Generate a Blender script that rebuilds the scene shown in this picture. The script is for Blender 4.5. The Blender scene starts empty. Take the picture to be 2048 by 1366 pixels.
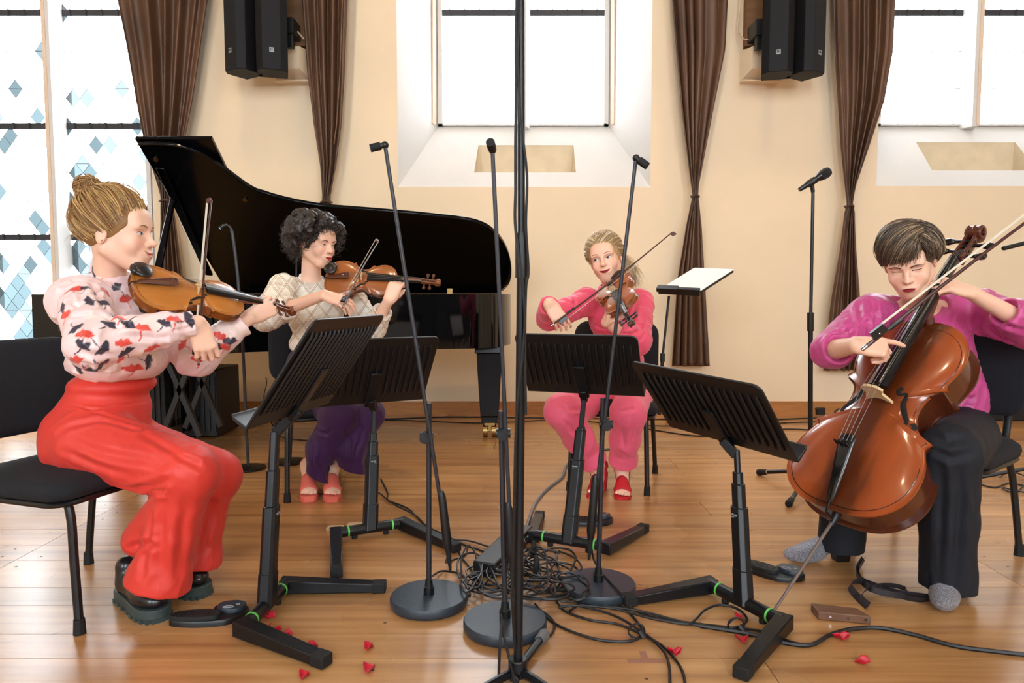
import bpy, math, random
import numpy as np
from mathutils import Vector, Matrix
from mathutils.bvhtree import BVHTree

random.seed(7); rng = np.random.RandomState(11)
PI = math.pi
C = bpy.context.scene.collection
FPX = 1400.0                                  # focal length in pixels of a 2048 wide frame
TILT = math.atan(95/1400)
CAM = np.array([0.0, 0.0, 1.0])
CT, ST = math.cos(TILT), math.sin(TILT)

def ray(px, py):
    a = (px-1024)/FPX; b = (683-py)/FPX
    return np.array([a, b*ST+CT, b*CT-ST])
def U(px, py, Y):                              # the point at depth Y seen at a pixel
    d = ray(px, py); return CAM + d*(Y/d[1])
def G(px, py, h=0.0):                          # the point at height h seen at a pixel
    d = ray(px, py); return CAM + d*((h-CAM[2])/d[2])
def V3(*a): return np.array(a, float)
def nrm(v):
    v = np.asarray(v, float); return v/(np.linalg.norm(v)+1e-12)
def lin(r, g, b):
    f = lambda c: (c/255/12.92) if c <= 10 else ((c/255+0.055)/1.055)**2.4
    return (f(r), f(g), f(b), 1.0)

# ------------------------------------------------------------ materials
MATS = {}
def newmat(name):
    m = bpy.data.materials.new(name); m.use_nodes = True
    nt = m.node_tree; b = nt.nodes['Principled BSDF']
    return m, nt, b
def mat(name, col=None, rough=0.5, metal=0.0, spec=0.5, coat=0.0, noise=None, bump=None, sheen=0.0, attr=None, sss=0.0, aniso=None):
    """noise=(scale, amount, stretch) varies the colour, bump=(scale, strength, stretch)"""
    if name in MATS: return MATS[name]
    m, nt, b = newmat(name); N, L = nt.nodes, nt.links
    b.inputs['Roughness'].default_value = rough; b.inputs['Metallic'].default_value = metal
    b.inputs['Specular IOR Level'].default_value = spec; b.inputs['Coat Weight'].default_value = coat
    b.inputs['Coat Roughness'].default_value = 0.08
    b.inputs['Base Color'].default_value = col
    if sheen: b.inputs['Sheen Weight'].default_value = sheen
    if sss:
        b.inputs['Subsurface Weight'].default_value = sss
        b.inputs['Subsurface Radius'].default_value = (1.0, 0.35, 0.2); b.inputs['Subsurface Scale'].default_value = 0.01
    tc = N.new('ShaderNodeTexCoord')
    last = None
    if attr:
        at = N.new('ShaderNodeAttribute'); at.attribute_name = attr
        mx = N.new('ShaderNodeMix'); mx.data_type = 'RGBA'; mx.blend_type = 'MULTIPLY'; mx.inputs[0].default_value = 1
        mx.inputs[6].default_value = col; L.new(at.outputs['Color'], mx.inputs[7]); last = mx.outputs[2]
    def tex(sc, st):
        mp = N.new('ShaderNodeMapping'); mp.inputs['Scale'].default_value = st or (1, 1, 1)
        L.new(tc.outputs['Object'], mp.inputs[0])
        n = N.new('ShaderNodeTexNoise'); n.inputs['Scale'].default_value = sc; n.inputs['Detail'].default_value = 4
        L.new(mp.outputs[0], n.inputs['Vector']); return n
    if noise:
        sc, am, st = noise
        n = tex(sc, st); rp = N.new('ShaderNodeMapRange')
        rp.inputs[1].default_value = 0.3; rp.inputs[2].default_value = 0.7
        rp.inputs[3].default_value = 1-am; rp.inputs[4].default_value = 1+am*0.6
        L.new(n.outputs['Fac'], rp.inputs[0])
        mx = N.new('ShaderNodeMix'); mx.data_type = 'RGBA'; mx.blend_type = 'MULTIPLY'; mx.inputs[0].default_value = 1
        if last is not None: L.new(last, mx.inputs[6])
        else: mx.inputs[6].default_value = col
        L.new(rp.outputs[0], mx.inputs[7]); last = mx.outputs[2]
    if last is not None: L.new(last, b.inputs['Base Color'])
    if bump:
        sc, am, st = bump
        n = tex(sc, st); bp = N.new('ShaderNodeBump'); bp.inputs['Strength'].default_value = am; bp.inputs['Distance'].default_value = 0.01
        L.new(n.outputs['Fac'], bp.inputs['Height']); L.new(bp.outputs[0], b.inputs['Normal'])
    MATS[name] = m; return m

# ------------------------------------------------------------ mesh builder
class MB:
    def __init__(s): s.v = []; s.f = []; s.n = 0
    def add(s, verts, faces):
        verts = np.asarray(verts, float).reshape(-1, 3); o = s.n
        s.v.append(verts); s.f += [tuple(i+o for i in f) for f in faces]; s.n += len(verts); return s
    def box(s, c, size, R=None):
        h = np.array(size)/2
        P = np.array([[x, y, z] for x in (-1, 1) for y in (-1, 1) for z in (-1, 1)])*h
        if R is not None: P = P @ np.array(R).T
        return s.add(P+np.array(c), [(0, 1, 3, 2), (4, 6, 7, 5), (0, 4, 5, 1), (2, 3, 7, 6), (0, 2, 6, 4), (1, 5, 7, 3)])
    def beam(s, a, b, w, h, up=(0, 0, 1), w2=None, h2=None):
        a = np.array(a, float); b = np.array(b, float); d = nrm(b-a); r = nrm(np.cross(d, up)); u = np.cross(r, d)
        w2 = w if w2 is None else w2; h2 = h if h2 is None else h2
        P = [a+r*x*w/2+u*z*h/2 for x, z in ((-1, -1), (1, -1), (1, 1), (-1, 1))] + [b+r*x*w2/2+u*z*h2/2 for x, z in ((-1, -1), (1, -1), (1, 1), (-1, 1))]
        return s.add(P, [(3, 2, 1, 0), (4, 5, 6, 7), (0, 1, 5, 4), (1, 2, 6, 5), (2, 3, 7, 6), (3, 0, 4, 7)])
    def prism(s, pts, vec):
        pts = np.array(pts, float); n = len(pts); vec = np.array(vec, float)
        F = [tuple(range(n))[::-1], tuple(range(n, 2*n))] + [(i, (i+1) % n, n+(i+1) % n, n+i) for i in range(n)]
        return s.add(np.vstack([pts, pts+vec]), F)
    def tube(s, path, r, seg=8, flat=None, up=None, caps=True):
        P = np.array(path, float); n = len(P)
        R = np.full(n, r, float) if np.isscalar(r) else np.array(r, float)
        T = np.gradient(P, axis=0); T /= np.linalg.norm(T, axis=1)[:, None]+1e-12
        u = nrm(np.cross(T[0], up if up is not None else ((0, 0, 1) if abs(T[0][2]) < .9 else (1, 0, 0))))
        rings = []
        for i in range(n):
            u = nrm(u-T[i]*np.dot(u, T[i])); w = np.cross(T[i], u)
            for k in range(seg):
                a = 2*PI*k/seg; rings.append(P[i]+(u*math.cos(a)+w*math.sin(a)*(flat or 1))*R[i])
        F = []
        for i in range(n-1):
            for k in range(seg):
                k2 = (k+1) % seg; F.append((i*seg+k, i*seg+k2, (i+1)*seg+k2, (i+1)*seg+k))
        if caps: F += [tuple(range(seg))[::-1], tuple(range((n-1)*seg, n*seg))]
        return s.add(rings, F)
    def cyl(s, a, b, r, r2=None, seg=16): return s.tube([a, b], [r, r if r2 is None else r2], seg)
    def lathe(s, prof, seg=32, origin=(0, 0, 0), axis=(0, 0, 1)):
        ax = nrm(axis); u = nrm(np.cross(ax, (1, 0, 0) if abs(ax[0]) < .9 else (0, 1, 0))); w = np.cross(ax, u); P = []
        for r, z in prof:
            for k in range(seg):
                a = 2*PI*k/seg; P.append(np.array(origin)+ax*z+(u*math.cos(a)+w*math.sin(a))*r)
        F = [(i*seg+k, i*seg+(k+1) % seg, (i+1)*seg+(k+1) % seg, (i+1)*seg+k) for i in range(len(prof)-1) for k in range(seg)]
        F += [tuple(range(seg))[::-1], tuple(range((len(prof)-1)*seg, len(prof)*seg))]
        return s.add(P, F)
    def ell(s, c, r, R=None, seg=16, rings=10):
        r = np.array([r]*3 if np.isscalar(r) else r, float); P = [np.array([0, 0, -1.])]
        for i in range(1, rings):
            t = -PI/2+PI*i/rings
            P += [np.array([math.cos(t)*math.cos(2*PI*k/seg), math.cos(t)*math.sin(2*PI*k/seg), math.sin(t)]) for k in range(seg)]
        P.append(np.array([0, 0, 1.])); P = np.array(P)*r
        if R is not None: P = P @ np.array(R).T
        F = [(0, 1+(k+1) % seg, 1+k) for k in range(seg)]
        for i in range(rings-2):
            F += [(1+i*seg+k, 1+i*seg+(k+1) % seg, 1+(i+1)*seg+(k+1) % seg, 1+(i+1)*seg+k) for k in range(seg)]
        l = len(P)-1; b = 1+(rings-2)*seg
        F += [(b+k, b+(k+1) % seg, l) for k in range(seg)]
        return s.add(P+np.array(c), F)
    def quad(s, a, b, c, d): return s.add([a, b, c, d], [(0, 1, 2, 3)])
    def grid(s, P):                                   # P: (n, m, 3)
        n, m = P.shape[:2]
        return s.add(P.reshape(-1, 3), [(i*m+j, (i+1)*m+j, (i+1)*m+j+1, i*m+j+1) for i in range(n-1) for j in range(m-1)])
    def verts(s): return np.vstack(s.v)

def mkmesh(name, V, F, mats, smooth=True, angle=35, colors=None, fmat=None):
    me = bpy.data.meshes.new(name)
    V = np.asarray(V, np.float32)
    if isinstance(F, np.ndarray):
        me.vertices.add(len(V)); me.vertices.foreach_set('co', V.ravel())
        k = F.shape[1]; me.loops.add(F.size); me.loops.foreach_set('vertex_index', F.astype(np.int32).ravel())
        me.polygons.add(len(F)); me.polygons.foreach_set('loop_start', np.arange(len(F), dtype=np.int32)*k)
        me.polygons.foreach_set('loop_total', np.full(len(F), k, np.int32))
        me.update(calc_edges=True)
    else:
        me.from_pydata(V.tolist(), [], F); me.update()
    me.validate()
    for m in (mats if isinstance(mats, (list, tuple)) else [mats]): me.materials.append(m)
    if fmat is not None: me.polygons.foreach_set('material_index', np.asarray(fmat, np.int32))
    if smooth:
        me.polygons.foreach_set('use_smooth', [True]*len(me.polygons))
        if angle < 180: me.set_sharp_from_angle(angle=math.radians(angle))
    if colors is not None:
        a = me.color_attributes.new('col', 'FLOAT_COLOR', 'POINT')
        c = np.ones((len(V), 4), np.float32); c[:, :3] = colors; a.data.foreach_set('color', c.ravel())
    return me

def part(name, mb, m, parent=None, label=None, world=True, smooth=True, angle=35, bevel=0, colors=None, fmat=None, weight=False):
    if isinstance(mb, MB): V, F = mb.verts(), mb.f
    else: V, F = mb
    V = np.asarray(V, float)
    if parent is not None and world:
        M = np.array(wm(parent).inverted()); V = V @ M[:3, :3].T + M[:3, 3]
    o = bpy.data.objects.new(name, mkmesh(name, V, F, m, smooth, angle, colors, fmat)); C.objects.link(o)
    if parent is not None: o.parent = parent
    if label: o['label'] = label
    if bevel:
        b = o.modifiers.new('bevel', 'BEVEL'); b.width = bevel; b.segments = 2; b.limit_method = 'ANGLE'; b.angle_limit = math.radians(40); b.harden_normals = False
    return o
def wm(o):
    M = o.matrix_basis.copy()
    while o.parent is not None: o = o.parent; M = o.matrix_basis @ M
    return M
def tag(o, label, cat, group=None, kind=None):
    if label: o['label'] = label
    if cat: o['category'] = cat
    if group: o['group'] = group
    if kind: o['kind'] = kind
    return o
def thing(name, label, cat, loc=(0, 0, 0), rz=0, group=None, M=None):
    o = bpy.data.objects.new(name, None); C.objects.link(o); o.empty_display_size = .05
    if M is not None: o.matrix_basis = M
    else: o.location = loc; o.rotation_euler = (0, 0, rz)
    if M is None: o.matrix_basis = Matrix.Translation(Vector(loc)) @ Matrix.Rotation(rz, 4, 'Z')
    return tag(o, label, cat, group)
def struct(name, mb, m, **k):
    o = part(name, mb, m, None, **k); o['kind'] = 'structure'; return o
def single(name, mb, m, label, cat, group=None, **k):     # a thing that is one mesh, its origin moved to its base
    V = mb.verts() if isinstance(mb, MB) else np.asarray(mb[0], float)
    c = (V.min(0)+V.max(0))/2; c[2] = V[:, 2].min(); F = mb.f if isinstance(mb, MB) else mb[1]
    o = part(name, (V-c, F), m, None, **k); o.location = Vector(c); o.matrix_basis = Matrix.Translation(Vector(c))
    return tag(o, label, cat, group)
def copy_tree(o, parent=None):
    kids = list(o.children); c = o.copy(); C.objects.link(c); c.parent = parent
    for ch in kids: copy_tree(ch, c)
    return c
def frame(origin, y, z):                                   # matrix with local Y along y and local Z near z
    y = nrm(y); z = np.array(z, float); z = nrm(z-y*np.dot(y, z)); x = np.cross(y, z)
    return Matrix([[x[0], y[0], z[0], origin[0]], [x[1], y[1], z[1], origin[1]], [x[2], y[2], z[2], origin[2]], [0, 0, 0, 1]])
def spline(pts, n=8, closed=False):
    P = np.array(pts, float); m = len(P); out = []
    rngs = range(m) if closed else range(m-1)
    for i in rngs:
        if closed: p0, p1, p2, p3 = P[i-1], P[i], P[(i+1) % m], P[(i+2) % m]
        else: p0, p1, p2, p3 = P[max(i-1, 0)], P[i], P[i+1], P[min(i+2, m-1)]
        for k in range(n):
            t = k/n; out.append(.5*((2*p1)+(-p0+p2)*t+(2*p0-5*p1+4*p2-p3)*t*t+(-p0+3*p1-3*p2+p3)*t**3))
    if not closed: out.append(P[-1])
    return np.array(out)

# ------------------------------------------------------------ implicit surfaces (smoothly joined shapes turned into one continuous mesh)
class SDF:
    def __init__(s, h=.004): s.h = h; s.p = []
    def _a(s, fn, lo, hi, k, op): s.p.append((fn, np.array(lo, float), np.array(hi, float), k, op)); return s
    def cap(s, a, b, ra, rb=None, k=.012, op='u'):
        a = np.array(a, float); b = np.array(b, float); rb = ra if rb is None else rb; ab = b-a; L2 = ab @ ab+1e-12
        def fn(x, y, z):
            t = np.clip(((x-a[0])*ab[0]+(y-a[1])*ab[1]+(z-a[2])*ab[2])/L2, 0, 1)
            return np.sqrt((x-a[0]-t*ab[0])**2+(y-a[1]-t*ab[1])**2+(z-a[2]-t*ab[2])**2)-(ra+(rb-ra)*t)
        m = max(ra, rb)+k; return s._a(fn, np.minimum(a, b)-m, np.maximum(a, b)+m, k, op)
    def chain(s, pts, rs, k=.012, op='u'):
        for i in range(len(pts)-1): s.cap(pts[i], pts[i+1], rs[i], rs[i+1], k, op)
        return s
    def ell(s, c, r, R=None, k=.012, op='u'):
        c = np.array(c, float); r = np.array([r]*3 if np.isscalar(r) else r, float); R = np.eye(3) if R is None else np.array(R)
        def fn(x, y, z):
            X, Y, Z = x-c[0], y-c[1], z-c[2]
            q = [(X*R[0, i]+Y*R[1, i]+Z*R[2, i])/r[i] for i in range(3)]
            k0 = np.sqrt(q[0]**2+q[1]**2+q[2]**2); k1 = np.sqrt((q[0]/r[0])**2+(q[1]/r[1])**2+(q[2]/r[2])**2)+1e-9
            return k0*(k0-1)/k1
        e = np.sqrt(((R*r)**2).sum(1))+k; return s._a(fn, c-e, c+e, k, op)
    def box(s, c, half, rad=.005, R=None, k=.01, op='u'):
        c = np.array(c, float); hf = np.array(half, float)-rad; R = np.eye(3) if R is None else np.array(R)
        def fn(x, y, z):
            X, Y, Z = x-c[0], y-c[1], z-c[2]
            q = [np.abs(X*R[0, i]+Y*R[1, i]+Z*R[2, i])-hf[i] for i in range(3)]
            o = np.sqrt(sum(np.maximum(a, 0)**2 for a in q)); return o+np.minimum(np.maximum(q[0], np.maximum(q[1], q[2])), 0)-rad
        e = np.abs(R) @ np.array(half)+k; return s._a(fn, c-e, c+e, k, op)
    def cut(s, p, n, rad, k=.004):                              # remove the side n points to, near p
        p = np.array(p, float); n = nrm(n)
        def fn(x, y, z):
            d = (x-p[0])*n[0]+(y-p[1])*n[1]+(z-p[2])*n[2]
            r = np.sqrt((x-p[0])**2+(y-p[1])**2+(z-p[2])**2)-rad
            return np.maximum(-d, r)
        return s._a(fn, p-rad-.01, p+rad+.01, k, 's')
    def mesh(s):
        h = s.h; lo = np.min([p[1] for p in s.p if p[4] == 'u'], 0)-4*h; hi = np.max([p[2] for p in s.p if p[4] == 'u'], 0)+4*h
        n = np.ceil((hi-lo)/h).astype(int)+1; F = np.full(n, 1.0, np.float32)
        ax = [(lo[i]+np.arange(n[i])*h).astype(np.float32) for i in range(3)]
        for fn, l, u, k, op in s.p:
            a = np.clip(np.floor((l-lo)/h).astype(int)-3, 0, n); b = np.clip(np.ceil((u-lo)/h).astype(int)+4, 0, n)
            if (b <= a).any(): continue
            sl = tuple(slice(a[i], b[i]) for i in range(3))
            d = fn(ax[0][sl[0]][:, None, None], ax[1][sl[1]][None, :, None], ax[2][sl[2]][None, None, :]).astype(np.float32)
            cur = F[sl]
            if op == 'u':
                if k > 0: hh = np.maximum(k-np.abs(cur-d), 0)/k; F[sl] = np.minimum(cur, d)-hh*hh*k*.25
                else: F[sl] = np.minimum(cur, d)
            else:
                d = -d; hh = np.maximum(k-np.abs(cur-d), 0)/k if k > 0 else 0; F[sl] = np.maximum(cur, d)+hh*hh*k*.25
        I = F < 0
        an = np.zeros(n-1, bool); al = np.ones(n-1, bool)
        for i in (0, 1):
            for j in (0, 1):
                for k in (0, 1):
                    q = I[i:n[0]-1+i, j:n[1]-1+j, k:n[2]-1+k]; an |= q; al &= q
        act = an & ~al; co = np.argwhere(act); idx = np.full(n-1, -1, np.int32); idx[act] = np.arange(len(co))
        acc = np.zeros((len(co), 3)); cnt = np.zeros(len(co))
        for axs in range(3):
            for p in (0, 1):
                for q in (0, 1):
                    o1 = np.zeros(3, int); others = [i for i in range(3) if i != axs]; o1[others[0]] = p; o1[others[1]] = q
                    o2 = o1.copy(); o2[axs] = 1; c1 = co+o1; c2 = co+o2
                    v1 = F[c1[:, 0], c1[:, 1], c1[:, 2]]; v2 = F[c2[:, 0], c2[:, 1], c2[:, 2]]
                    m = (v1 < 0) != (v2 < 0); t = np.where(m, v1/np.where(m, v1-v2, 1), 0)
                    acc += m[:, None]*(o1+t[:, None]*(o2-o1)); cnt += m
        V = lo+(co+acc/np.maximum(cnt, 1)[:, None])*h; Q = []
        for axs in range(3):
            s1 = [slice(None)]*3; s2 = [slice(None)]*3; s1[axs] = slice(0, -1); s2[axs] = slice(1, None)
            E = np.argwhere(I[tuple(s1)] != I[tuple(s2)]); o = [i for i in range(3) if i != axs]
            E = E[(E[:, o[0]] > 0) & (E[:, o[1]] > 0) & (E[:, o[0]] < n[o[0]]-1) & (E[:, o[1]] < n[o[1]]-1)]
            def cell(da, db):
                c = E.copy(); c[:, o[0]] += da; c[:, o[1]] += db; return idx[c[:, 0], c[:, 1], c[:, 2]]
            q = np.stack([cell(-1, -1), cell(0, -1), cell(0, 0), cell(-1, 0)], 1)
            inside = I[E[:, 0], E[:, 1], E[:, 2]]
            flip = ~inside if axs != 1 else inside
            q[flip] = q[flip][:, ::-1]; Q.append(q)
        Q = np.vstack(Q); return V, Q[(Q >= 0).all(1)]

def vnormals(V, Q):
    n = np.cross(V[Q[:, 2]]-V[Q[:, 0]], V[Q[:, 3]]-V[Q[:, 1]]); N = np.zeros_like(V)
    for i in range(4): np.add.at(N, Q[:, i], n)
    return N/(np.linalg.norm(N, axis=1)[:, None]+1e-12)
def snoise(P, freq, seed=0):                                 # smooth pseudo noise in -1..1, freq may be a 3-vector
    r = np.random.RandomState(seed); P = P*np.asarray(freq); out = 0; w = 0
    for i in range(5):
        a = nrm(r.randn(3)); b = nrm(r.randn(3)); am = 1/(1+.3*i)
        out = out+am*np.sin((P @ a)*6.28*(1+.27*i)+2.2*np.sin((P @ b)*4.1+r.rand()*6)+r.rand()*6); w += am
    return out/w*1.5
SKY, OPP, SPOT, EXPO = 20.0, 52, 190, -0.45
# ============================================================ the hall
WY, GY = 5.8, 6.35                              # wall face and glass depth
def planehit(px, py, p0, n):
    d = ray(px, py); t = np.dot(np.array(p0)-CAM, n)/np.dot(d, n); return CAM+d*t

m_wall = mat('wall_plaster', lin(232, 211, 181), .85, noise=(1.3, .045, None), bump=(9, .12, None))
m_white = mat('white_plaster', lin(212, 209, 206), .8, noise=(3, .03, None), bump=(14, .15, None))
m_stone = mat('stone_edge', lin(222, 200, 178), .8, noise=(6, .06, None))
m_niche = mat('niche_plaster', lin(214, 198, 170), .85, noise=(8, .08, None), bump=(20, .3, None))
m_ceil = mat('ceiling_wood', lin(96, 88, 84), .8); m_dark = mat('front_wall_paint', lin(92, 92, 98), .85)
m_iron = mat('iron_bar', lin(38, 40, 46), .5)
m_lead = mat('lead_came', lin(120, 128, 138), .6)
m_base = mat('baseboard_wood', lin(176, 116, 58), .45, noise=(7, .15, (1, 1, 8)))
m_curtain = mat('curtain_satin', lin(90, 61, 42), .48, noise=(1.7, .6, (1.6, 1, .6)), spec=.5)  # broad tone patches put golden lamplight and shade into the cloth colour
m_curtrim = mat('curtain_hem', lin(134, 104, 84), .5)

def sub_floor():
    seams = [-5.5, -5.2, -4.9, -4.6, -4.3, -4, -3.7, -3.4, -3.1, -2.8, -2.5, -2.2, -1.9, -1.6, -1.3, -1, -.7, -.4, -.1, .2, .5, .75, .95, 1.15, 1.32, 1.5, 1.66, 1.86, 2.0, 2.19, 2.33, 2.57, 2.73, 2.92, 3.10, 3.32, 3.53, 3.75, 3.98, 4.2, 4.45, 4.7, 4.95, 5.2, 5.45, 5.8]
    joints = [-6.5, -4.1, -1.87, 1.75, 4.4, 6.5]; g = .0012
    V, F, Cc = [], [], []
    r = random.Random(3)
    for a, b in zip(seams[:-1], seams[1:]):
        xs = list(joints)
        if r.random() < .35: xs.insert(3, r.uniform(-1, 1.2))
        for x0, x1 in zip(xs[:-1], xs[1:]):
            o = len(V); t = r.uniform(.86, 1.1); w = r.uniform(-.04, .04)
            for x, y, z in ((x0+g, a+g, 0), (x1-g, a+g, 0), (x1-g, b-g, 0), (x0+g, b-g, 0), (x0+g, a+g, -.02), (x1-g, a+g, -.02), (x1-g, b-g, -.02), (x0+g, b-g, -.02)):
                V.append((x, y, z)); Cc.append((t*(1+w), t, t*(1-w)))
            F += [(o, o+1, o+2, o+3), (o+1, o, o+4, o+5), (o+2, o+1, o+5, o+6), (o+3, o+2, o+6, o+7), (o, o+3, o+7, o+4)]
    n = len(V); V += [(-6.5, -5.5, -.021), (6.5, -5.5, -.021), (6.5, 5.8, -.021), (-6.5, 5.8, -.021)]; F.append((n, n+1, n+2, n+3)); Cc += [(.12, .1, .08)]*4
    fm = [0]*len(F)
    for y0, y1 in zip(seams[20:-1], seams[21:]):                # nail heads beside the butt joints
        for xx in (-1.87, 1.75):
            for s in (-.07, .06):
                for t in (.25, .75):
                    if r.random() < .3: continue
                    o = len(V); x = xx+s+r.uniform(-.015, .015); y = y0+(y1-y0)*t; q = .0045
                    V += [(x+q*1.3*math.cos(a), y+q*math.sin(a), .0006) for a in [i*PI/3 for i in range(6)]]; Cc += [(1, 1, 1)]*6
                    F.append(tuple(range(o, o+6))); fm.append(1)
    for px, py in ((886, 1108), (878, 1143), (770, 1246), (745, 1340), (1248, 1242), (1293, 1358), (1500, 1060), (1405, 1000), (950, 1250), (720, 1090), (1470, 1005), (640, 990)):
        p = G(px, py); o = len(V); q = .006
        V += [(p[0]+q*math.cos(a), p[1]+q*.8*math.sin(a), .0006) for a in [i*PI/3 for i in range(6)]]; Cc += [(1, 1, 1)]*6
        F.append(tuple(range(o, o+6))); fm.append(1)
    m, nt, b = newmat('oak_floor'); N, L = nt.nodes, nt.links
    tc = N.new('ShaderNodeTexCoord'); at = N.new('ShaderNodeAttribute'); at.attribute_name = 'col'
    mp = N.new('ShaderNodeMapping'); mp.inputs['Scale'].default_value = (.6, 9, 1); L.new(tc.outputs['Object'], mp.inputs[0])
    ad = N.new('ShaderNodeVectorMath'); ad.operation = 'MULTIPLY_ADD'; L.new(at.outputs['Color'], ad.inputs[0]); ad.inputs[1].default_value = (37, 53, 11); L.new(mp.outputs[0], ad.inputs[2])
    n1 = N.new('ShaderNodeTexNoise'); n1.inputs['Scale'].default_value = 2.2; n1.inputs['Detail'].default_value = 8; n1.inputs['Distortion'].default_value = 0; L.new(ad.outputs[0], n1.inputs['Vector'])
    n2 = N.new('ShaderNodeTexNoise'); n2.inputs['Scale'].default_value = .9; n2.inputs['Detail'].default_value = 3; L.new(tc.outputs['Object'], n2.inputs['Vector'])
    cr = N.new('ShaderNodeValToRGB'); e = cr.color_ramp.elements
    e[0].position = .25; e[0].color = lin(146, 100, 60); e[1].position = .8; e[1].color = lin(206, 158, 106)
    e2 = e.new(.5); e2.color = lin(182, 132, 82); L.new(n1.outputs['Fac'], cr.inputs[0])
    mx = N.new('ShaderNodeMix'); mx.data_type = 'RGBA'; mx.blend_type = 'MULTIPLY'; mx.inputs[0].default_value = 1; L.new(cr.outputs[0], mx.inputs[6]); L.new(at.outputs['Color'], mx.inputs[7])
    L.new(mx.outputs[2], b.inputs['Base Color'])
    rr = N.new('ShaderNodeMapRange'); rr.inputs[3].default_value = .20; rr.inputs[4].default_value = .36; L.new(n2.outputs['Fac'], rr.inputs[0]); L.new(rr.outputs[0], b.inputs['Roughness'])
    bp = N.new('ShaderNodeBump'); bp.inputs['Strength'].default_value = .06; L.new(n1.outputs['Fac'], bp.inputs['Height']); L.new(bp.outputs[0], b.inputs['Normal'])
    b.inputs['Specular IOR Level'].default_value = .75
    mn = mat('nail_head', lin(70, 48, 34), .5)
    me = mkmesh('floor', V, F, [m, mn], smooth=False, colors=np.array(Cc), fmat=fm)
    o = bpy.data.objects.new('floor', me); C.objects.link(o); o['kind'] = 'structure'
sub_floor()

zb_mid = U(1043, 253, GY)[2]
wins = [dict(cx=-4.02, hf=1.08, hb=.80, z0=.38, z1=zb_mid-1.96), dict(cx=.10, hf=1.03, hb=.755, z0=U(1043, 374, WY)[2], z1=zb_mid), dict(cx=4.03, hf=1.05, hb=.80, z0=U(1800, 372, WY)[2], z1=zb_mid)]
TOPZ, WH = 5.3, 6.2
mw = MB(); mr = MB(); x = -6.5
for w in wins:
    a, b = w['cx']-w['hf'], w['cx']+w['hf']; z0 = w['z0']
    mw.quad((x, WY, 0), (a, WY, 0), (a, WY, WH), (x, WY, WH))
    mw.quad((a, WY, 0), (b, WY, 0), (b, WY, z0), (a, WY, z0)); mw.quad((a, WY, TOPZ), (b, WY, TOPZ), (b, WY, WH), (a, WY, WH)); x = b
mw.quad((x, WY, 0), (6.5, WY, 0), (6.5, WY, WH), (x, WY, WH))
struct('wall_back', mw, m_wall, smooth=False)
niche = MB()
nich_px = [None, [(948, 345), (1152, 345), (1147, 290), (957, 290)], [(1864, 341), (2075, 341), (2030, 284), (1832, 284)]]
for w, npx in zip(wins, nich_px):
    cx, hf, hb, z0, z1 = (w[k] for k in ('cx', 'hf', 'hb', 'z0', 'z1')); T1 = TOPZ-.2
    A = (cx-hf, WY, z0); B = (cx+hf, WY, z0); A2 = (cx-hb, GY, z1); B2 = (cx+hb, GY, z1)
    At = (cx-hf, WY, TOPZ); Bt = (cx+hf, WY, TOPZ); A2t = (cx-hb, GY, T1); B2t = (cx+hb, GY, T1)
    mr.quad(A, A2, A2t, At); mr.quad(B2, B, Bt, B2t); mr.quad(At, A2t, B2t, Bt)
    if npx is None: mr.quad(A, B, B2, A2)
    else:
        n = nrm(np.cross(np.array(B)-A, np.array(A2)-A)); q = [planehit(px, py, A, n) for px, py in npx]
        mr.quad(A, B, q[1], q[0]); mr.quad(B, B2, q[2], q[1]); mr.quad(B2, A2, q[3], q[2]); mr.quad(A2, A, q[0], q[3])
        yb = q[2][1]+.01; bl = V3(q[0][0]+.005, yb, q[0][2]-.02); br = V3(q[1][0]-.02, yb, q[0][2]-.02); tr = q[2]+V3(0, .01, 0.); tl = q[3]+V3(0, .01, 0.)
        niche.quad(bl, br, tr, tl); niche.add([q[0], bl, tl, q[3]], [(0, 1, 2, 3)]); niche.add([q[1], br, tr, q[2]], [(3, 2, 1, 0)]); niche.quad(q[0], q[1], br, bl)
    # outer masonry so daylight enters only through the glass
    for s in (-1, 1): mr.box((cx+s*(hb+.2), GY+.16, 2.8), (.4-.001, .3, 5.6))
    mr.box((cx, GY+.16, z1/2), (2*hb+.8, .3, z1-.002)); mr.box((cx, GY+.16, T1+.35), (2*hb+.8, .3, .7))
struct('trim_1', mr, m_white, smooth=False)
struct('trim_2', niche, m_niche, smooth=False)

# ---- leaded windows
def clip(poly, x0, x1, z0, z1):
    for ax, lim, sg in ((0, x0, 1), (0, x1, -1), (1, z0, 1), (1, z1, -1)):
        out = []
        for i in range(len(poly)):
            p, q = poly[i-1], poly[i]; a, b = sg*(p[ax]-lim) >= 0, sg*(q[ax]-lim) >= 0
            if a != b:
                t = (lim-p[ax])/(q[ax]-p[ax]); out.append((p[0]+t*(q[0]-p[0]), p[1]+t*(q[1]-p[1])))
            if b: out.append(q)
        poly = out
        if not poly: return []
    return poly
mg, nt, b = newmat('leaded_glass'); N, L = nt.nodes, nt.links
at = N.new('ShaderNodeAttribute'); at.attribute_name = 'col'; tr = N.new('ShaderNodeBsdfTransparent'); L.new(at.outputs['Color'], tr.inputs[0])
gl = N.new('ShaderNodeBsdfGlossy'); gl.inputs['Roughness'].default_value = .05; ms = N.new('ShaderNodeMixShader'); ms.inputs[0].default_value = .06
L.new(tr.outputs[0], ms.inputs[1]); L.new(gl.outputs[0], ms.inputs[2]); L.new(ms.outputs[0], N['Material Output'].inputs[0])
BAR = .98
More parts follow.
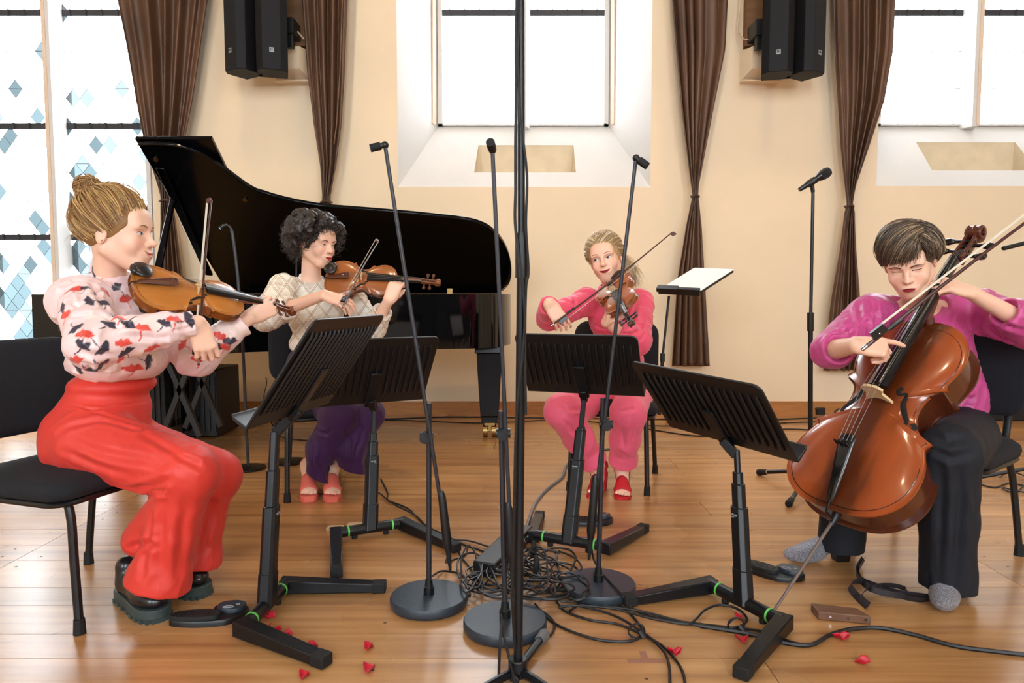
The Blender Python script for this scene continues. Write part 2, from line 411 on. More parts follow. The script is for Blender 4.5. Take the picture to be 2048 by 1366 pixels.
for wi, w in enumerate(wins):
    cx, hb, z1 = w['cx'], w['hb'], w['z1']; T1 = TOPZ-.2; r = random.Random(5+wi)
    root = thing('window_%d' % (wi+1), None, None, (cx, GY, z1)); root['kind'] = 'structure'
    fr = MB(); 
    fr.box((cx-hb+.02, GY+.02, (z1+T1)/2), (.04, .1, T1-z1)); fr.box((cx+hb-.02, GY+.02, (z1+T1)/2), (.04, .1, T1-z1)); fr.box((cx, GY+.02, z1+.008), (2*hb, .1, .016))
    part('window_frame', fr, m_white, root)
    mu = MB(); mu.prism([(cx-.022, GY-.14, z1-.03), (cx+.022, GY-.14, z1-.03), (cx+.06, GY-.02, z1-.03), (cx+.06, GY+.08, z1-.03), (cx-.06, GY+.08, z1-.03), (cx-.06, GY-.02, z1-.03)], (0, 0, T1-z1))
    part('mullion', mu, m_white, root, smooth=False)
    if wi != 1:                                                  # beige edge strip of the mullion that faces the room
        sg = -1 if wi == 0 else 1
        e = MB(); e.beam((cx+sg*.024-.0, GY-.142, z1-.02), (cx+sg*.024, GY-.142, T1), .030, .012, up=(0, 1, 0)); part('mullion_edge', e, m_stone, root)
    else:
        e = MB()
        for sg in (-1, 1): e.beam((cx+sg*(hb+.03), GY-.07, z1+.0), (cx+sg*(hb+.012), GY-.07, T1), .05, .01, up=(sg*.9, .45, 0))
        part('frame_edge', e, m_stone, root)
    ba = MB(); z = z1+.0
    k = 0
    while z < T1-.1:
        for s in (-1, 1):
            xa, xb = cx+s*.06, cx+s*(hb-.04)
            if k > 0: ba.box(((xa+xb)/2, GY-.0, z), (abs(xb-xa), .02, .050)); [ba.box((xa+(xb-xa)*t, GY-.012, z), (.014, .012, .058)) for t in (.1, .3, .5, .7, .9)]
            else: ba.box(((xa+xb)/2, GY-.0, z+.016), (abs(xb-xa), .02, .01))
        z += BAR; k += 1
    part('iron_bar', ba, m_iron, root)
    for s in (-1, 1):
        x0, x1 = sorted((cx+s*.06, cx+s*(hb-.04))); DW, DH = .125, BAR/6
        V, F, Cc = [], [], []; ld = MB()
        ni = int((x1-x0)/DW)+2; nj = int((T1-z1)/DH)+2; lw = .0024
        for j in range(-1, nj*2):
            for i in range(-1, ni):
                cxx = x0+(i+.5*(j % 2))*DW; cz = z1+j*DH/2
                p = clip([(cxx-DW/2, cz), (cxx, cz-DH/2), (cxx+DW/2, cz), (cxx, cz+DH/2)], x0, x1, z1, T1)
                if len(p) < 3: continue
                low = max(0, 1-(cz-z1)/3.2) if wi == 0 else .0
                lft = .5+.5*(x1-cxx)/(x1-x0) if wi == 0 else .5
                t = r.random(); pr = (.015+.42*low**1.6*lft) if wi == 0 else 0  # dim panes, denser low and left, paint reflected trees into the glass
                c = (1, 1, 1)
                if t < pr: a = r.uniform(.035, .075); c = (a*.66, a*.92, a*1.0)
                elif t < pr+.15*low: c = (.065, .075, .08)
                o = len(V); V += [(u, GY, v) for u, v in p]; Cc += [c]*len(p); F.append(tuple(range(o, o+len(p))))
                for (ua, va), (ub, vb) in zip(p, p[1:]+p[:1]):
                    if va < vb or True: ld.beam((ua, GY-.002, va), (ub, GY-.002, vb), .001, lw*2, up=(0, 1, 0)) if True else None
        for q in range(int((T1-z1)/(BAR/3))+1):
            zz = z1+q*BAR/3
            if q % 3: ld.beam((x0, GY-.003, zz), (x1, GY-.003, zz), .004, .009, up=(0, 1, 0))
        part('glass_pane', (np.array(V), F), mg, root, smooth=False, colors=np.array(Cc))
        part('lead_lattice', ld, m_lead, root, smooth=False)

# ---- the rest of the room
for nm, q, m in (('wall_left', [(-6.5, -5.5, 0), (-6.5, WY, 0), (-6.5, WY, WH), (-6.5, -5.5, WH)], m_wall), ('wall_right', [(6.5, WY, 0), (6.5, -5.5, 0), (6.5, -5.5, WH), (6.5, WY, WH)], m_wall),
                 ('ceiling', [(-6.5, -5.5, WH), (-6.5, WY, WH), (6.5, WY, WH), (6.5, -5.5, WH)], m_ceil)):
    k = MB(); k.quad(*q); struct(nm, k, m, smooth=False)
k = MB(); x = -6.5
for cx in (-4, 0, 4):
    a, b = cx-.9, cx+.9
    k.quad((a, -5.5, 0), (x, -5.5, 0), (x, -5.5, WH), (a, -5.5, WH)); k.quad((b, -5.5, 0), (a, -5.5, 0), (a, -5.5, 1.7), (b, -5.5, 1.7)); k.quad((b, -5.5, 5.2), (a, -5.5, 5.2), (a, -5.5, WH), (b, -5.5, WH)); x = b
k.quad((6.5, -5.5, 0), (x, -5.5, 0), (x, -5.5, WH), (6.5, -5.5, WH)); struct('wall_front', k, m_dark, smooth=False)
k = MB(); k.box((0, WY-.014, .052), (13, .028, .104)); k.box((0, WY-.017, .1), (13, .034, .012)); struct('baseboard_back', k, m_base, smooth=False)

# ---- curtains
def curtain(rows, label, seed, nf=7, tie=405, hem=0):
    r = random.Random(seed); Yc = WY-.13
    rows = [(-420, rows[0][1]-18, rows[0][2]+18)]+rows
    py = [a[0] for a in rows]; root = thing('curtain', label, 'curtain', U((rows[-1][1]+rows[-1][2])/2, rows[-1][0], Yc), group=None)
    ys = [y for y in np.arange(py[0], py[-1]+1, 9)]; nu = nf*12+1; P = np.zeros((len(ys), nu, 3))
    ph = [r.uniform(-.5, .5) for _ in range(nf+2)]; k1, k2, k3 = (r.uniform(0, 6) for _ in range(3))
    for i, y in enumerate(ys):
        a = np.interp(y, py, [q[1] for q in rows]); b = np.interp(y, py, [q[2] for q in rows])
        L_ = U(a, y, Yc); R_ = U(b, y, Yc); w = R_[0]-L_[0]; ti = math.exp(-((y-tie)/26)**2)
        dp = min(.055, .012+w*.14)*(1-.55*ti)
        for j in range(nu):
            u = j/(nu-1); uu = u+.035*math.sin(6*u+k1)+.012*math.sin(13*u+k2)+.012*math.sin(y*.006+u*7+seed)
            f = math.sin(2*PI*nf*uu+seed)*(.7+.3*math.sin(5*u+k3))+.3*math.sin(2*PI*nf*.47*uu+y*.004+seed*2)
            rd = math.sqrt(max(0, 1-(2*u-1)**2))
            P[i, j] = (L_[0]+w*u+.10*w/nf*math.cos(2*PI*nf*uu), Yc-dp*f*.8*(.35+.65*rd)-rd*.04*(.3+.7*ti), L_[2]+0*u)
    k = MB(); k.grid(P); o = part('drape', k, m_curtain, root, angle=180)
    s = o.modifiers.new('thick', 'SOLIDIFY'); s.thickness = .004; s.offset = 0
    c = U(np.interp(tie, py, [(q[1]+q[2])/2 for q in rows]), tie, Yc-.02); w = (np.interp(tie, py, [q[2]-q[1] for q in rows]))*Yc/FPX/2+.008
    t = MB(); t.tube([c+V3(w*math.cos(a), .045*math.sin(a), .004*math.sin(3*a)) for a in np.linspace(0, 2*PI, 25)], .009, 6); part('tieback', t, m_curtain, root)
    if hem:
        t = MB(); p = P[:, -1 if hem > 0 else 0]; t.tube(p[5:int(len(p)*.62)]+V3(-hem*.03, -.03, 0), .012, 5, flat=.3); part('hem', t, m_curtrim, root)
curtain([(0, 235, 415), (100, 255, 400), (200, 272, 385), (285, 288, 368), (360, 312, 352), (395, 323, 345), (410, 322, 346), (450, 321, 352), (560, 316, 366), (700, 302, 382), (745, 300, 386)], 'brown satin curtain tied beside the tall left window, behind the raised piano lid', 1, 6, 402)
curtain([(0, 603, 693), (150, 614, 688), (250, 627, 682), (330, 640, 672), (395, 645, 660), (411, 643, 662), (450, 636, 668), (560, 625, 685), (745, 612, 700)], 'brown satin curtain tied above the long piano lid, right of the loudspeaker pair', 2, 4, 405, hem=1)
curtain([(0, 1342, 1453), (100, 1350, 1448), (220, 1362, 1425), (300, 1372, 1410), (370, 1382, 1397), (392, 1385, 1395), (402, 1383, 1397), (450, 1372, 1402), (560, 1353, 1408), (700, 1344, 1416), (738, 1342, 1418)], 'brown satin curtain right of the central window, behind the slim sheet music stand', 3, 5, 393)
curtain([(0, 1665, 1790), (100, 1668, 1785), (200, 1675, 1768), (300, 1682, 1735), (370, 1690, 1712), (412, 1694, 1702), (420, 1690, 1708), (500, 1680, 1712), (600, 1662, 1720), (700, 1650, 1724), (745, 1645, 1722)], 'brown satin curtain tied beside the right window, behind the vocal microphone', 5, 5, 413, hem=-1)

# ---- wall loudspeakers with their board, corbel and cable
m_spk = mat('speaker_black', lin(11, 12, 17), .6, spec=.25)
m_logo = mat('logo_grey', lin(150, 152, 158), .4)
m_board = mat('brown_board', lin(122, 86, 54), .7, noise=(5, .2, (1, 1, 5)))
m_cream = mat('cream_cable', lin(205, 186, 156), .5)
m_blackmetal = mat('black_metal', lin(14, 15, 18), .42)
def speaker(cxpx, bpy_, side, label):
    base = U(cxpx, bpy_, 5.42); root = thing('loudspeaker', label, 'loudspeaker', base)
    for s in (-1, 1):
        yaw = math.radians(24*s+(8*side)); cc = base+V3(s*.106, .02, 0)
        pts = [(-.113, -.075), (-.065, -.125), (.065, -.125), (.113, -.075), (.105, .1), (-.105, .1)]
        R = lambda x, y: (cc[0]+x*math.cos(yaw)-y*math.sin(yaw), cc[1]+x*math.sin(yaw)+y*math.cos(yaw))
        k = MB(); k.prism([(*R(x, y), base[2]) for x, y in pts], (0, 0, 1.6)); part('cabinet', k, m_spk, root, smooth=False, bevel=.006)
        a = R(-.016, -.127); b = R(.016, -.127); k = MB(); z = base[2]+.125
        k.prism([(a[0], a[1], z), (b[0], b[1], z), (b[0], b[1], z+.034), (a[0], a[1], z+.034)], (0, .001, 0)); part('logo', k, m_logo, root, smooth=False)
        k = MB()
        for t in (.25, .6): 
            p = R(-.016+.032*t, -.1285); k.box((p[0], p[1], z+.019), (.005, .001, .018))
        part('logo_mark', k, m_spk, root, smooth=False)
    k = MB(); k.box(base+V3(-.2*side, .16, .34), (.05, .05, .2)); k.box(base+V3(-.12*side, .22, .4), (.24, .22, .12)); k.box(base+V3(0, .25, .6), (.06, .26, .5)); k.box(base+V3(0, .2, .8), (.25, .2, .1)); part('wall_bracket', k, m_blackmetal, root, smooth=False, bevel=.004)
speaker(516, 147, -1, 'pair of black column loudspeakers hung on the wall left of the central window')
speaker(1583, 151, 1, 'pair of black column loudspeakers hung on the wall right of the central window')
for a, b, lab, s in ((546, 612, 'left', 1), (1489, 1560, 'right', -1)):
    p0 = U(a, 94, WY-.05); p1 = U(b, 94, WY-.05); k = MB(); k.box(((p0[0]+p1[0])/2, WY-.04, p0[2]+.8), (p1[0]-p0[0], .07, 1.6))
    single('mounting_board', k, m_board, 'brown wooden mounting board on the wall behind the %s loudspeaker pair' % lab, 'board', smooth=False)
    z0 = U(a, 157, WY-.1)[2]; z1 = U(a, 95, WY-.1)[2]; k = MB(); xa, xb = p0[0]-.02*(s < 0), p1[0]+.02*(s > 0)
    if s > 0: xa -= .0
    k.add([(xa, WY, z0), (xb, WY, z0), (xb, WY, z1), (xa, WY, z1), (xa+.06, WY-.13, z0+.07), (xb-.05, WY-.13, z0+.07), (xb-.05, WY-.13, z1), (xa+.06, WY-.13, z1)], [(0, 1, 5, 4), (1, 2, 6, 5), (2, 3, 7, 6), (3, 0, 4, 7), (4, 5, 6, 7)])
    k.box(((xa+xb)/2, WY-.04, z0-.008), (xb-xa, .08, .012))
    single('wall_corbel', k, m_wall, 'beige plaster corbel under the mounting board of the %s loudspeaker pair' % lab, 'corbel', smooth=False)
k = MB(); k.tube(spline([U(566, 28, 5.6), U(585, 52, 5.62), U(608, 78, 5.68)], 6), .006, 6); single('speaker_cable', k, m_cream, 'short cream cable running from the left loudspeaker pair to the curtain', 'cable')
k = MB(); k.tube(spline([U(1484, -40, 5.7), U(1479, 20, 5.7), U(1476, 60, 5.72), U(1490, 79, 5.72), U(1512, 70, 5.66), U(1536, 48, 5.55)], 6), .006, 6); single('speaker_cable', k, m_cream, 'cream cable looping in from above to the right loudspeaker pair', 'cable')
# ============================================================ the grand piano
m_piano = mat('piano_lacquer', lin(5, 6, 9), .06, spec=.45)
m_pianoin = mat('piano_underside', lin(5, 6, 10), .14, spec=.35)
m_brass = mat('brass', lin(150, 122, 76), .3, metal=1)
m_pleg = mat('piano_leg_black', lin(5, 6, 9), .3, spec=.25)
HY, HZ, LA = 5.4, 1.0, math.radians(35)
ldir = V3(0, -math.cos(LA), math.sin(LA)); lnor = V3(0, math.sin(LA), math.cos(LA))
def lid_xy(px, py):
    p = planehit(px, py, (0, HY, HZ), lnor); return p[0], np.dot(p-V3(0, HY, HZ), ldir)
edge_px = [(498, 373), (530, 386), (560, 395), (600, 404), (650, 412), (750, 420), (850, 429), (930, 438), (968, 449), (992, 466), (1010, 490), (1020, 518), (1022, 545), (1017, 566), (1004, 580)]
edge = [lid_xy(*p) for p in edge_px]
x0 = lid_xy(275, 288)[0]
curve = [(x0, 1.52), (x0+.12, 1.525), (x0+.26, 1.5), (x0+.38, 1.41)] + edge
curve = [tuple(c) for c in spline([(a, b) for a, b in curve], 5)]
curve = [c for c in curve if c[1] > .03]
tail = curve[-1]; outline = [(x0, .0)]+curve+[(tail[0]-.02, 0)]
def onlid(x, v, off=0): return V3(0, HY, HZ)+V3(x, 0, 0)+ldir*v+lnor*off
piano = thing('grand_piano', 'black concert grand piano with raised lid along the back wall', 'piano', (-1.3, 4.6, 0))
k = MB(); k.prism([onlid(x, v) for x, v in outline], lnor*.022); part('lid', k, m_pianoin, piano, angle=30, bevel=.003)
k = MB(); k.prism([onlid(x, v, .03) for x, v in [(x0-.02, .02), (x0-.02, 1.535), (x0+.43, 1.535), (x0+.44, .02)]], lnor*.022); part('lid_flap', k, m_pianoin, piano, smooth=False, bevel=.003)
k = MB(); k.tube([onlid(x, v, -.006) for x, v in curve], .004, 5); part('lid_molding', k, m_piano, piano)
# lid ribs / prop cup on the underside
k = MB(); k.cyl(onlid(*lid_xy(490, 398), -.001), onlid(*lid_xy(490, 398), -.012), .014, seg=14); k.cyl(onlid(*lid_xy(312, 318), -.001), onlid(*lid_xy(312, 318), -.012), .014, seg=14); part('prop_cup', k, m_brass, piano)
top = onlid(*lid_xy(349, 385), -.012); foot = U(306, 585, 3.93)
k = MB(); k.beam(foot, top, .045, .018, up=(0, 1, 0), w2=.03); part('lid_prop', k, m_piano, piano, bevel=.003)
k = MB(); k.beam(onlid(*lid_xy(322, 330), -.02), onlid(*lid_xy(420, 545), -.02), .05, .018, up=(0, .8, .5)); part('half_prop', k, m_piano, piano, bevel=.003)
# case
KX = x0-.46
case = [(KX, HY), (KX, HY-1.54), (x0, HY-1.54)]+[(x, HY-v) for x, v in curve[3:]]+[(tail[0]-.02, HY)]
def prism_xy(pts, z0, z1): k = MB(); k.prism([(x, y, z0) for x, y in pts], (0, 0, z1-z0)); return k
ring = [(x, y) for x, y in case]
k = MB(); pts = ring; n = len(pts)                             # rim: walls around an open case
P = np.array(pts); cen = P.mean(0)
def inset(P, d):
    out = []
    for i in range(len(P)):
        a, b, c = P[i-1], P[i], P[(i+1) % len(P)]; t1 = nrm(b-a); t2 = nrm(c-b); nn = np.array([-(t1+t2)[1], (t1+t2)[0]]); nn = nn/(np.linalg.norm(nn)+1e-9); out.append(b+nn*d)
    return np.array(out)
Q = inset(P, .05)
zt, zl = .9985, .645
V = [(*p, zl) for p in P]+[(*p, zt) for p in P]+[(*p, zt) for p in Q]+[(*p, zl+.1) for p in Q]
F = []
for i in range(n):
    j = (i+1) % n; F += [(i, j, n+j, n+i), (n+i, n+j, 2*n+j, 2*n+i), (2*n+i, 2*n+j, 3*n+j, 3*n+i)]
F.append(tuple(range(n))[::-1])
k.add(V, F); part('case', k, m_piano, piano, angle=30)
k = prism_xy(Q, .87, .885); part('soundboard', k, mat('soundboard_gold', lin(150, 110, 50), .4, metal=.6), piano, smooth=False)
k = MB(); k.box((KX+.16, HY-.77, .80), (.30, 1.40, .26)); part('key_block', k, m_piano, piano, smooth=False, bevel=.01)
k = MB(); k.box((KX-.02, HY-.77, .78), (.12, 1.22, .02)); part('keyboard', k, mat('ivory', lin(235, 232, 222), .3), piano, smooth=False)
m_case_trim = mat('case_hinge', lin(150, 118, 70), .3, metal=1)
k = MB(); p = U(900, 583, HY-.62+.02); k.box(p+V3(0, 0, .0), (.035, .03, .04)); part('latch', k, m_brass, piano)
# lettering on the near side of the case
cu = bpy.data.curves.new('tmp', 'FONT'); cu.body = 'STEINWAY & SONS'; cu.size = .05; cu.extrude = .0008; cu.space_character = 1.5
to = bpy.data.objects.new('tmp', cu); C.objects.link(to); dg = bpy.context.evaluated_depsgraph_get(); tm = bpy.data.meshes.new_from_object(to.evaluated_get(dg))
V = np.array([v.co[:] for v in tm.vertices]); F = [tuple(p.vertices) for p in tm.polygons]; bpy.data.objects.remove(to); bpy.data.curves.remove(cu)
p = U(116, 662, HY-1.54-.002); V = np.stack([V[:, 0]+p[0], V[:, 2]*0+p[1]-V[:, 2]*.5-.0005, V[:, 1]+p[2]], 1)
part('lettering', (V, F), mat('letter_grey', lin(84, 82, 78), .4, metal=.5), piano, smooth=False)
def pleg(x, y, lab=None):
    k = MB(); prof = [(.095, .645), (.1, .6), (.085, .595), (.082, .50), (.062, .16), (.055, .155), (.055, .115), (.04, .11)]
    V = [];
    for r, z in prof: V += [(x+r*a, y+r*b, z) for a, b in ((-1, -1), (1, -1), (1, 1), (-1, 1))]
    F = [(i*4+j, i*4+(j+1) % 4, (i+1)*4+(j+1) % 4, (i+1)*4+j) for i in range(len(prof)-1) for j in range(4)]+[(0, 1, 2, 3)]
    k.add(V, F); lg = part('leg', k, m_pleg, piano, smooth=False, bevel=.004)
    c = MB(); c.box((x, y, .105), (.07, .06, .03)); c.cyl((x-.045, y, .05), (x-.015, y, .05), .046, seg=20); c.cyl((x+.015, y, .05), (x+.045, y, .05), .046, seg=20); c.cyl((x-.05, y, .05), (x+.05, y, .05), .012); c.beam((x, y, .1), (x-.0, y, .05), .02, .05, up=(0, 1, 0))
    part('caster', c, m_brass, lg, label='brass double caster')
tl = G(974, 874); pleg(tl[0]+.02, 4.83); fl = G(384, 858); pleg(fl[0]-.02, 4.3); pleg(-2.35, 5.2)
# pedal lyre
k = MB(); k.box((KX+.42, 4.62, .12), (.12, .36, .06)); k.beam((KX+.42, 4.52, .15), (KX+.42, 4.50, .64), .04, .04); k.beam((KX+.42, 4.72, .15), (KX+.42, 4.74, .64), .04, .04); part('pedal_lyre', k, m_piano, piano, smooth=False)
# bench behind the left chair
bn = thing('piano_bench', 'black piano bench standing behind the chair at the far left', 'bench', (-2.95, 4.35, 0))
k = MB(); k.box((-3.05, 4.4, .49), (.42, .75, .09)); part('seat', k, mat('bench_leather', lin(22, 22, 25), .5), bn, bevel=.02)
for x, y in ((G(6, 918)[0], 4.12), (G(52, 874)[0], 4.72), (-3.22, 4.1), (-3.22, 4.7)):
    k = MB(); k.beam((x, y, 0), (x, y, .45), .045, .045, w2=.06, h2=.06); part('leg', k, m_piano, bn, smooth=False, bevel=.004)
# black cases below the piano
m_case = mat('black_case', lin(12, 12, 14), .5)
cs = thing('flight_case', 'black ribbed equipment case standing under the piano', 'case', (-1.95, 4.65, 0))
a = G(398, 836)[0]; b = G(520, 836)[0]
k = MB(); k.box(((a+b)/2, 5.0, .245), (b-a, .4, .47)); part('body', k, m_case, cs, bevel=.01)
k = MB()
for i in range(13): k.box((a+(b-a)*(i+.5)/13, 4.795, .24), (.014, .012, .38))
k.box(((a+b)/2, 4.795, .455), (b-a, .015, .02)); part('front_grille', k, m_blackmetal, cs, smooth=False)
# crossed folding stand left of the case
fs = thing('folding_stand', 'black crossed folding stand in front of the piano, right of the front woman', 'stand', G(352, 850))
k = MB(); p = [U(395, 690, 4.1), U(332, 818, 4.1), U(330, 700, 4.1), U(392, 815, 4.1)]
for dy in (0, .3):
    k.beam(p[0]+V3(0, dy, 0), p[1]+V3(-.03, dy, -.17), .03, .03); k.beam(p[2]+V3(-.02, dy, .02), p[3]+V3(.02, dy, -.17), .03, .03)
part('frame', k, m_blackmetal, fs); k = MB(); k.box(U(362, 700, 4.1)+V3(0, .15, 0), (.3, .34, .025)); part('top', k, m_blackmetal, fs)
# ============================================================ chairs, stands, floor things
m_chairfab = mat('chair_fabric', lin(15, 18, 25), .9, bump=(500, .4, None))
m_plastic = mat('black_plastic', lin(13, 14, 17), .4)
m_rubber = mat('rubber', lin(14, 14, 15), .75)
m_desk = mat('desk_black', lin(12, 13, 17), .4, bump=(600, .15, None))
m_stand = mat('stand_black', lin(12, 15, 20), .36, spec=.38)
m_micpole = mat('mic_pole', lin(50, 50, 56), .4, metal=.4)
m_disc = mat('cast_base', lin(40, 50, 60), .42, bump=(250, .12, None))
m_green = mat('green_ring', lin(96, 200, 90), .4)
m_paper = mat('paper', lin(240, 240, 238), .8)
m_ink = mat('ink', lin(60, 60, 62), .8)
m_chrome = mat('chrome', lin(190, 190, 195), .2, metal=1)
m_cable = mat('cable_black', lin(18, 18, 21), .45)
m_cablegrey = mat('cable_grey', lin(104, 104, 106), .5)

def rrect(w, h, r, n=4):
    P = []
    for cx, cy, a0 in ((w/2-r, h/2-r, 0), (-w/2+r, h/2-r, 90), (-w/2+r, -h/2+r, 180), (w/2-r, -h/2+r, 270)):
        for i in range(n+1): a = math.radians(a0+90*i/n); P.append((cx+r*math.cos(a), cy+r*math.sin(a)))
    return P
def chair(label, x, y, rz, proto=[None]):
    if proto[0] is None:
        t = thing('stacking_chair', label, 'chair', (x, y, 0), rz, 'black upholstered chairs of the players'); W = False
        k = MB(); n = 15; P = np.zeros((2, n, n, 3))                                # padded seat
        def pad(cx, cy, w, d, th, dome, curve=0, n=18):
            V = []; out = rrect(w, d, .075, 5); m = len(out)
            rings = [(1, -th*.5), (1.02, -th*.1), (1.0, th*.25), (.93, th*.5), (.8, th*.5+dome*.4), (.5, th*.5+dome*.85), (.02, th*.5+dome)]
            V = [(cx+px*s, cy+py*s, z+curve*(px*s)**2) for s, z in rings for px, py in out]
            F = [(i*m+j, i*m+(j+1) % m, (i+1)*m+(j+1) % m, (i+1)*m+j) for i in range(len(rings)-1) for j in range(m)]
            F += [tuple(range(m))[::-1], tuple(range((len(rings)-1)*m, len(rings)*m))]
            return V, F
        V, F = pad(0, 0, .47, .44, .05, .012, -.25); k = MB(); k.add(np.array(V)+(0, 0, .438), F); part('seat', k, m_chairfab, t, world=False, angle=180)
        V, F = pad(0, 0, .46, .43, .02, .0, -.25); k = MB(); k.add(np.array(V)+(0, 0, .402), F); part('seat_shell', k, m_plastic, t, world=False)
        V, F = pad(0, 0, .46, .31, .035, .012, .5); V = np.array(V); V = np.stack([V[:, 0], .262-V[:, 2], V[:, 1]+.69], 1); V[:, 1] += (V[:, 2]-.69)*.16
        k = MB(); k.add(V, F); part('backrest', k, m_chairfab, t, world=False, angle=180)
        k = MB(); k.tube(spline([(s, b, z) for s, b, z in ((-.16, .15, .40), (-.16, .2, .405), (-.16, .25, .46), (-.16, .27, .62))], 5), .014, 8, flat=.6); k.tube(spline([(.16, .15, .40), (.16, .2, .405), (.16, .25, .46), (.16, .27, .62)], 5), .014, 8, flat=.6)
        part('back_support', k, m_blackmetal, t, world=False)
        for s in (-1, 1):
            for pts in ([(s*.17, 0, .393), (s*.18, -.14, .392), (s*.185, -.185, .36), (s*.19, -.20, .2), (s*.195, -.215, .02)], [(s*.17, 0, .393), (s*.19, .12, .39), (s*.205, .165, .34), (s*.215, .20, .2), (s*.225, .235, .02)]):
                k = MB(); k.tube(spline(pts, 5), .0125, 10); lg = part('leg', k, m_blackmetal, t, world=False)
                k = MB(); e = V3(*pts[-1]); k.tube([e+V3(0, 0, .025), e+V3(0, 0, -.005), e+V3(0, 0, -.02)], [.0155, .017, .018], 10); part('foot_cap', k, m_rubber, lg, world=False)
        proto[0] = t; return t
    o = copy_tree(proto[0]); o.matrix_basis = Matrix.Translation((x, y, 0)) @ Matrix.Rotation(rz, 4, 'Z'); o['label'] = label; return o
R_ = math.radians
chair('black upholstered chair at the far left under the woman in red trousers', -1.42, 2.255, R_(72))
chair('black upholstered chair under the curly haired violinist in purple trousers', -.985, 3.58, R_(23))
chair('black upholstered chair under the blonde violinist in pink', .53, 3.68, R_(-12.7))
chair('black upholstered chair at the right under the cellist', 1.62, 2.65, R_(-51))

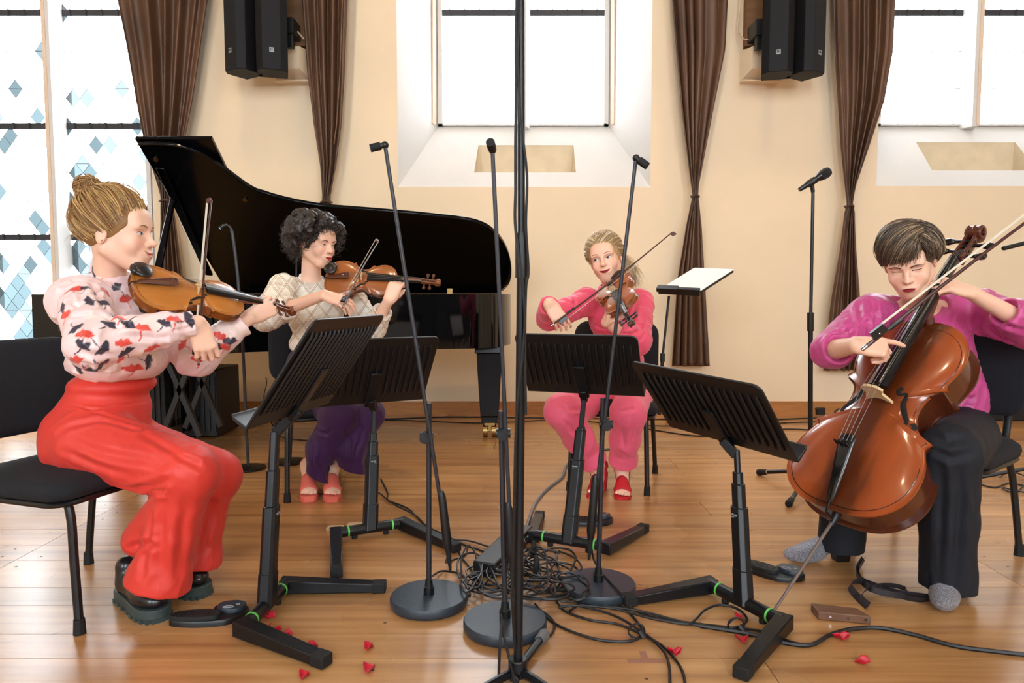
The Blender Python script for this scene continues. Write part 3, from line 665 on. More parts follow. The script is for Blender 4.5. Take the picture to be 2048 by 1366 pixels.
def rat_stand(label, e1, e2, l1, l2, desk_c, wdir, lean, rise, sect, roll=0., width=.50, paper=None, coltop=None, paperdx=0):
    E1, E2, L1, L2 = G(*e1, .035), G(*e2, .035), G(*l1, .02), G(*l2, .02)
    c = (E1+E2)/2; t = thing('music_stand', label, 'music stand', (c[0], c[1], 0), group='black ribbed orchestra music stands')
    cd = nrm(E2-E1)
    k = MB(); k.tube([E1, E2], .021, 14); part('crossbar', k, m_stand, t)
    for E, L_ in ((E1, L1), (E2, L2)):
        d = nrm((L_-E)*(1, 1, 0)); k = MB(); k.beam(E+V3(0, 0, -.002)-d*.022, V3(*(L_-d*.03)), .05, .046, w2=.04, h2=.030); leg = part('leg', k, m_stand, t, bevel=.004)
        k = MB(); k.beam(V3(*(L_-d*.045))-V3(0, 0, 0), V3(*L_), .043, .034); part('foot_cap', k, m_rubber, leg, bevel=.004)
    for E, s in ((E1, 1), (E2, -1)):
        k = MB(); a = E+cd*s*.045; k.tube([a, a+cd*s*.007], .0222, 14); part('green_ring', k, m_green, t)
        k = MB(); a = E+cd*s*.075; k.cyl(a-V3(0, 0, .034), a-V3(0, 0, .008), .012); part('foot', k, m_rubber, t)
    top = np.array(desk_c, float) if coltop is None else np.array(coltop, float)
    base = V3(c[0], c[1], .04); ax = top-base
    at = lambda z: base+ax*((z-base[2])/ax[2])
    def octo(z0, z1, w):
        k = MB(); pts = []
        perp = nrm(np.cross(cd, (0, 0, 1)))
        for z in (z0, z1): pts += [at(z)+cd*a*w/2+perp*b*w*.42 for a, b in ((-1, -.5), (-.6, -1), (.6, -1), (1, -.5), (1, .5), (.6, 1), (-.6, 1), (-1, .5))]
        k.add(pts, [tuple(range(8))[::-1], tuple(range(8, 16))]+[(i, (i+1) % 8, 8+(i+1) % 8, 8+i) for i in range(8)]); return k
    z1, z2, z3 = sect; zt = top[2]-.01
    col = part('column', octo(.03, z1, .054), m_stand, t, smooth=False, bevel=.002)
    part('column_sleeve', octo(.031, .13, .060), m_stand, col, smooth=False, bevel=.002)
    k = MB(); pf = at(z1-.02)+nrm(V3(0, -1, 0))*.024
    perp = nrm(np.cross(cd, (0, 0, 1))); perp = perp if perp[1] < 0 else -perp; q = at(z1-.022)+perp*.0232
    for i in range(5): k.box(q+cd*(-.010+.0045*i), (.003, .001, .006 if i != 2 else .003))
    k.box(q+V3(0, 0, -.006), (.022, .001, .0012)); part('maker_mark', k, m_logo, col, smooth=False)
    part('middle_tube', octo(z1-.001, z2, .043), m_stand, t, smooth=False, bevel=.002)
    part('upper_tube', octo(z2-.001, z3, .033), m_stand, t, smooth=False, bevel=.002)
    part('rod', octo(z3-.001, zt, .020), m_stand, t, smooth=False)
    # desk
    w = nrm(wdir); w = nrm(w+V3(0, 0, roll)); ln = nrm(V3(lean[0], lean[1], 0)); s = nrm(ln*math.hypot(*lean)+V3(0, 0, rise)); s = nrm(s-w*np.dot(s, w)); n = np.cross(w, s)
    if np.dot(n, ln) < 0: n = -n                               # n: the back of the desk, away from the reader
    H = math.hypot(math.hypot(*lean), rise); O = np.array(desk_c, float); T = lambda u, v, d=0: O+w*u+s*v+n*d
    r = .028; out = [(-width/2, 0), (width/2, 0)]+[(width/2-r+r*math.cos(a), H-r+r*math.sin(a)) for a in np.linspace(0, PI/2, 6)]+[(-width/2+r-r*math.sin(a), H-r+r*math.cos(a)) for a in np.linspace(0, PI/2, 6)]
    k = MB(); k.prism([T(u, v) for u, v in out], n*.008)
    k.prism([T(-width/2, .0, .008), T(-width/2, -.006, .004), T(-width/2, -.004, -.045), T(-width/2, .008, -.058), T(-width/2, .010, -.052), T(-width/2, .005, -.042), T(-width/2, .006, 0)], w*width)
    dk = part('desk', k, m_desk, t, angle=30, bevel=.002)
    k = MB(); nr = 17
    for i in range(nr):
        u = (i-(nr-1)/2)*(width-.06)/(nr-1); k.tube([T(u, .045, .007), T(u, .055, .0115), T(u, H-.055, .0115), T(u, H-.045, .007)], [.003, .0055, .0055, .003], 6)
    part('back_rib', k, m_desk, dk, label='row of raised ribs')
    k = MB(); k.beam(T(0, -.01, .016), T(0, H*.5, .016), .045, .014, up=n); k.beam(top-V3(0, 0, .03), T(0, .03, .02), .03, .03); part('desk_bracket', k, m_stand, t, bevel=.003)
    if paper:
        pw, ph, off = paper; q = [T(off-pw/2+paperdx, .003, -.003), T(off+pw/2, .003, -.003), T(off+pw/2, ph, -.003), T(off-pw/2, ph, -.003)]
        k = MB(); k.prism(q, -n*.002); o = single('sheet_music', k, m_paper, 'sheet music on '+label, 'sheet music', smooth=False)
    return t
rat_stand('the ribbed music stand in front of the woman in red trousers', (488, 1254), (574, 1168), (655, 1322), (772, 1172), (-.715, 2.235, .615), (.10, .45, 0), (.23, .03), .31, (.33, .44, .56), coltop=U(551, 848, 2.235), paper=(.46, .30, .01))
rat_stand('the ribbed music stand in front of the curly haired violinist', (672, 1066), (806, 1046), (673, 1148), (915, 1096), (-.62, 3.0, .535), (.88, .48, 0), (.096, -.176), .29, (.32, .375, .41), coltop=U(748, 806, 3.0), paper=(.44, .27, 0))
rat_stand('the ribbed music stand in front of the blonde violinist, its column leaning', (1066, 1069), (1214, 1093), (1080, 1028), (1290, 1054), (.30, 2.86, .597), (.94, -.34, 0), (-.06, -.17), .25, (.336, .45, .46), paper=(.44, .25, 0), width=.49)
rat_stand('the ribbed music stand in front of the cellist', (1418, 1168), (1566, 1244), (1246, 1200), (1480, 1348), (.735, 2.34, .503), (.58, -.82, 0), (-.19, -.12), .255, (.31, .38, .415), coltop=U(1473, 893, 2.30), roll=-.06, paper=(.44, .26, 0), width=.52)

def gstand_desk():
    t = thing('music_stand', 'slim folding-leg music stand holding open white sheet music before the curtain', 'music stand', (1.05, 5.0, 0))
    b = G(1318, 862); b = V3(b[0], b[1], 0); Yd = b[1]
    top = U(1338, 592, Yd); mid = U(1325, 715, Yd)
    k = MB(); k.cyl(b+V3(0, 0, .12), mid, .013); k.cyl(mid, top, .009); k.cyl(mid-V3(0, 0, .03), mid+V3(0, 0, .03), .018); part('pole', k, m_blackmetal, t)
    for e in (G(1400, 868), G(1290, 850), G(1335, 840)):
        k = MB(); k.tube([b+V3(0, 0, .16), e+V3(0, 0, .015)], .010, 8); lg = part('leg', k, m_blackmetal, t); k = MB(); k.ell(e+V3(0, 0, .014), .014); part('foot_cap', k, m_rubber, lg)
    a = U(1345, 585, Yd-.1); bb = U(1415, 590, Yd+.1); c = U(1455, 552, Yd+.25); 
    A0 = U(1320, 580, Yd-.18); B0 = U(1400, 584, Yd-.32); up = U(1467, 541, Yd-.18)-B0
    k = MB(); k.prism([A0, B0, B0+up, A0+up], V3(.004, 0, -.012)); part('desk', k, m_desk, t, smooth=False, bevel=.002)
    k = MB(); k.beam(A0+V3(-.01, 0, .0), B0+V3(.0, 0, 0.0), .05, .03, up=up); k.beam(A0+V3(-.02, 0, .012), (A0+B0)/2+V3(-.01, 0, .012), .03, .05, up=up); part('ledge', k, m_desk, t, bevel=.003)
    nn = nrm(np.cross(B0-A0, up)); nn = nn if nn[2] > 0 else -nn
    k = MB(); k.prism([A0+up*.03+nn*.004, B0+up*.03+nn*.004, B0+up*1.02+nn*.004, A0+up*1.02+nn*.004], nn*.004)
    single('sheet_music', k, m_paper, 'open white sheet music on the slim stand in front of the curtain', 'sheet music', smooth=False)
gstand_desk()

def mic_stand(label, basepx, stem_top, clutch, boomtop, boombot, grip, micdir, group='low microphone stands on round cast bases'):
    c = G(*basepx, .035); Y = c[1]; t = thing('microphone_stand', label, 'microphone stand', (c[0], Y, 0), group=group)
    k = MB(); k.lathe([(.112, 0), (.122, .004), (.125, .012), (.125, .027), (.121, .034), (.02, .036)], 48, (c[0], Y, 0)); part('base', k, m_disc, t, angle=50)
    k = MB(); k.lathe([(.017, .035), (.017, .06), (.013, .063), (.011, .085), (.004, .086)], 16, (c[0], Y, 0)); part('base_collar', k, m_plastic, t)
    st = U(*stem_top, Y); k = MB(); k.cyl((c[0], Y, .06), st, .0085, seg=12); part('stem', k, m_micpole, t)
    cl = U(*clutch, Y); k = MB(); k.cyl(cl+V3(-.02, -.004, 0), cl+V3(.022, -.004, 0), .014); k.cyl(cl+V3(0, .014, 0), cl+V3(0, -.035, 0), .017, seg=18); cu = part('clutch', k, m_plastic, t)
    k = MB(); k.cyl(cl+V3(-.004, -.034, 0), cl+V3(-.004, -.046, 0), .013); part('knob', k, m_plastic, cu)
    Yb = Y-.022; a = U(*boomtop, Yb); b = U(*boombot, Yb)
    k = MB(); k.cyl(a, b, .0062, seg=10); bo = part('boom', k, m_micpole, t)
    g = U(*grip, Yb); k = MB(); d = nrm(b-g); k.tube([g-d*.02, g, b-d*.03, b], [.007, .0125, .015, .010], 12); part('counterweight', k, m_plastic, bo)
    k = MB(); k.tube([b, b+d*.03, b+d*.07], [.009, .008, .004], 10); part('connector', k, m_rubber, bo)
    m = thing('small_microphone', 'small black microphone on top of '+label, 'microphone', a)
    md = nrm(micdir); k = MB(); k.ell(a, .0115); k.cyl(a-md*.004, a+md*.03, .009, seg=16); part('joint', k, m_plastic, m)
    k = MB(); k.cyl(a+md*.014, a+md*.046, .0125, seg=18); part('capsule', k, m_rubber, m)
mic_stand('the thin microphone stand whose round base is farthest left', (858, 1188), (858, 806), (853, 873), (770, 290), (896, 1098), (884, 994), (-1, -.25, -.28))
mic_stand('the thin microphone stand with the foremost round base', (1010, 1235), (1002, 822), (1006, 866), (985, 300), (1024, 1128), (1017, 1018), (-.1, -.9, .25))
mic_stand('the thin microphone stand with the rightmost round base', (1197, 1163), (1206, 796), (1211, 848), (1272, 316), (1181, 1078), (1190, 962), (.8, -.3, -.65))

def tall_stand():
    Y = 1.78; c = G(1038, 1352, 0); c = V3((1036-1024)/FPX*Y, Y, 0)
    t = thing('microphone_stand', 'tall black stand rising from floor past the top of the picture in front of everything', 'microphone stand', c)
    top = U(1041, -260, Y); k = MB(); k.cyl(U(1036, 1330, Y), U(1043, 515, Y), .0120, seg=16); po = part('lower_pole', k, m_stand, t)
    k = MB(); k.cyl(U(1043, 515, Y), top, .0094, seg=16); part('upper_pole', k, m_stand, t)
    k = MB(); k.cyl(U(1043, 556, Y), U(1043, 474, Y), .0165, seg=16); k.cyl(U(1043, 474, Y), U(1043, 466, Y), .013, seg=16); part('collar', k, m_plastic, t)
    hb = U(1036, 1338, Y); k = MB(); k.cyl(hb-V3(0, 0, .05), hb+V3(0, 0, .03), .026, seg=18); k.cyl(hb+V3(-.01, -.04, -.01), hb+V3(.01, .04, -.01), .012); part('hub', k, m_plastic, t, bevel=.003)
    for e, yy in ((G(1086, 1284), 0), (V3(-.30, 1.45, 0), 0), (V3(.32, 1.4, 0), 0)):
        e = V3(e[0], e[1], .018); s = hb+nrm((e-hb)*(1, 1, 0))*.02
        k = MB(); k.tube([s, s+(e-s)*.3, e], [.012, .011, .012], 10); lg = part('leg', k, m_stand, t)
        d = nrm(e-s); k = MB(); k.tube([e-d*.03, e+d*.005, e+d*.018], [.015, .018, .014], 12); part('foot_cap', k, m_cablegrey, lg)
    def wind(pts, r, lab):
        k = MB(); k.tube(spline([U(px, py, Y+dy) for px, py, dy in pts], 8), r, 7); single('cable', k, m_cable, lab, 'cable')
    wind([(1036, -120, -.014), (1032, 60, -.015), (1032, 180, -.012), (1031, 290, -.012), (1031, 380, -.01), (1030, 440, -.016), (1036, 500, -.02), (1044, 560, -.02), (1050, 640, -.02), (1044, 720, -.02), (1034, 820, -.02), (1030, 930, -.02), (1028, 1060, -.02), (1024, 1180, -.02), (1030, 1300, -.02)], .0038, 'black cable twisting down the left side of the tall foreground stand')
    wind([(1034, -120, -.01), (1038, 30, -.014), (1036, 120, -.014), (1042, 240, -.014), (1054, 350, -.012), (1052, 450, -.018), (1057, 540, -.014), (1052, 580, -.016), (1050, 700, -.016), (1052, 830, -.02)], .0034, 'black cable down the right side of the tall foreground stand')
    wind([(1004, 1240, 0.2), (1000, 1290, .05), (998, 1340, -.02), (996, 1400, -.1)], .004, 'black cable dropping over the front of the foremost round base')
    wind([(1002, 1225, 0.25), (1010, 1280, .1), (1022, 1330, -.02), (1034, 1390, -.1)], .004, 'second black cable crossing from the foremost round base to the tall stand foot')
tall_stand()

def tripod_mic():
    h = G(1620, 975); Y = h[1]; t = thing('microphone_stand', 'straight black tripod stand holding the vocal microphone', 'microphone stand', (h[0], Y, 0))
    k = MB(); k.cyl((h[0], Y, .06), U(1621, 660, Y), .012); part('lower_pole', k, m_blackmetal, t); k = MB(); k.cyl(U(1621, 660, Y), U(1626, 384, Y), .0082); part('upper_pole', k, m_blackmetal, t)
    k = MB(); k.cyl(U(1621, 662, Y), U(1621, 625, Y), .0165); part('collar', k, m_plastic, t)
    for e in (G(1520, 951), G(1578, 1014), G(1752, 968)):
        e = V3(e[0], e[1], .018); s = V3(h[0], Y, .09); k = MB(); k.tube([s, e], .011, 10); lg = part('leg', k, m_blackmetal, t)
        d = nrm(e-s); k = MB(); k.tube([e-d*.05, e-d*.045], [.0125, .0125], 10); part('ring', k, m_cream, lg); k = MB(); k.tube([e-d*.045, e+d*.005, e+d*.015], [.014, .018, .015], 12); part('foot_cap', k, m_rubber, lg)
    a, b = U(1598, 380, Y), U(1660, 341, Y-.02); m = thing('microphone', 'black handheld vocal microphone clipped on the straight stand right of the sheet music', 'microphone', (a+b)/2); d = nrm(b-a)
    k = MB(); k.tube([a, a+d*.02, a+d*.1, b-d*.06, b-d*.045], [.010, .0125, .0145, .021, .024], 18); part('body', k, mat('mic_body', lin(22, 22, 24), .25), m)
    k = MB(); k.tube([b-d*.05, b-d*.04, b-d*.02, b-d*.002, b+d*.006], [.023, .026, .027, .02, .006], 18); part('grille', k, mat('mic_grille', lin(50, 52, 56), .45, metal=.5, bump=(700, .8, None)), m)
    k = MB(); c = a+d*.07; k.tube([c-d*.022, c+d*.022], .018, 14); k.cyl(U(1626, 384, Y), c, .010); part('clip', k, m_plastic, t)
tripod_mic()
def edge_mic():
    X, Y = 2.86, 3.66; t = thing('microphone_stand', 'black boom stand at the right edge pointing its microphone left', 'microphone stand', (X, Y, 0))
    k = MB(); k.cyl((X, Y, .08), (X, Y, 1.12), .012); part('pole', k, m_blackmetal, t)
    for e in (G(1946, 964), V3(3.2, 3.9, 0), V3(2.95, 3.2, 0)):
        k = MB(); k.tube([V3(X, Y, .1), V3(e[0], e[1], .02)], .011, 8); part('leg', k, m_blackmetal, t)
    a = U(2006, 497, 3.5); b = U(2062, 483, 3.55); k = MB(); k.cyl(b, V3(X, Y-.02, 1.12), .008); part('boom', k, m_blackmetal, t)
    k = MB(); k.tube([a, a+(b-a)*.03, b], [.009, .0115, .0115], 14); single('small_microphone', k, m_plastic, 'slim black microphone poking in from the right edge above the cellist', 'microphone')
edge_mic()
def goose(base, pts, lab, lab2):
    c = G(*base); Y = c[1]; t = thing('microphone_stand', lab, 'microphone stand', (c[0], Y, 0), group='piano microphone stands')
    k = MB(); k.lathe([(.09, 0), (.095, .004), (.095, .012), (.02, .02)], 32, (c[0], Y, 0)); part('base', k, m_stand, t); k = MB(); P = [U(px, py, Y+dy) for px, py, dy in pts]; P[0] = V3(c[0], Y, .015)
    k.tube(spline(P, 8), [.009]*8*(len(pts)-2)+[.005]*9, 8); part('stem', k, m_micpole, t)
    if lab2:
        e = P[-1]; k = MB(); k.tube([e+V3(-.035, -.01, -.02), e+V3(-.02, 0, -.005), e], [.010, .011, .008], 10); single('small_microphone', k, m_plastic, lab2, 'microphone')
goose((497, 938), [(497, 930, 0), (492, 850, 0), (488, 740, 0), (482, 640, -.1), (476, 560, -.1), (468, 490, -.1), (462, 458, -.1), (454, 450, -.1)], 'thin gooseneck microphone stand left of the curly haired violinist, on a round base', 'tiny black microphone at the tip of the gooseneck, before the piano lid')
goose((580, 925), [(580, 915, 0), (585, 820, 0), (590, 700, 0), (592, 600, 0), (593, 500, .1)], 'black round based stand on the floor behind the curly haired violinist chair', None)

# ---- pedals, blocks, boxes
def pedal(c, ang, lab, s=1.0):
    t = thing('foot_pedal', lab, 'pedal', c, ang, 'black page turning foot pedals'); W = dict(world=False)
    def blob(pts, z0, z1):
        k = MB(); P = spline(pts, 6, closed=True)*s; n = len(P); cen = P.mean(0)
        R = [(1, z0), (1, z1-.004), (.96, z1), (.02, z1)]
        V = [(cen[0]+(p[0]-cen[0])*q, cen[1]+(p[1]-cen[1])*q, z) for q, z in R for p in P]; F = [(i*n+j, i*n+(j+1) % n, (i+1)*n+(j+1) % n, (i+1)*n+j) for i in range(3) for j in range(n)]+[tuple(range(n))[::-1]]
        return k.add(V, F)
    part('body', blob([(-.11, -.035), (-.03, -.055), (.05, -.05), (.095, -.01), (.10, .04), (.05, .07), (-.0, .06), (-.01, .02), (-.06, .015), (-.11, 0)], 0, .018), m_plastic, t, angle=40, **W)
    part('treadle', blob([(-.11, -.032), (-.05, -.048), (.02, -.045), (.03, -.01), (-.02, .01), (-.10, 0)], .017, .03), m_rubber, t, angle=40, **W)
    part('treadle', blob([(.01, .02), (.03, -.0), (.07, -.005), (.092, .02), (.088, .05), (.05, .064), (.012, .05)], .017, .030), m_disc, t, angle=40, **W)
    k = MB()
    for i in range(9): k.box((-.095+i*.013, -.02, .0305), (.004, .036-.0015*i, .002))
    part('grip_rib', k, m_plastic, t, label='row of grip ribs', **W); k = MB(); k.tube([(.045+.016*math.cos(a), .012+.007*math.sin(a), .031) for a in np.linspace(0, 2*PI, 13)], .0012, 5); k.tube([(.07+.006*math.cos(a), .03+.004*math.sin(a), .031) for a in np.linspace(0, 2*PI, 11)], .001, 5); part('emblem', k, m_logo, t, **W)
p = G(424, 1238); pedal((p[0], p[1], 0), .12, 'black page turning pedal beside the chunky black loafers')
p = G(1545, 1148); pedal((p[0], p[1], 0), math.radians(-45), 'black page turning pedal left of the cellist boots')
p = G(1186, 1046); pedal((p[0], p[1], 0), .1, 'black page turning pedal behind the middle right music stand', .9)
for (px, py), lab in (((672, 1060), 'thin wooden wedge at the left end of the crossbar'), ((712, 1054), 'thin wooden wedge beside the column')):
    p = G(px, py); k = MB(); k.prism([(p[0]-.04, p[1]-.012, 0), (p[0]+.035, p[1]-.012, 0), (p[0]+.025, p[1]+.03, 0), (p[0]-.035, p[1]+.03, 0)], (0, 0, .012)); single('wooden_wedge', k, mat('pale_wood', lin(206, 176, 138), .7, noise=(20, .1, None)), lab+' of the violinist music stand', 'wedge', bevel=.001)
a, b = G(968, 1140, .03), G(1046, 1062, .03)
sb = thing('stage_box', 'black multi socket stage box lying in the cable tangle', 'stage box', (a+b)/2*(1, 1, 0)); k = MB(); k.beam(a, b, .085, .055); part('housing', k, m_plastic, sb, bevel=.005)
k = MB(); d = nrm(b-a); sd = nrm(np.cross(d, (0, 0, 1)))
for i in range(9): p = a+(b-a)*(i+.6)/10+sd*.046; k.cyl(p, p-sd*.01, .012, seg=12)
part('socket', k, m_chrome, sb, label='row of round metal sockets')
# endpin holder with its strap
p1, p2 = G(1632, 1222, .015), G(1738, 1232, .015); eh = thing('endpin_holder', 'brown wooden endpin holder with a black strap lying before the cellist', 'endpin holder', (p1+p2)/2*(1, 1, 0))
k = MB(); d = nrm(p2-p1); q = np.cross((0, 0, 1), d)
k.prism([p1-V3(0, 0, .014)-q*.03, p2-V3(0, 0, .014)-q*.03, p2-V3(0, 0, .014)+q*.025-d*.03, p1-V3(0, 0, .014)+q*.03-d*.01], (0, 0, .026)); part('block', k, mat('walnut', lin(110, 76, 56), .5, noise=(10, .2, (1, 6, 1))), eh, bevel=.003)
k = MB(); [k.cyl(p1+d*(.035+i*.05)-q*.0305, p1+d*(.035+i*.05)-q*.032, .004, seg=10) for i in range(3)]; part('screw', k, m_chrome, eh)
def flat(pts, w, lab=None):
    P = spline([G(px, py, h) for px, py, h in pts], 8); T = np.gradient(P, axis=0); V = []
    for i, (p, t) in enumerate(zip(P, T)):
        s = nrm(nrm(np.cross(t, (0, .3, 1)))*.55+V3(0, 0, .8)); p = p+V3(0, 0, .008); V += [p-s*w/2, p+s*w/2, p+s*w/2+V3(0, 0, .003), p-s*w/2+V3(0, 0, .003)]
    n = len(P); F = [(i*4+j, i*4+(j+1) % 4, i*4+4+(j+1) % 4, i*4+4+j) for i in range(n-1) for j in range(4)]+[(3, 2, 1, 0), tuple(range(4*n-4, 4*n))]; return V, F
m_strap = mat('strap_black', lin(34, 30, 34), .55)
k = MB(); k.add(*flat([(1735, 1218, .006), (1712, 1196, .006), (1700, 1178, .02), (1712, 1168, .03), (1740, 1172, .02), (1780, 1186, .02), (1820, 1194, .015), (1868, 1200, .01)], .022)); k.add(*flat([(1738, 1216, .01), (1722, 1200, .015), (1740, 1180, .03), (1780, 1176, .03), (1812, 1184, .02), (1808, 1196, .012), (1780, 1194, .02), (1740, 1182, .03), (1718, 1160, .015), (1716, 1140, .02), (1728, 1122, .02)], .018)); k.add(*flat([(1726, 1122, .02), (1714, 1150, .02), (1740, 1172, .03), (1790, 1195, .01), (1840, 1206, .006), (1880, 1200, .006)], .018)); part('strap', k, m_strap, eh)

# ---- cables
def cab(pts, r, lab, m=None, grp=None, h=.005):
    k = MB(); k.tube(spline([G(p[0], p[1], p[2] if len(p) > 2 else h) for p in pts], 7), r, 6); return single('cable', k, m or m_cable, lab, 'cable', grp)
cab([(762, 958), (775, 985), (776, 1000), (800, 1010), (820, 1020), (850, 1050), (890, 1070), (925, 1088), (960, 1100), (985, 1112)], .004, 'thin black cable winding from the left music stand column to the stage box')
cab([(758, 985), (790, 1010), (830, 1030), (860, 1058), (900, 1078), (940, 1082), (990, 1098)], .0035, 'thin black cable beside it running straighter to the stage box', h=.01)
cab([(1232, 896), (1190, 903), (1160, 912), (1134, 930), (1124, 955), (1095, 978), (1072, 1005), (1058, 1040), (1048, 1078, .02)], .0085, 'thick grey cable curving from the red sandals to the stage box', m_cablegrey)
cab([(865, 1152, .04), (885, 1142), (920, 1148), (935, 1165), (940, 1190), (930, 1185)], .0035, 'black cable leaving the leftmost round base')
cab([(897, 1108, .14), (892, 1125, .05), (905, 1120), (930, 1110), (933, 1092), (915, 1085), (920, 1110), (935, 1130), (960, 1165)], .0035, 'black cable hanging from the leftmost boom and looping on the floor')
cab([(1182, 1090, .12), (1188, 1120, .06), (1204, 1145, .04), (1240, 1185, .04), (1262, 1215), (1310, 1235), (1400, 1248), (1470, 1256), (1520, 1262), (1580, 1283), (1612, 1290)], .004, 'black cable from the rightmost boom over its base and off to the cellist stand')
cab([(1070, 1208), (1100, 1240), (1140, 1262), (1200, 1280), (1260, 1282), (1285, 1268), (1278, 1248), (1245, 1215), (1200, 1197), (1165, 1205), (1140, 1222)], .004, 'black cable loop with a fastener right of the foremost round base')
cab([(1112, 1200), (1130, 1222), (1180, 1240), (1240, 1250), (1310, 1282), (1345, 1312), (1366, 1345), (1372, 1385)], .004, 'black cable sweeping out of the tangle towards the lower edge')
cab([(1118, 1215), (1160, 1212), (1230, 1232), (1290, 1268), (1325, 1300), (1338, 1330), (1340, 1385)], .004, 'second black cable sweeping down beside it to the lower edge', h=.009)
cab([(1150, 1195), (1200, 1210), (1280, 1222), (1350, 1240), (1400, 1252), (1440, 1256), (1480, 1254)], .0038, 'black cable lying along the floor to the cellist music stand', h=.007)
cab([(1160, 1210), (1230, 1218), (1300, 1236), (1370, 1248), (1390, 1240), (1410, 1220), (1440, 1210), (1475, 1218), (1494, 1238), (1480, 1256)], .0038, 'black cable bowing up behind the cellist stand crossbar', h=.012)
cab([(1400, 1252), (1500, 1268), (1560, 1284), (1620, 1290), (1660, 1270), (1705, 1258), (1760, 1256), (1830, 1270), (1910, 1292), (1990, 1303), (2110, 1316)], .006, 'long black cable curving across the front floor to the right edge', h=.007)
cab([(1063, 1215), (1088, 1225), (1108, 1245), (1105, 1265), (1092, 1272), (1050, 1262, .03)], .004, 'short black cable curling beside the tall stand foot')
cab([(640, 833), (760, 838), (900, 834), (1100, 836), (1300, 838), (1500, 840), (1640, 836), (1760, 838)], .006, 'black cable along the foot of the back wall')
cab([(640, 843), (780, 840), (960, 846), (1120, 840), (1260, 850), (1400, 852), (1560, 846), (1700, 842)], .005, 'second black cable along the foot of the back wall, slightly in front', h=.008)
cab([(1296, 858), (1400, 872), (1500, 866), (1570, 858), (1660, 862)], .005, 'black cable curving over the floor behind the slim music stand')
cab([(1960, 968), (1990, 975), (2020, 966), (2060, 975)], .004, 'thin black cable at the right edge beside the stand leg')
cab([(2000, 955, .01), (2015, 945, .02), (2040, 948, .02), (2055, 960, .01), (2030, 985, .008), (2005, 975, .008), (2050, 985, .008)], .004, 'knotted black cable by the right edge')
cab([(520, 720, .35), (533, 760, .3), (528, 800, .25), (545, 850, .05), (560, 872), (600, 880), (680, 884)], .004, 'black cable hanging behind the curly haired violinist chair')
pile = random.Random(12); loops = [((1060, 1128), 55, 30), ((1090, 1150), 60, 28), ((1000, 1150), 62, 26), ((1050, 1165), 90, 30), ((980, 1165), 45, 22), ((1105, 1128), 50, 30), ((1030, 1145), 50, 34), ((1140, 1175), 35, 26), ((940, 1140), 22, 40), ((1080, 1178), 60, 20), ((1070, 1140), 30, 40)]
for i, ((cx, cy), rx, ry) in enumerate(loops):
    pts = []
    n = 26
    for j in range(n):
        a = j*2*PI*2.1/n+i; s = 1+.18*math.sin(j*1.3+i*2)+pile.uniform(-.06, .06); pts.append((cx+rx*s*math.cos(a), cy+ry*s*math.sin(a), .006+.004*i+.012*abs(math.sin(a*1.5+i))))
    k = MB(); k.tube(spline([G(*p) for p in pts], 5), .0037, 6); single('cable', k, m_cable, 'black cable coiled in the tangle between the round stand bases', 'cable', 'coiled cables in the floor tangle')
for (px, py, h), ang, lab in (((1067, 1098, .05), .3, 'upper'), ((1072, 1128, .05), -.2, 'lower')):
    p = G(px, py, h); k = MB(); k.tube([p+V3(0, 0, .03), p+V3(.002, 0, .012), p-V3(0, 0, .014), p-V3(.004, 0, .03)], [.006, .011, .012, .008], 10); single('cable_plug', k, m_rubber, lab+' black plug standing up in the middle of the cable tangle', 'plug')
for (px, py), lab in (((1273, 1262), 'black fastener strap with silver tip around the cable loop right of the round bases'), ((1472, 1250), 'black fastener strap around the cables below the cellist stand column')):
    p = G(px, py, .02); k = MB(); k.tube([p+V3(.024*math.cos(a), .004*math.sin(2*a), .022*math.sin(a)) for a in np.linspace(0, 2*PI, 17)], .007, 6, flat=.3); k.tube([p+V3(.01, 0, 0), p+V3(.02, -.01, -.015)], .008, 6); single('cable_strap', k, m_strap, lab, 'strap')
# ---- rose petals
m_petal = mat('rose_petal', lin(196, 18, 44), .45, noise=(60, .2, None))
pet = [((537, 1238), 'right of the loafer, nearest the front left music stand'), ((531, 1262), 'leftmost of the cluster under the front left stand leg'), ((549, 1267), 'in the middle of the cluster under the front left stand leg'), ((574, 1275), 'rightmost of the cluster under the front left stand leg'), ((625, 1298), 'peeking over the end of the front left stand leg'), ((737, 1299), 'lying alone left of the foremost round base'), ((738, 1342), 'near the lower edge left of the foremost round base'), ((608, 1356), 'at the lower edge below the front left stand leg'),
       ((1349, 1309), 'beside the swept black cables'), ((1478, 1238), 'behind the cable strap at the cellist stand'), ((1484, 1284), 'in front of the cable strap at the cellist stand'), ((1540, 1306), 'right beside the front leg of the cellist stand'), ((1682, 1279), 'just below the long curved cable'), ((1725, 1329), 'nearest the lower edge on the right')]
for i, ((px, py), lab) in enumerate(pet):
    p = G(px, py); r = random.Random(i+40); k = MB(); n, m = 8, 9; s = r.uniform(.015, .021); P = np.zeros((n, m, 3)); ph = r.uniform(0, 6.28)
    for a in range(n):
        for b in range(m):
            rr = a/(n-1); th = 2*PI*b/(m-1); q = (1+.25*math.cos(2*th+ph)+.15*math.sin(3*th))*s*rr
            P[a, b] = p+V3(q*math.cos(th), q*.8*math.sin(th), .003+.012*rr**2*(1+.8*math.sin(2*th+ph))+.003*math.sin(5*th)*rr)
    P[..., 2] -= P[..., 2].min()-.001
    k.grid(P); o = single('rose_petal', k, m_petal, 'red rose petal '+lab, 'petal', 'rose petals on the floor', angle=180)
    sm = o.modifiers.new('t', 'SOLIDIFY'); sm.thickness = .0015; sm.offset = 1
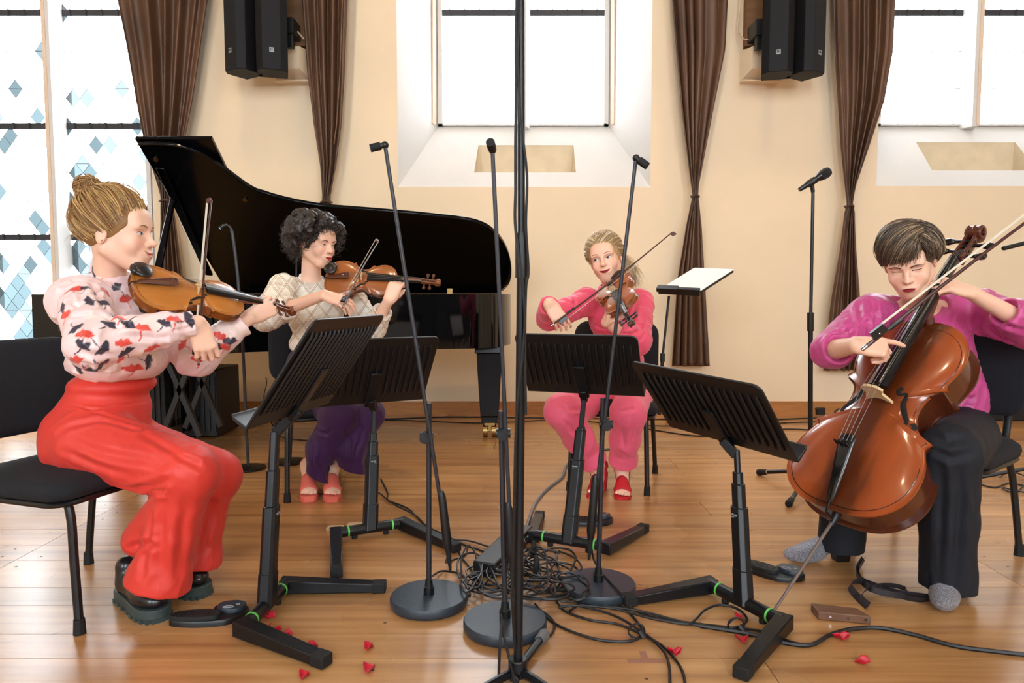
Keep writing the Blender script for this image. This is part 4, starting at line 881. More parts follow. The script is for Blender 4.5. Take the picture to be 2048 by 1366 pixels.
# ---- floor tape, back corner bits
p = G(1292, 1322, .0008); k = MB(); k.box(p, (.10, .018, .0008)); k.box(p+V3(.0, .03, 0), (.018, .045, .0008)); single('floor_tape', k, mat('mauve_tape', lin(160, 112, 92), .6), 'faded mauve T shaped tape mark on the floor near the lower edge', 'tape', smooth=False)
a = G(1986, 844); k = MB(); k.box((a[0]+.35, 5.62, .31), (.75, .3, .62)); single('amplifier_case', k, m_case, 'black case on the floor by the back wall at the right edge', 'case', bevel=.01)
p = U(1640, 822, WY-.03); k = MB(); k.box(p, (.07, .05, .06)); k.box(p+V3(-.03, -.03, .02), (.04, .03, .02)); single('wall_socket', k, m_plastic, 'small black socket box with plugs at the baseboard behind the vocal stand', 'socket', bevel=.004)
# ============================================================ violins, viola, cello
HALF = [(0, 0), (30, 1), (58, 8), (82, 24), (98, 48), (103, 76), (100, 102), (91, 124), (88, 133), (94, 142), (80, 148), (66, 160), (57, 178), (55, 195), (58, 212), (66, 226), (80, 235), (74, 243), (78, 256), (83, 276), (83, 298), (76, 320), (60, 340), (38, 352), (16, 356), (0, 356)]
def outline_pts(s):
    seg = [HALF[0:10], HALF[9:17], HALF[16:]]; pts = []
    for g in seg: sp = spline(g, 4); pts += [tuple(p) for p in sp[:-1]]
    pts.append(HALF[-1]); pts = [(abs(x)*s, y*s) for x, y in pts]
    return pts+[(-x, y) for x, y in pts[::-1]][1:-1]
def make_instrument(kind, M, label, hue, cello=False):
    k = 2.12 if cello else (1.0 if kind == 'violin' else 1.06); s = k/1000
    rib = .115 if cello else .032*k; arch = .028 if cello else .016*k
    t = thing(kind, label, kind, M=M, group=None); W = dict(world=False)
    P = np.array(outline_pts(s)); n = len(P); cen = np.array([0, 185*s])
    m_top = varnish(kind+'_top_'+hue, hue, cello); m_rib = mat(kind+'_rib_'+hue, VAR[hue][1], .22, coat=.5, noise=(6/k, .2, (1, 1, 1)))
    m_eb = mat('ebony', lin(16, 15, 16), .22, coat=.2); m_fit = m_eb if kind != 'violin' or hue == 'dark' else mat('fitting_rosewood', lin(82, 40, 24), .35)
    def plate(z, sg, ov, h, name, m):
        rr = [1.0, .975, .93, .86, .75, .6, .42, .22, .02]; V = []
        for q in rr:
            a = (1-q); hh = 0 if q > .97 else h*(1-((q)/.97)**2.2)**.8 - (.06*h if q > .9 else 0)
            O = cen+(P*(1+ov*np.array([1, .6]))-cen)*q
            V += [(x, y, z+sg*hh) for x, y in O]
        th = .0035*k; bot = [(x, y, z-sg*th) for x, y in cen+(P*(1+ov*np.array([1, .6]))-cen)]
        V = V+bot; L_ = len(rr); F = [(i*n+j, i*n+(j+1) % n, (i+1)*n+(j+1) % n, (i+1)*n+j) for i in range(L_-1) for j in range(n)]
        F += [(L_*n+j, L_*n+(j+1) % n, (j+1) % n, j) for j in range(n)]+[tuple(range(L_*n, L_*n+n))[::-1], tuple(range((L_-1)*n, L_*n))]
        return part(name, (np.array(V), F), m, t, angle=50, **W)
    top = plate(0, 1, .03, arch, 'top_plate', m_top)
    plate(-rib, -1, .03, arch*.9, 'back_plate', m_rib)
    R = MB(); Q = P*(.975); R.prism([(x, y+.004*k, -rib) for x, y in Q], (0, 0, rib)); part('ribs', R, m_rib, t, angle=40, **W)
    az = lambda x, y: arch*max(0, 1-(abs(x)/(.075*k))**2.2)**.8*max(0, 1-(abs(y-.185*k)/(.17*k))**4)
    e = MB(); pu = cen+(P-cen)*.955; e.tube([(x, y, .0012*k) for x, y in np.vstack([pu, pu[:1]])], .0006*k, 4); part('purfling', e, m_eb, top, **W)
    for sg in (-1, 1):
        f = spline([(sg*.026, .223), (sg*.021, .217), (sg*.026, .211), (sg*.034, .214), (sg*.036, .205), (sg*.037, .195), (sg*.044, .182), (sg*.052, .170), (sg*.053, .162), (sg*.061, .158), (sg*.066, .163), (sg*.061, .168)], 6)*k
        e = MB(); wd = np.interp(np.linspace(0, 1, len(f)), [0, .1, .25, .5, .8, .92, 1], [.0040, .0036, .0020, .0044, .0020, .0036, .0046])*k
        zz = [az(x, y)+.0012*k for x, y in f]; e.tube([(x, y, z) for (x, y), z in zip(f, zz)], wd, 8, flat=.25, up=(0, 0, 1)); part('f_hole', e, mat('hole_black', lin(12, 8, 6), .8), top, **W)
    # neck, fingerboard, head
    nutY = 1.035 if cello else .486*k; heel = .755 if cello else .356*k; hz = .03 if cello else 0
    fz1 = .034 if cello else .010*k; fbY = .44 if cello else .222*k; fz0 = .078 if cello else .030*k; nd = .0
    zf = lambda y: fz0+(fz1-fz0)*(y-fbY)/(nutY-fbY)
    m_neck = mat(kind+'_neck_'+hue, VAR[hue][2], .3, coat=.3, noise=(10, .15, (1, .2, 1)))
    e = MB(); e.tube([(0, heel-.004, -rib*.55), (0, heel+.012*k, zf(heel)-.014*k), (0, heel+.05*k, zf(heel+.05*k)-.008*k), (0, nutY, zf(nutY)-.008*k)], [.0125*k, .014*k, .0125*k, .0115*k] if not cello else [.024, .024, .018, .016], 12); part('neck', e, m_neck, t, **W)
    e = MB(); V = []; F = []
    wd = (.0215*k, .012*k) if not cello else (.032, .015)
    for i, (y, w) in enumerate(((fbY, wd[0]), (nutY, wd[1]))):
        for j in range(9): a = (j/8-.5)*2; V.append((a*w, y, zf(y)+(.004 if not cello else .011)*k*.5*(1-a*a)))
        V += [(w, y, zf(y)-.006*k), (-w, y, zf(y)-.006*k)]
    m2 = 11; F = [(j, (j+1) % m2, m2+(j+1) % m2, m2+j) for j in range(m2)]+[tuple(range(m2))[::-1], tuple(range(m2, 2*m2))]; e.add(V, F); part('fingerboard', e, m_eb, t, angle=25, **W)
    hk = 1.0*k if not cello else 1.95; y0 = nutY; z0 = zf(nutY)-.006*k
    e = MB(); pts = [(0, y0, z0-.004*k), (0, y0+.02*hk, z0-.008*hk), (0, y0+.05*hk, z0-.013*hk), (0, y0+.068*hk, z0-.013*hk)]
    for i, (p, q) in enumerate(zip(pts[:-1], pts[1:])):
        for sg in (-1, 1): e.beam(V3(*p)+V3(sg*.0085*hk, 0, 0), V3(*q)+V3(sg*.0075*hk, 0, 0), .0045*hk, (.020-.002*i)*hk, up=(0, 0, 1))
    for p, q in zip(pts[:-1], pts[1:]): e.beam(V3(*p)-V3(0, 0, .007*hk), V3(*q)-V3(0, 0, .007*hk), .016*hk, .006*hk)
    hd = part('pegbox', e, m_neck, t, bevel=.001*k, **W)
    e = MB(); c0 = V3(0, y0+.079*hk, z0-.016*hk)
    for sg in (-1, 0, 1):
        th = np.linspace(-.5*PI*0+PI*.95, PI*.95-2*PI*1.6, 34); rr = np.linspace(.0155, .004, 34)*hk
        wv = np.interp(np.linspace(0, 1, 34), [0, 1], [.004, .0035])*hk
        e.tube([c0+V3(sg*(.0085+.0045*(i/33))*hk, -math.cos(a+PI)*r*1.0, math.sin(a)*r*-1.0) for i, (a, r) in enumerate(zip(th, rr))], wv, 7)
    e.cyl(c0-V3(.011*hk, 0, 0), c0+V3(.011*hk, 0, 0), .0135*hk, seg=20); e.cyl(c0-V3(.018*hk, 0, 0), c0+V3(.018*hk, 0, 0), .004*hk, seg=12); part('scroll', e, m_neck, hd, **W)
    for i, (yy, sg) in enumerate(((.015, 1), (.028, -1), (.043, 1), (.055, -1))):
        e = MB(); zc = z0-(.006+.12*yy)*hk; yc = y0+yy*hk
        e.cyl((-sg*.012*hk, yc, zc), (sg*.026*hk, yc, zc), .0032*hk, seg=10); e.tube([(sg*.024*hk, yc, zc), (sg*.028*hk, yc, zc), (sg*.036*hk, yc, zc), (sg*.043*hk, yc, zc), (sg*.045*hk, yc, zc)], [.004*hk, .0058*hk, .0085*hk, .007*hk, .003*hk], 12, flat=.55); part('peg', e, m_fit, t, **W)
    # bridge, tailpiece, strings
    bY = .195*k; bz = .050*k if not cello else .105+.012; bw = .021*k if not cello else .045
    pr = [(-bw, .9*arch), (-bw*.75, .98*arch+.002*k), (-bw*.35, arch+.008*k), (bw*.35, arch+.008*k), (bw*.75, .98*arch+.002*k), (bw, .9*arch), (bw*.9, arch+.007*k), (bw*.62, arch+(bz-arch)*.5), (bw*.85, bz-.010*k), (bw*.5, bz-.002*k), (0, bz), (-bw*.5, bz-.002*k), (-bw*.85, bz-.010*k), (-bw*.62, arch+(bz-arch)*.5), (-bw*.9, arch+.007*k)]
    e = MB(); e.prism([(x, bY-.002*k, z) for x, z in pr], (0, .004*k, 0)); part('bridge', e, mat('maple_bridge', lin(214, 184, 140), .5), t, **W)
    tz = bz*.72; e = MB(); t0, t1 = .012*k, .125*k if not cello else .235
    e.tube([(0, t0, arch*.55), (0, t0+.01*k, arch*.85), (0, t1-.015*k, tz-.003), (0, t1, tz)], [.006*k, .009*k, .019*k, .017*k] if not cello else [.012, .016, .028, .026], 12, flat=.28, up=(0, 0, 1)); part('tailpiece', e, m_fit, t, **W)
    e = MB(); e.tube([(0, t0, arch*.6), (0, -.006*k, .002), (0, -.008*k, -rib*.4)], .0022*k, 6); part('tail_gut', e, m_eb, t, **W)
    for i in range(4):
        a = (i-1.5)/1.5; e = MB(); pts = [(a*.010*k, t1-.012*k, tz+.004*k), (a*.0165*k*(1 if not cello else 1.3), bY, bz+.0012*k-abs(a)*.008*k), (a*.008*k, nutY, zf(nutY)+.004*k), (a*.004*hk, nutY+.03*hk, zf(nutY)-.012*hk)]
        if cello: pts[1] = (a*.026, bY, bz+.002-abs(a)*.010); pts[2] = (a*.0115, nutY, zf(nutY)+.008)
        e.tube(pts, .0006*k if not cello else .0009, 5); part('string', e, mat('string_steel', lin(120, 118, 116), .45, metal=.6), t, **W)
        if cello or i == 3: e = MB(); e.cyl((a*.009*k, t1-.02*k, tz+.003*k), (a*.009*k, t1-.02*k, tz+.014*k), .0022*k if not cello else .0035, seg=8); part('fine_tuner', e, m_eb if cello else m_chrome, t, **W)
    if not cello:
        e = MB(); e.ell((-.045*k, .03*k, arch+.009*k), (.036*k, .030*k, .009*k)); e.ell((-.045*k, .005*k, arch+.003*k), (.022*k, .012*k, .014*k)); part('chin_rest', e, mat('chin_rest', lin(28, 24, 24), .3), t, **W)
        e = MB(); e.tube([(-.1*k, .06*k, -rib-.012), (-.05*k, .045*k, -rib-.035), (.05*k, .045*k, -rib-.035), (.095*k, .07*k, -rib-.01)], [.006, .011, .011, .006], 8, flat=.6)
        for xx in (-.098, .093): e.tube([(xx*k, .06*k, -rib-.02), (xx*1.06*k, .062*k, -.01)], .003, 6)
        part('shoulder_rest', e, m_plastic, t, **W)
    return t
VAR = {'amber': (lin(172, 106, 42), lin(130, 70, 24), lin(120, 62, 30)), 'brown': (lin(140, 78, 34), lin(104, 50, 20), lin(128, 70, 34)), 'dark': (lin(150, 78, 34), lin(140, 76, 34), lin(70, 36, 24)), 'orange': (lin(146, 66, 24), lin(84, 38, 20), lin(86, 36, 20))}
def varnish(name, hue, cello):
    if name in MATS: return MATS[name]
    m, nt, b = newmat(name); N, L = nt.nodes, nt.links; c = VAR[hue][0]; d = tuple(x*.3 for x in c[:3])+(1,)
    tc = N.new('ShaderNodeTexCoord'); mp = N.new('ShaderNodeMapping'); mp.inputs['Scale'].default_value = (1, .25, 1) if not cello else (.6, .2, .6); L.new(tc.outputs['Object'], mp.inputs[0])
    n = N.new('ShaderNodeTexNoise'); n.inputs['Scale'].default_value = 16; n.inputs['Detail'].default_value = 5; L.new(mp.outputs[0], n.inputs[0])
    sx = N.new('ShaderNodeSeparateXYZ'); L.new(tc.outputs['Object'], sx.inputs[0])
    ab = N.new('ShaderNodeMath'); ab.operation = 'ABSOLUTE'; L.new(sx.outputs[0], ab.inputs[0])
    mr_ = N.new('ShaderNodeMapRange'); mr_.inputs[1].default_value = .0; mr_.inputs[2].default_value = .13 if cello else .03; mr_.inputs[3].default_value = -.5 if cello else -.12; mr_.inputs[4].default_value = .12; L.new(ab.outputs[0], mr_.inputs[0])
    ad = N.new('ShaderNodeMath'); ad.operation = 'ADD'; L.new(n.outputs[0], ad.inputs[0]); L.new(mr_.outputs[0], ad.inputs[1])
    cr = N.new('ShaderNodeValToRGB'); e = cr.color_ramp.elements; e[0].position = .2; e[0].color = d; e[1].position = .72; e[1].color = tuple(min(1, x*1.25) for x in c[:3])+(1,); q = e.new(.45); q.color = c
    L.new(ad.outputs[0], cr.inputs[0]); L.new(cr.outputs[0], b.inputs['Base Color']); b.inputs['Roughness'].default_value = .28; b.inputs['Coat Weight'].default_value = .6; b.inputs['Coat Roughness'].default_value = .1
    MATS[name] = m; return m
def make_bow(frog, tip, hairdir, label, cello=False, colour=(70, 34, 26)):
    frog = V3(*frog); tip = V3(*tip); d = nrm(tip-frog); h = V3(*hairdir); h = nrm(h-d*np.dot(h, d)); L_ = np.linalg.norm(tip-frog)
    t = thing('cello_bow' if cello else 'violin_bow', label, 'bow', frog); k = 1.35 if cello else 1.0
    c = MB(); pts = [frog-d*.028]+[frog+d*L_*u+h*(-.012*math.sin(PI*u)*-1*.6) for u in np.linspace(0, 1, 15)]; c.tube(pts, np.interp(np.linspace(0, 1, 16), [0, .1, 1], [.0046, .0045, .0028])*k, 8); part('stick', c, mat('bow_stick', lin(*colour), .3, coat=.3), t)
    c = MB(); c.prism([tip-d*.012-V3(0, 0, 0), tip+d*.010, tip+d*.016+h*.020*k, tip-d*.004+h*.020*k], np.cross(d, h)*.006*k); part('tip', c, mat('bow_tip', lin(90, 50, 40), .4), t, bevel=.0008)
    c = MB(); w = np.cross(d, h); c.prism([frog+d*.0+h*.004, frog+d*.048+h*.004, frog+d*.045+h*.022*k, frog+h*.022*k], w*.009*k); f = part('frog', c, mat('ebony_frog', lin(20, 18, 18), .3), t, bevel=.001)
    c = MB(); c.ell(frog+d*.02+h*.013+w*.009*k, .0035); part('eye', c, m_chrome, f)
    c = MB(); c.cyl(frog-d*.044, frog-d*.026, .0046*k, seg=12); part('screw', c, m_chrome, t)
    c = MB(); a = frog+d*.046+h*.020*k; b = tip+h*.0195*k; c.tube([a, (a+b)/2, b], .0052*k, 8, flat=.22, up=h); part('hair', c, mat('bow_hair', lin(232, 224, 206), .6), t)
    c = MB(); c.tube([frog+d*.052, frog+d*.10], .0054*k, 8); part('grip', c, m_plastic, t)
    return t
# ============================================================ instruments in their places
vio1_a, vio1_b = V3(-1.188, 2.2, 1.035), V3(-.812, 2.62, .945)       # tail end and scroll of the front violin
make_instrument('violin', frame(vio1_a, vio1_b-vio1_a, (.42, -.55, .75)), 'amber violin under the chin of the woman in the printed blouse', 'amber')
make_bow(U(399, 706, 2.19), U(423, 401, 2.60), (-.5, .3, .1), 'violin bow standing nearly upright in the hand of the woman in the printed blouse')
vio2_a, vio2_b = U(650, 556, 3.5), U(880, 563, 3.46)
make_instrument('violin', frame(vio2_a, vio2_b-vio2_a, (.05, -.86, .5)), 'reddish brown violin played by the curly haired woman in white lace', 'brown')
make_bow(U(690, 606, 3.18), U(757, 483, 3.82), (-.6, .2, .3), 'violin bow in the hand of the curly haired woman in white lace', colour=(90, 60, 50))
vio3_a, vio3_b = U(1221, 564, 3.56), U(1257, 638, 3.05)
make_instrument('violin', frame(vio3_a, vio3_b-vio3_a, (-.62, -.1, .78)), 'dark necked violin pointing to the front, played by the blonde woman in pink', 'dark')
make_bow(U(1116, 641, 3.22), U(1344, 465, 3.40), (.1, -.2, -1), 'slender dark violin bow slanting up before the blonde woman in pink')
cF = G(1543, 1233); cT = U(1850, 650, 2.45); cu_ = nrm(cT-cF); cB = cT-cu_*.755
v_ = nrm(CAM-(cB+cT)/2); vp = nrm(v_-cu_*np.dot(v_, cu_)); lf = np.cross(cu_, vp); lf = lf if lf[0] < 0 else -lf
a_ = math.radians(33); cn = vp*math.cos(a_)+lf*math.sin(a_)
cello = make_instrument('cello', frame(cB, cu_, cn), 'large orange brown cello leaning on the cellist at the right', 'orange', cello=True)
k = MB(); k.cyl(cB-cu_*.0-cn*.055, cF+(cu_*0)-V3(0, 0, -.005), .005, seg=10); part('endpin', k, mat('endpin_metal', lin(150, 138, 134), .3, metal=.8), cello)
k = MB(); k.tube([cB-cu_*.03-cn*.055, cB-cn*.055, cB+cu_*.01-cn*.055], [.008, .014, .016], 12); part('endpin_plug', k, m_plastic, cello)
make_bow(U(1748, 681, 2.06), U(2160, 366, 2.02), (-.6, -.1, .7), 'cello bow with broad pale hair reaching out of the picture at the upper right', cello=True, colour=(96, 44, 40))
# ============================================================ the four players
UP = V3(0, 0, 1)
def headframe(c, f, u, s=1.0):
    f = nrm(f); u = V3(*u); u = nrm(u-f*np.dot(u, f)); l = np.cross(u, f); return dict(c=V3(*c), R=np.stack([f, l, u], 1), s=s)
def hl(H, p): return H['c']+H['R'] @ (V3(*p)*H['s'])
def head_sdf(F, H, jaw=1.0, smile=0.):
    R, s = H['R'], H['s']
    def E(c, r, k=.012, op='u'): F.ell(hl(H, c), V3(*r)*s, R, k*s, op)
    def K(a, b, ra, rb, k=.012, op='u'): F.cap(hl(H, a), hl(H, b), ra*s, rb*s, k*s, op)
    E((-.014, 0, .034), (.094, .0745, .088), .0)
    E((.022, 0, -.018), (.066, .062*jaw, .082), .03)
    E((.060, 0, -.092), (.024, .024*jaw, .019), .03)
    for g in (-1, 1):
        K((-.008, g*.052*jaw, -.052), (.052, g*.018*jaw, -.093), .020, .016, .03)
        E((.060, g*.036, -.034-.0), (.022, .024, .024), .022)
        E((.076, g*.026, .019), (.013, .027, .009), .014)
    E((.066, 0, .045), (.025, .05, .035), .03)
    K((.082, 0, .014), (.101, 0, -.024), .0075, .0085, .012); E((.1045, 0, -.029), (.0115, .0105, .0095), .006)
    for g in (-1, 1): E((.094, g*.011, -.032), (.010, .0065, .0065), .005)
    for g in (-1, 1): E((.091, g*.031, .001), (.012, .017, .010), .012, 's')
    for g in (-1, 1): E((.0665, g*.031, -.001), (.0165, .0165, .0135), .004)
    E((.080, 0, -.062), (.016, .030, .020), .02)
    E((.0935, 0, -.0585), (.0065, .021, .0045), .005); E((.092, 0, -.0685), (.0075, .018, .0055), .005)
    E((.098, 0, -.0635), (.006, .022, .0012), .003, 's')
    for g in (-1, 1):
        tl = R @ np.array([[1, 0, .2], [0, 1, 0], [-.2, 0, 1]]); a = nrm(tl[:, 0]); cc = nrm(tl[:, 2]); 
        F.ell(hl(H, (-.012, g*.076, -.008)), V3(.017, .006, .030)*s, np.stack([a, np.cross(cc, a), cc], 1), .004)
        E((-.008, g*.083, -.006), (.009, .004, .017), .004, 's')
def hand_sdf(F, w, fwd, back, right, curls, thumb=(.7, .3), s=1.0, spread=.12, arm=None):
    fwd = nrm(fwd); back = V3(*back); back = nrm(back-fwd*np.dot(back, fwd)); T = np.cross(fwd, back)*(-1 if right else 1); w = V3(*w)
    P = lambda x, y, z: w+(fwd*x+T*y+back*z)*s
    ys = (.028, .0095, -.0095, -.027); xs = (.086, .090, .086, .078); ln = ((.042, .025, .021), (.046, .029, .022), (.042, .027, .022), (.033, .020, .019))
    for y, x in zip(ys, xs): F.cap(P(.0, y*.62, 0), P(x, y, 0), .0135*s, .0105*s, .012)
    F.ell(P(.045, .0, -.005), V3(.045, .035, .013)*s, np.stack([fwd, T, back], 1), .012)
    F.ell(P(.03, .024, -.010), V3(.028, .014, .014)*s, np.stack([fwd, T, back], 1), .012)
    tips = []
    for i in range(4):
        p = P(xs[i], ys[i], 0); ang = 0; d0 = nrm(fwd+T*spread*ys[i]/.028); rr = (.0092, .0082, .0075, .0066)
        if i == 3: rr = tuple(r*.9 for r in rr)
        cu = curls[i] if hasattr(curls[i], '__len__') else (curls[i], curls[i]*1.1, curls[i]*.7)
        for j in range(3):
            ang += cu[j]; d = d0*math.cos(ang)-back*math.sin(ang); q = p+d*ln[i][j]*s
            F.cap(p, q, rr[j]*s, rr[j+1]*s, .003 if j else .006); p = q
        tips.append(p)
    t0 = P(.018, .022, -.006); d = nrm(fwd*.75+T*thumb[0]-back*thumb[1]); t1 = t0+d*.042*s; d2 = nrm(fwd*.95+T*(thumb[0]*.3)-back*thumb[1]*1.3); t2 = t1+d2*.031*s; t3 = t2+nrm(d2+fwd*.2)*.024*s
    F.chain([t0, t1, t2, t3], [.0135*s, .0108*s, .0095*s, .0078*s], .005)
    return tips
def foot_sdf(F, ank, heel, d, L=.235, rise=0.0):
    """bare foot: heel point and forward direction, raised heel when rise > 0"""
    d = nrm(V3(*d)*(1, 1, 0)); sd = np.cross(d, UP); heel = V3(*heel)
    h = lambda x, y, z: heel+d*x+sd*y+UP*z
    F.cap(ank, h(.03, 0, .035+rise), .033, .032, .02); F.cap(h(.035, 0, .035+rise), h(L*.62, 0, .030), .030, .028, .02); F.cap(h(.06, 0, .06+rise), h(L*.62, .01, .028), .026, .024, .02)
    F.ell(h(L*.66, 0, .022), (.045, .045, .018), np.stack([d, sd, UP], 1), .015)
    for i in range(5): y = (i-2)*.0155; x = L*(.83-.028*abs(i-.6)); F.cap(h(L*.68, y*.9, .02), h(x+.02, y, .014), .0105, .0085 if i else .0105, .003)
def near(P, a, b):
    ab = b-a; t = np.clip(((P-a) @ ab)/(ab @ ab), 0, 1); return np.linalg.norm(P-(a+t[:, None]*ab), axis=1)
def wrinkle(V, Q, bones, amp, fa=16, fb=5, seed=0, soft=.04):
    N = vnormals(V, Q); D = np.stack([near(V, a, b) for a, b, *_ in bones], 1); W = np.exp(-(D-D.min(1)[:, None])/soft); W /= W.sum(1)[:, None]
    d = 0
    for i, (a, b, *o) in enumerate(bones):
        ax = nrm(b-a); am = o[0] if o else 1.0; fa, fb = (o[1], o[2]) if len(o) > 2 else (fa, fb); q = V-a; al = q @ ax; pe = q-al[:, None]*ax
        r_ = np.random.RandomState(seed+i); sk = r_.randn(3); al2 = al+.5*(pe @ nrm(sk))
        X = np.stack([al2*fa, pe @ nrm(r_.randn(3))*fb, pe @ nrm(r_.randn(3))*fb], 1)*.52
        n = snoise(X, 1.0, seed+i*7); n2 = snoise(X*2.1, 1.0, seed+i*7+3); n = 1-1.7*np.abs(n)**.75+.28*(1-1.7*np.abs(n2)**.75); d = d+W[:, i]*am*n
    return V+N*(d*amp)[:, None]
def creases(V, Q, lines):
    """press soft folds into cloth along lines traced over its near side: (points, half width, depth)"""
    N = vnormals(V, Q); px, dp = project(V); fr = (N*(V-CAM)).sum(1) < 0
    for pts, w, d in lines:
        P2 = spline(np.array(pts, float), 5); P3 = []
        for p in P2:
            r = np.hypot(px[:, 0]-p[0], px[:, 1]-p[1]); c = np.where((r < 9) & fr)[0]
            if len(c): P3.append(V[c[np.argmin(dp[c]+r[c]*.001)]])
        if len(P3) < 2: continue
        P3 = np.array(P3); c0 = P3.mean(0); R0 = np.linalg.norm(P3-c0, axis=1).max()+w*4; sel = np.where(np.linalg.norm(V-c0, axis=1) < R0)[0]; D = np.full(len(sel), 9.); T = np.zeros(len(sel))
        for i in range(len(P3)-1):
            a, b = P3[i], P3[i+1]; ab = b-a; L2 = ab @ ab
            if L2 < 1e-9 or L2 > .01: continue
            t = np.clip(((V[sel]-a) @ ab)/L2, 0, 1); q = np.linalg.norm(V[sel]-(a+t[:, None]*ab), axis=1); m = q < D; D[m] = q[m]; T[m] = ((i+t)/(len(P3)-1))[m]
        x = D/w; prof = -np.exp(-x*x)+.55*np.exp(-((x-1.9)/.9)**2); V[sel] += N[sel]*(prof*d*np.sin(PI*np.clip(T*.86+.07, 0, 1)))[:, None]
    return V
def clothes(name, F, m, root, bones, amp, label=None, colf=None, folds=None, **k):
    V, Q = F.mesh(); V = wrinkle(V, Q, bones, amp, **k)
    if folds: V = creases(V, Q, folds)
    col = colf(V, Q) if colf else None
    return part(name, (V, Q), m, root, label=label, angle=180, colors=col), V, Q
def project(V):
    P = V-CAM; d = P[:, 1]*CT-P[:, 2]*ST; u = P[:, 1]*ST+P[:, 2]*CT; return np.stack([1024+FPX*P[:, 0]/d, 683-FPX*u/d], 1), d

m_skin = mat('skin', lin(236, 190, 164), .5, attr='col', sss=.12, bump=(160, .06, None))
m_eye = mat('eye', (1, 1, 1, 1), .12, attr='col', spec=.6)
m_lash = mat('lash', lin(44, 30, 26), .6)
def strand_mesh(paths, r, cols, taper=.35):
    n, m, _ = paths.shape; T = np.gradient(paths, axis=1); T /= np.linalg.norm(T, axis=2)[..., None]+1e-9
    a = np.cross(T, np.array([.3, .5, .8])); a /= np.linalg.norm(a, axis=2)[..., None]+1e-9; b = np.cross(T, a)
    tt = np.linspace(0, 1, m); rr = (np.asarray(r).reshape(-1, 1)*(1-(1-taper)*tt**3)[None])[..., None]
    ring = np.stack([paths+(a*math.cos(k*2.0944)+b*math.sin(k*2.0944))*rr for k in range(3)], 2)      # n, m, 3, 3
    V = ring.reshape(-1, 3); base = (np.arange(n)[:, None]*m+np.arange(m-1)[None])*3; F = []
    for k in range(3): k2 = (k+1) % 3; F.append(np.stack([base+k, base+k2, base+3+k2, base+3+k], -1).reshape(-1, 4))
    C_ = np.repeat(cols, m*3, axis=0); return V, np.vstack(F), C_
def hair_mat(name, col): return mat(name, (1, 1, 1, 1), .42, attr='col', spec=.45, coat=.0)
CS = V3(-.014, 0, .034); RS = V3(.098, .0785, .092)
def dirv(az, el): az, el = np.radians(az), np.radians(el); return np.stack([np.cos(el)*np.cos(az), np.cos(el)*np.sin(az), np.sin(el)], -1)
def slerp(a, b, t):
    w = np.arccos(np.clip((a*b).sum(-1), -1, 1))[..., None]+1e-6; t = t[None, :, None]; a = a[:, None]; b = b[:, None]; w = w[:, None]
    return (np.sin((1-t)*w)*a+np.sin(t*w)*b)/np.sin(w)
def roots(n, r, line=((0, 22), (28, 19), (48, 9), (60, -6), (72, -22), (88, -22), (100, -34), (180, -46))):
    out = []; la, le = zip(*line)
    while len(out) < n:
        v = nrm(r.randn(3)); az = math.degrees(math.atan2(v[1], v[0])); el = math.degrees(math.asin(v[2]))
        if el > np.interp(abs(az), la, le): out.append(v)
    return np.array(out)
def tohead(H, P): return H['c']+(P*H['s']) @ H['R'].T
def cols(n, r, c, var=.22, alt=None):
    base = np.array(c[:3]); o = base[None]*np.exp(r.randn(n, 1)*var)
    if alt is not None: m = r.rand(n) < .4; o[m] = np.array(alt[:3])*np.exp(r.randn(m.sum(), 1)*var)
    return np.clip(o, 0, 1)
def scalp_cap(F, H, ex=.004):
    R, s = H['R'], H['s']; F.ell(hl(H, CS), (RS+ex)*s, R, .0)
    F.ell(hl(H, (.085, 0, -.048)), V3(.085, .10, .088)*s, R, .01, 's'); F.ell(hl(H, (.02, 0, -.075)), V3(.065, .10, .055)*s, R, .01, 's')
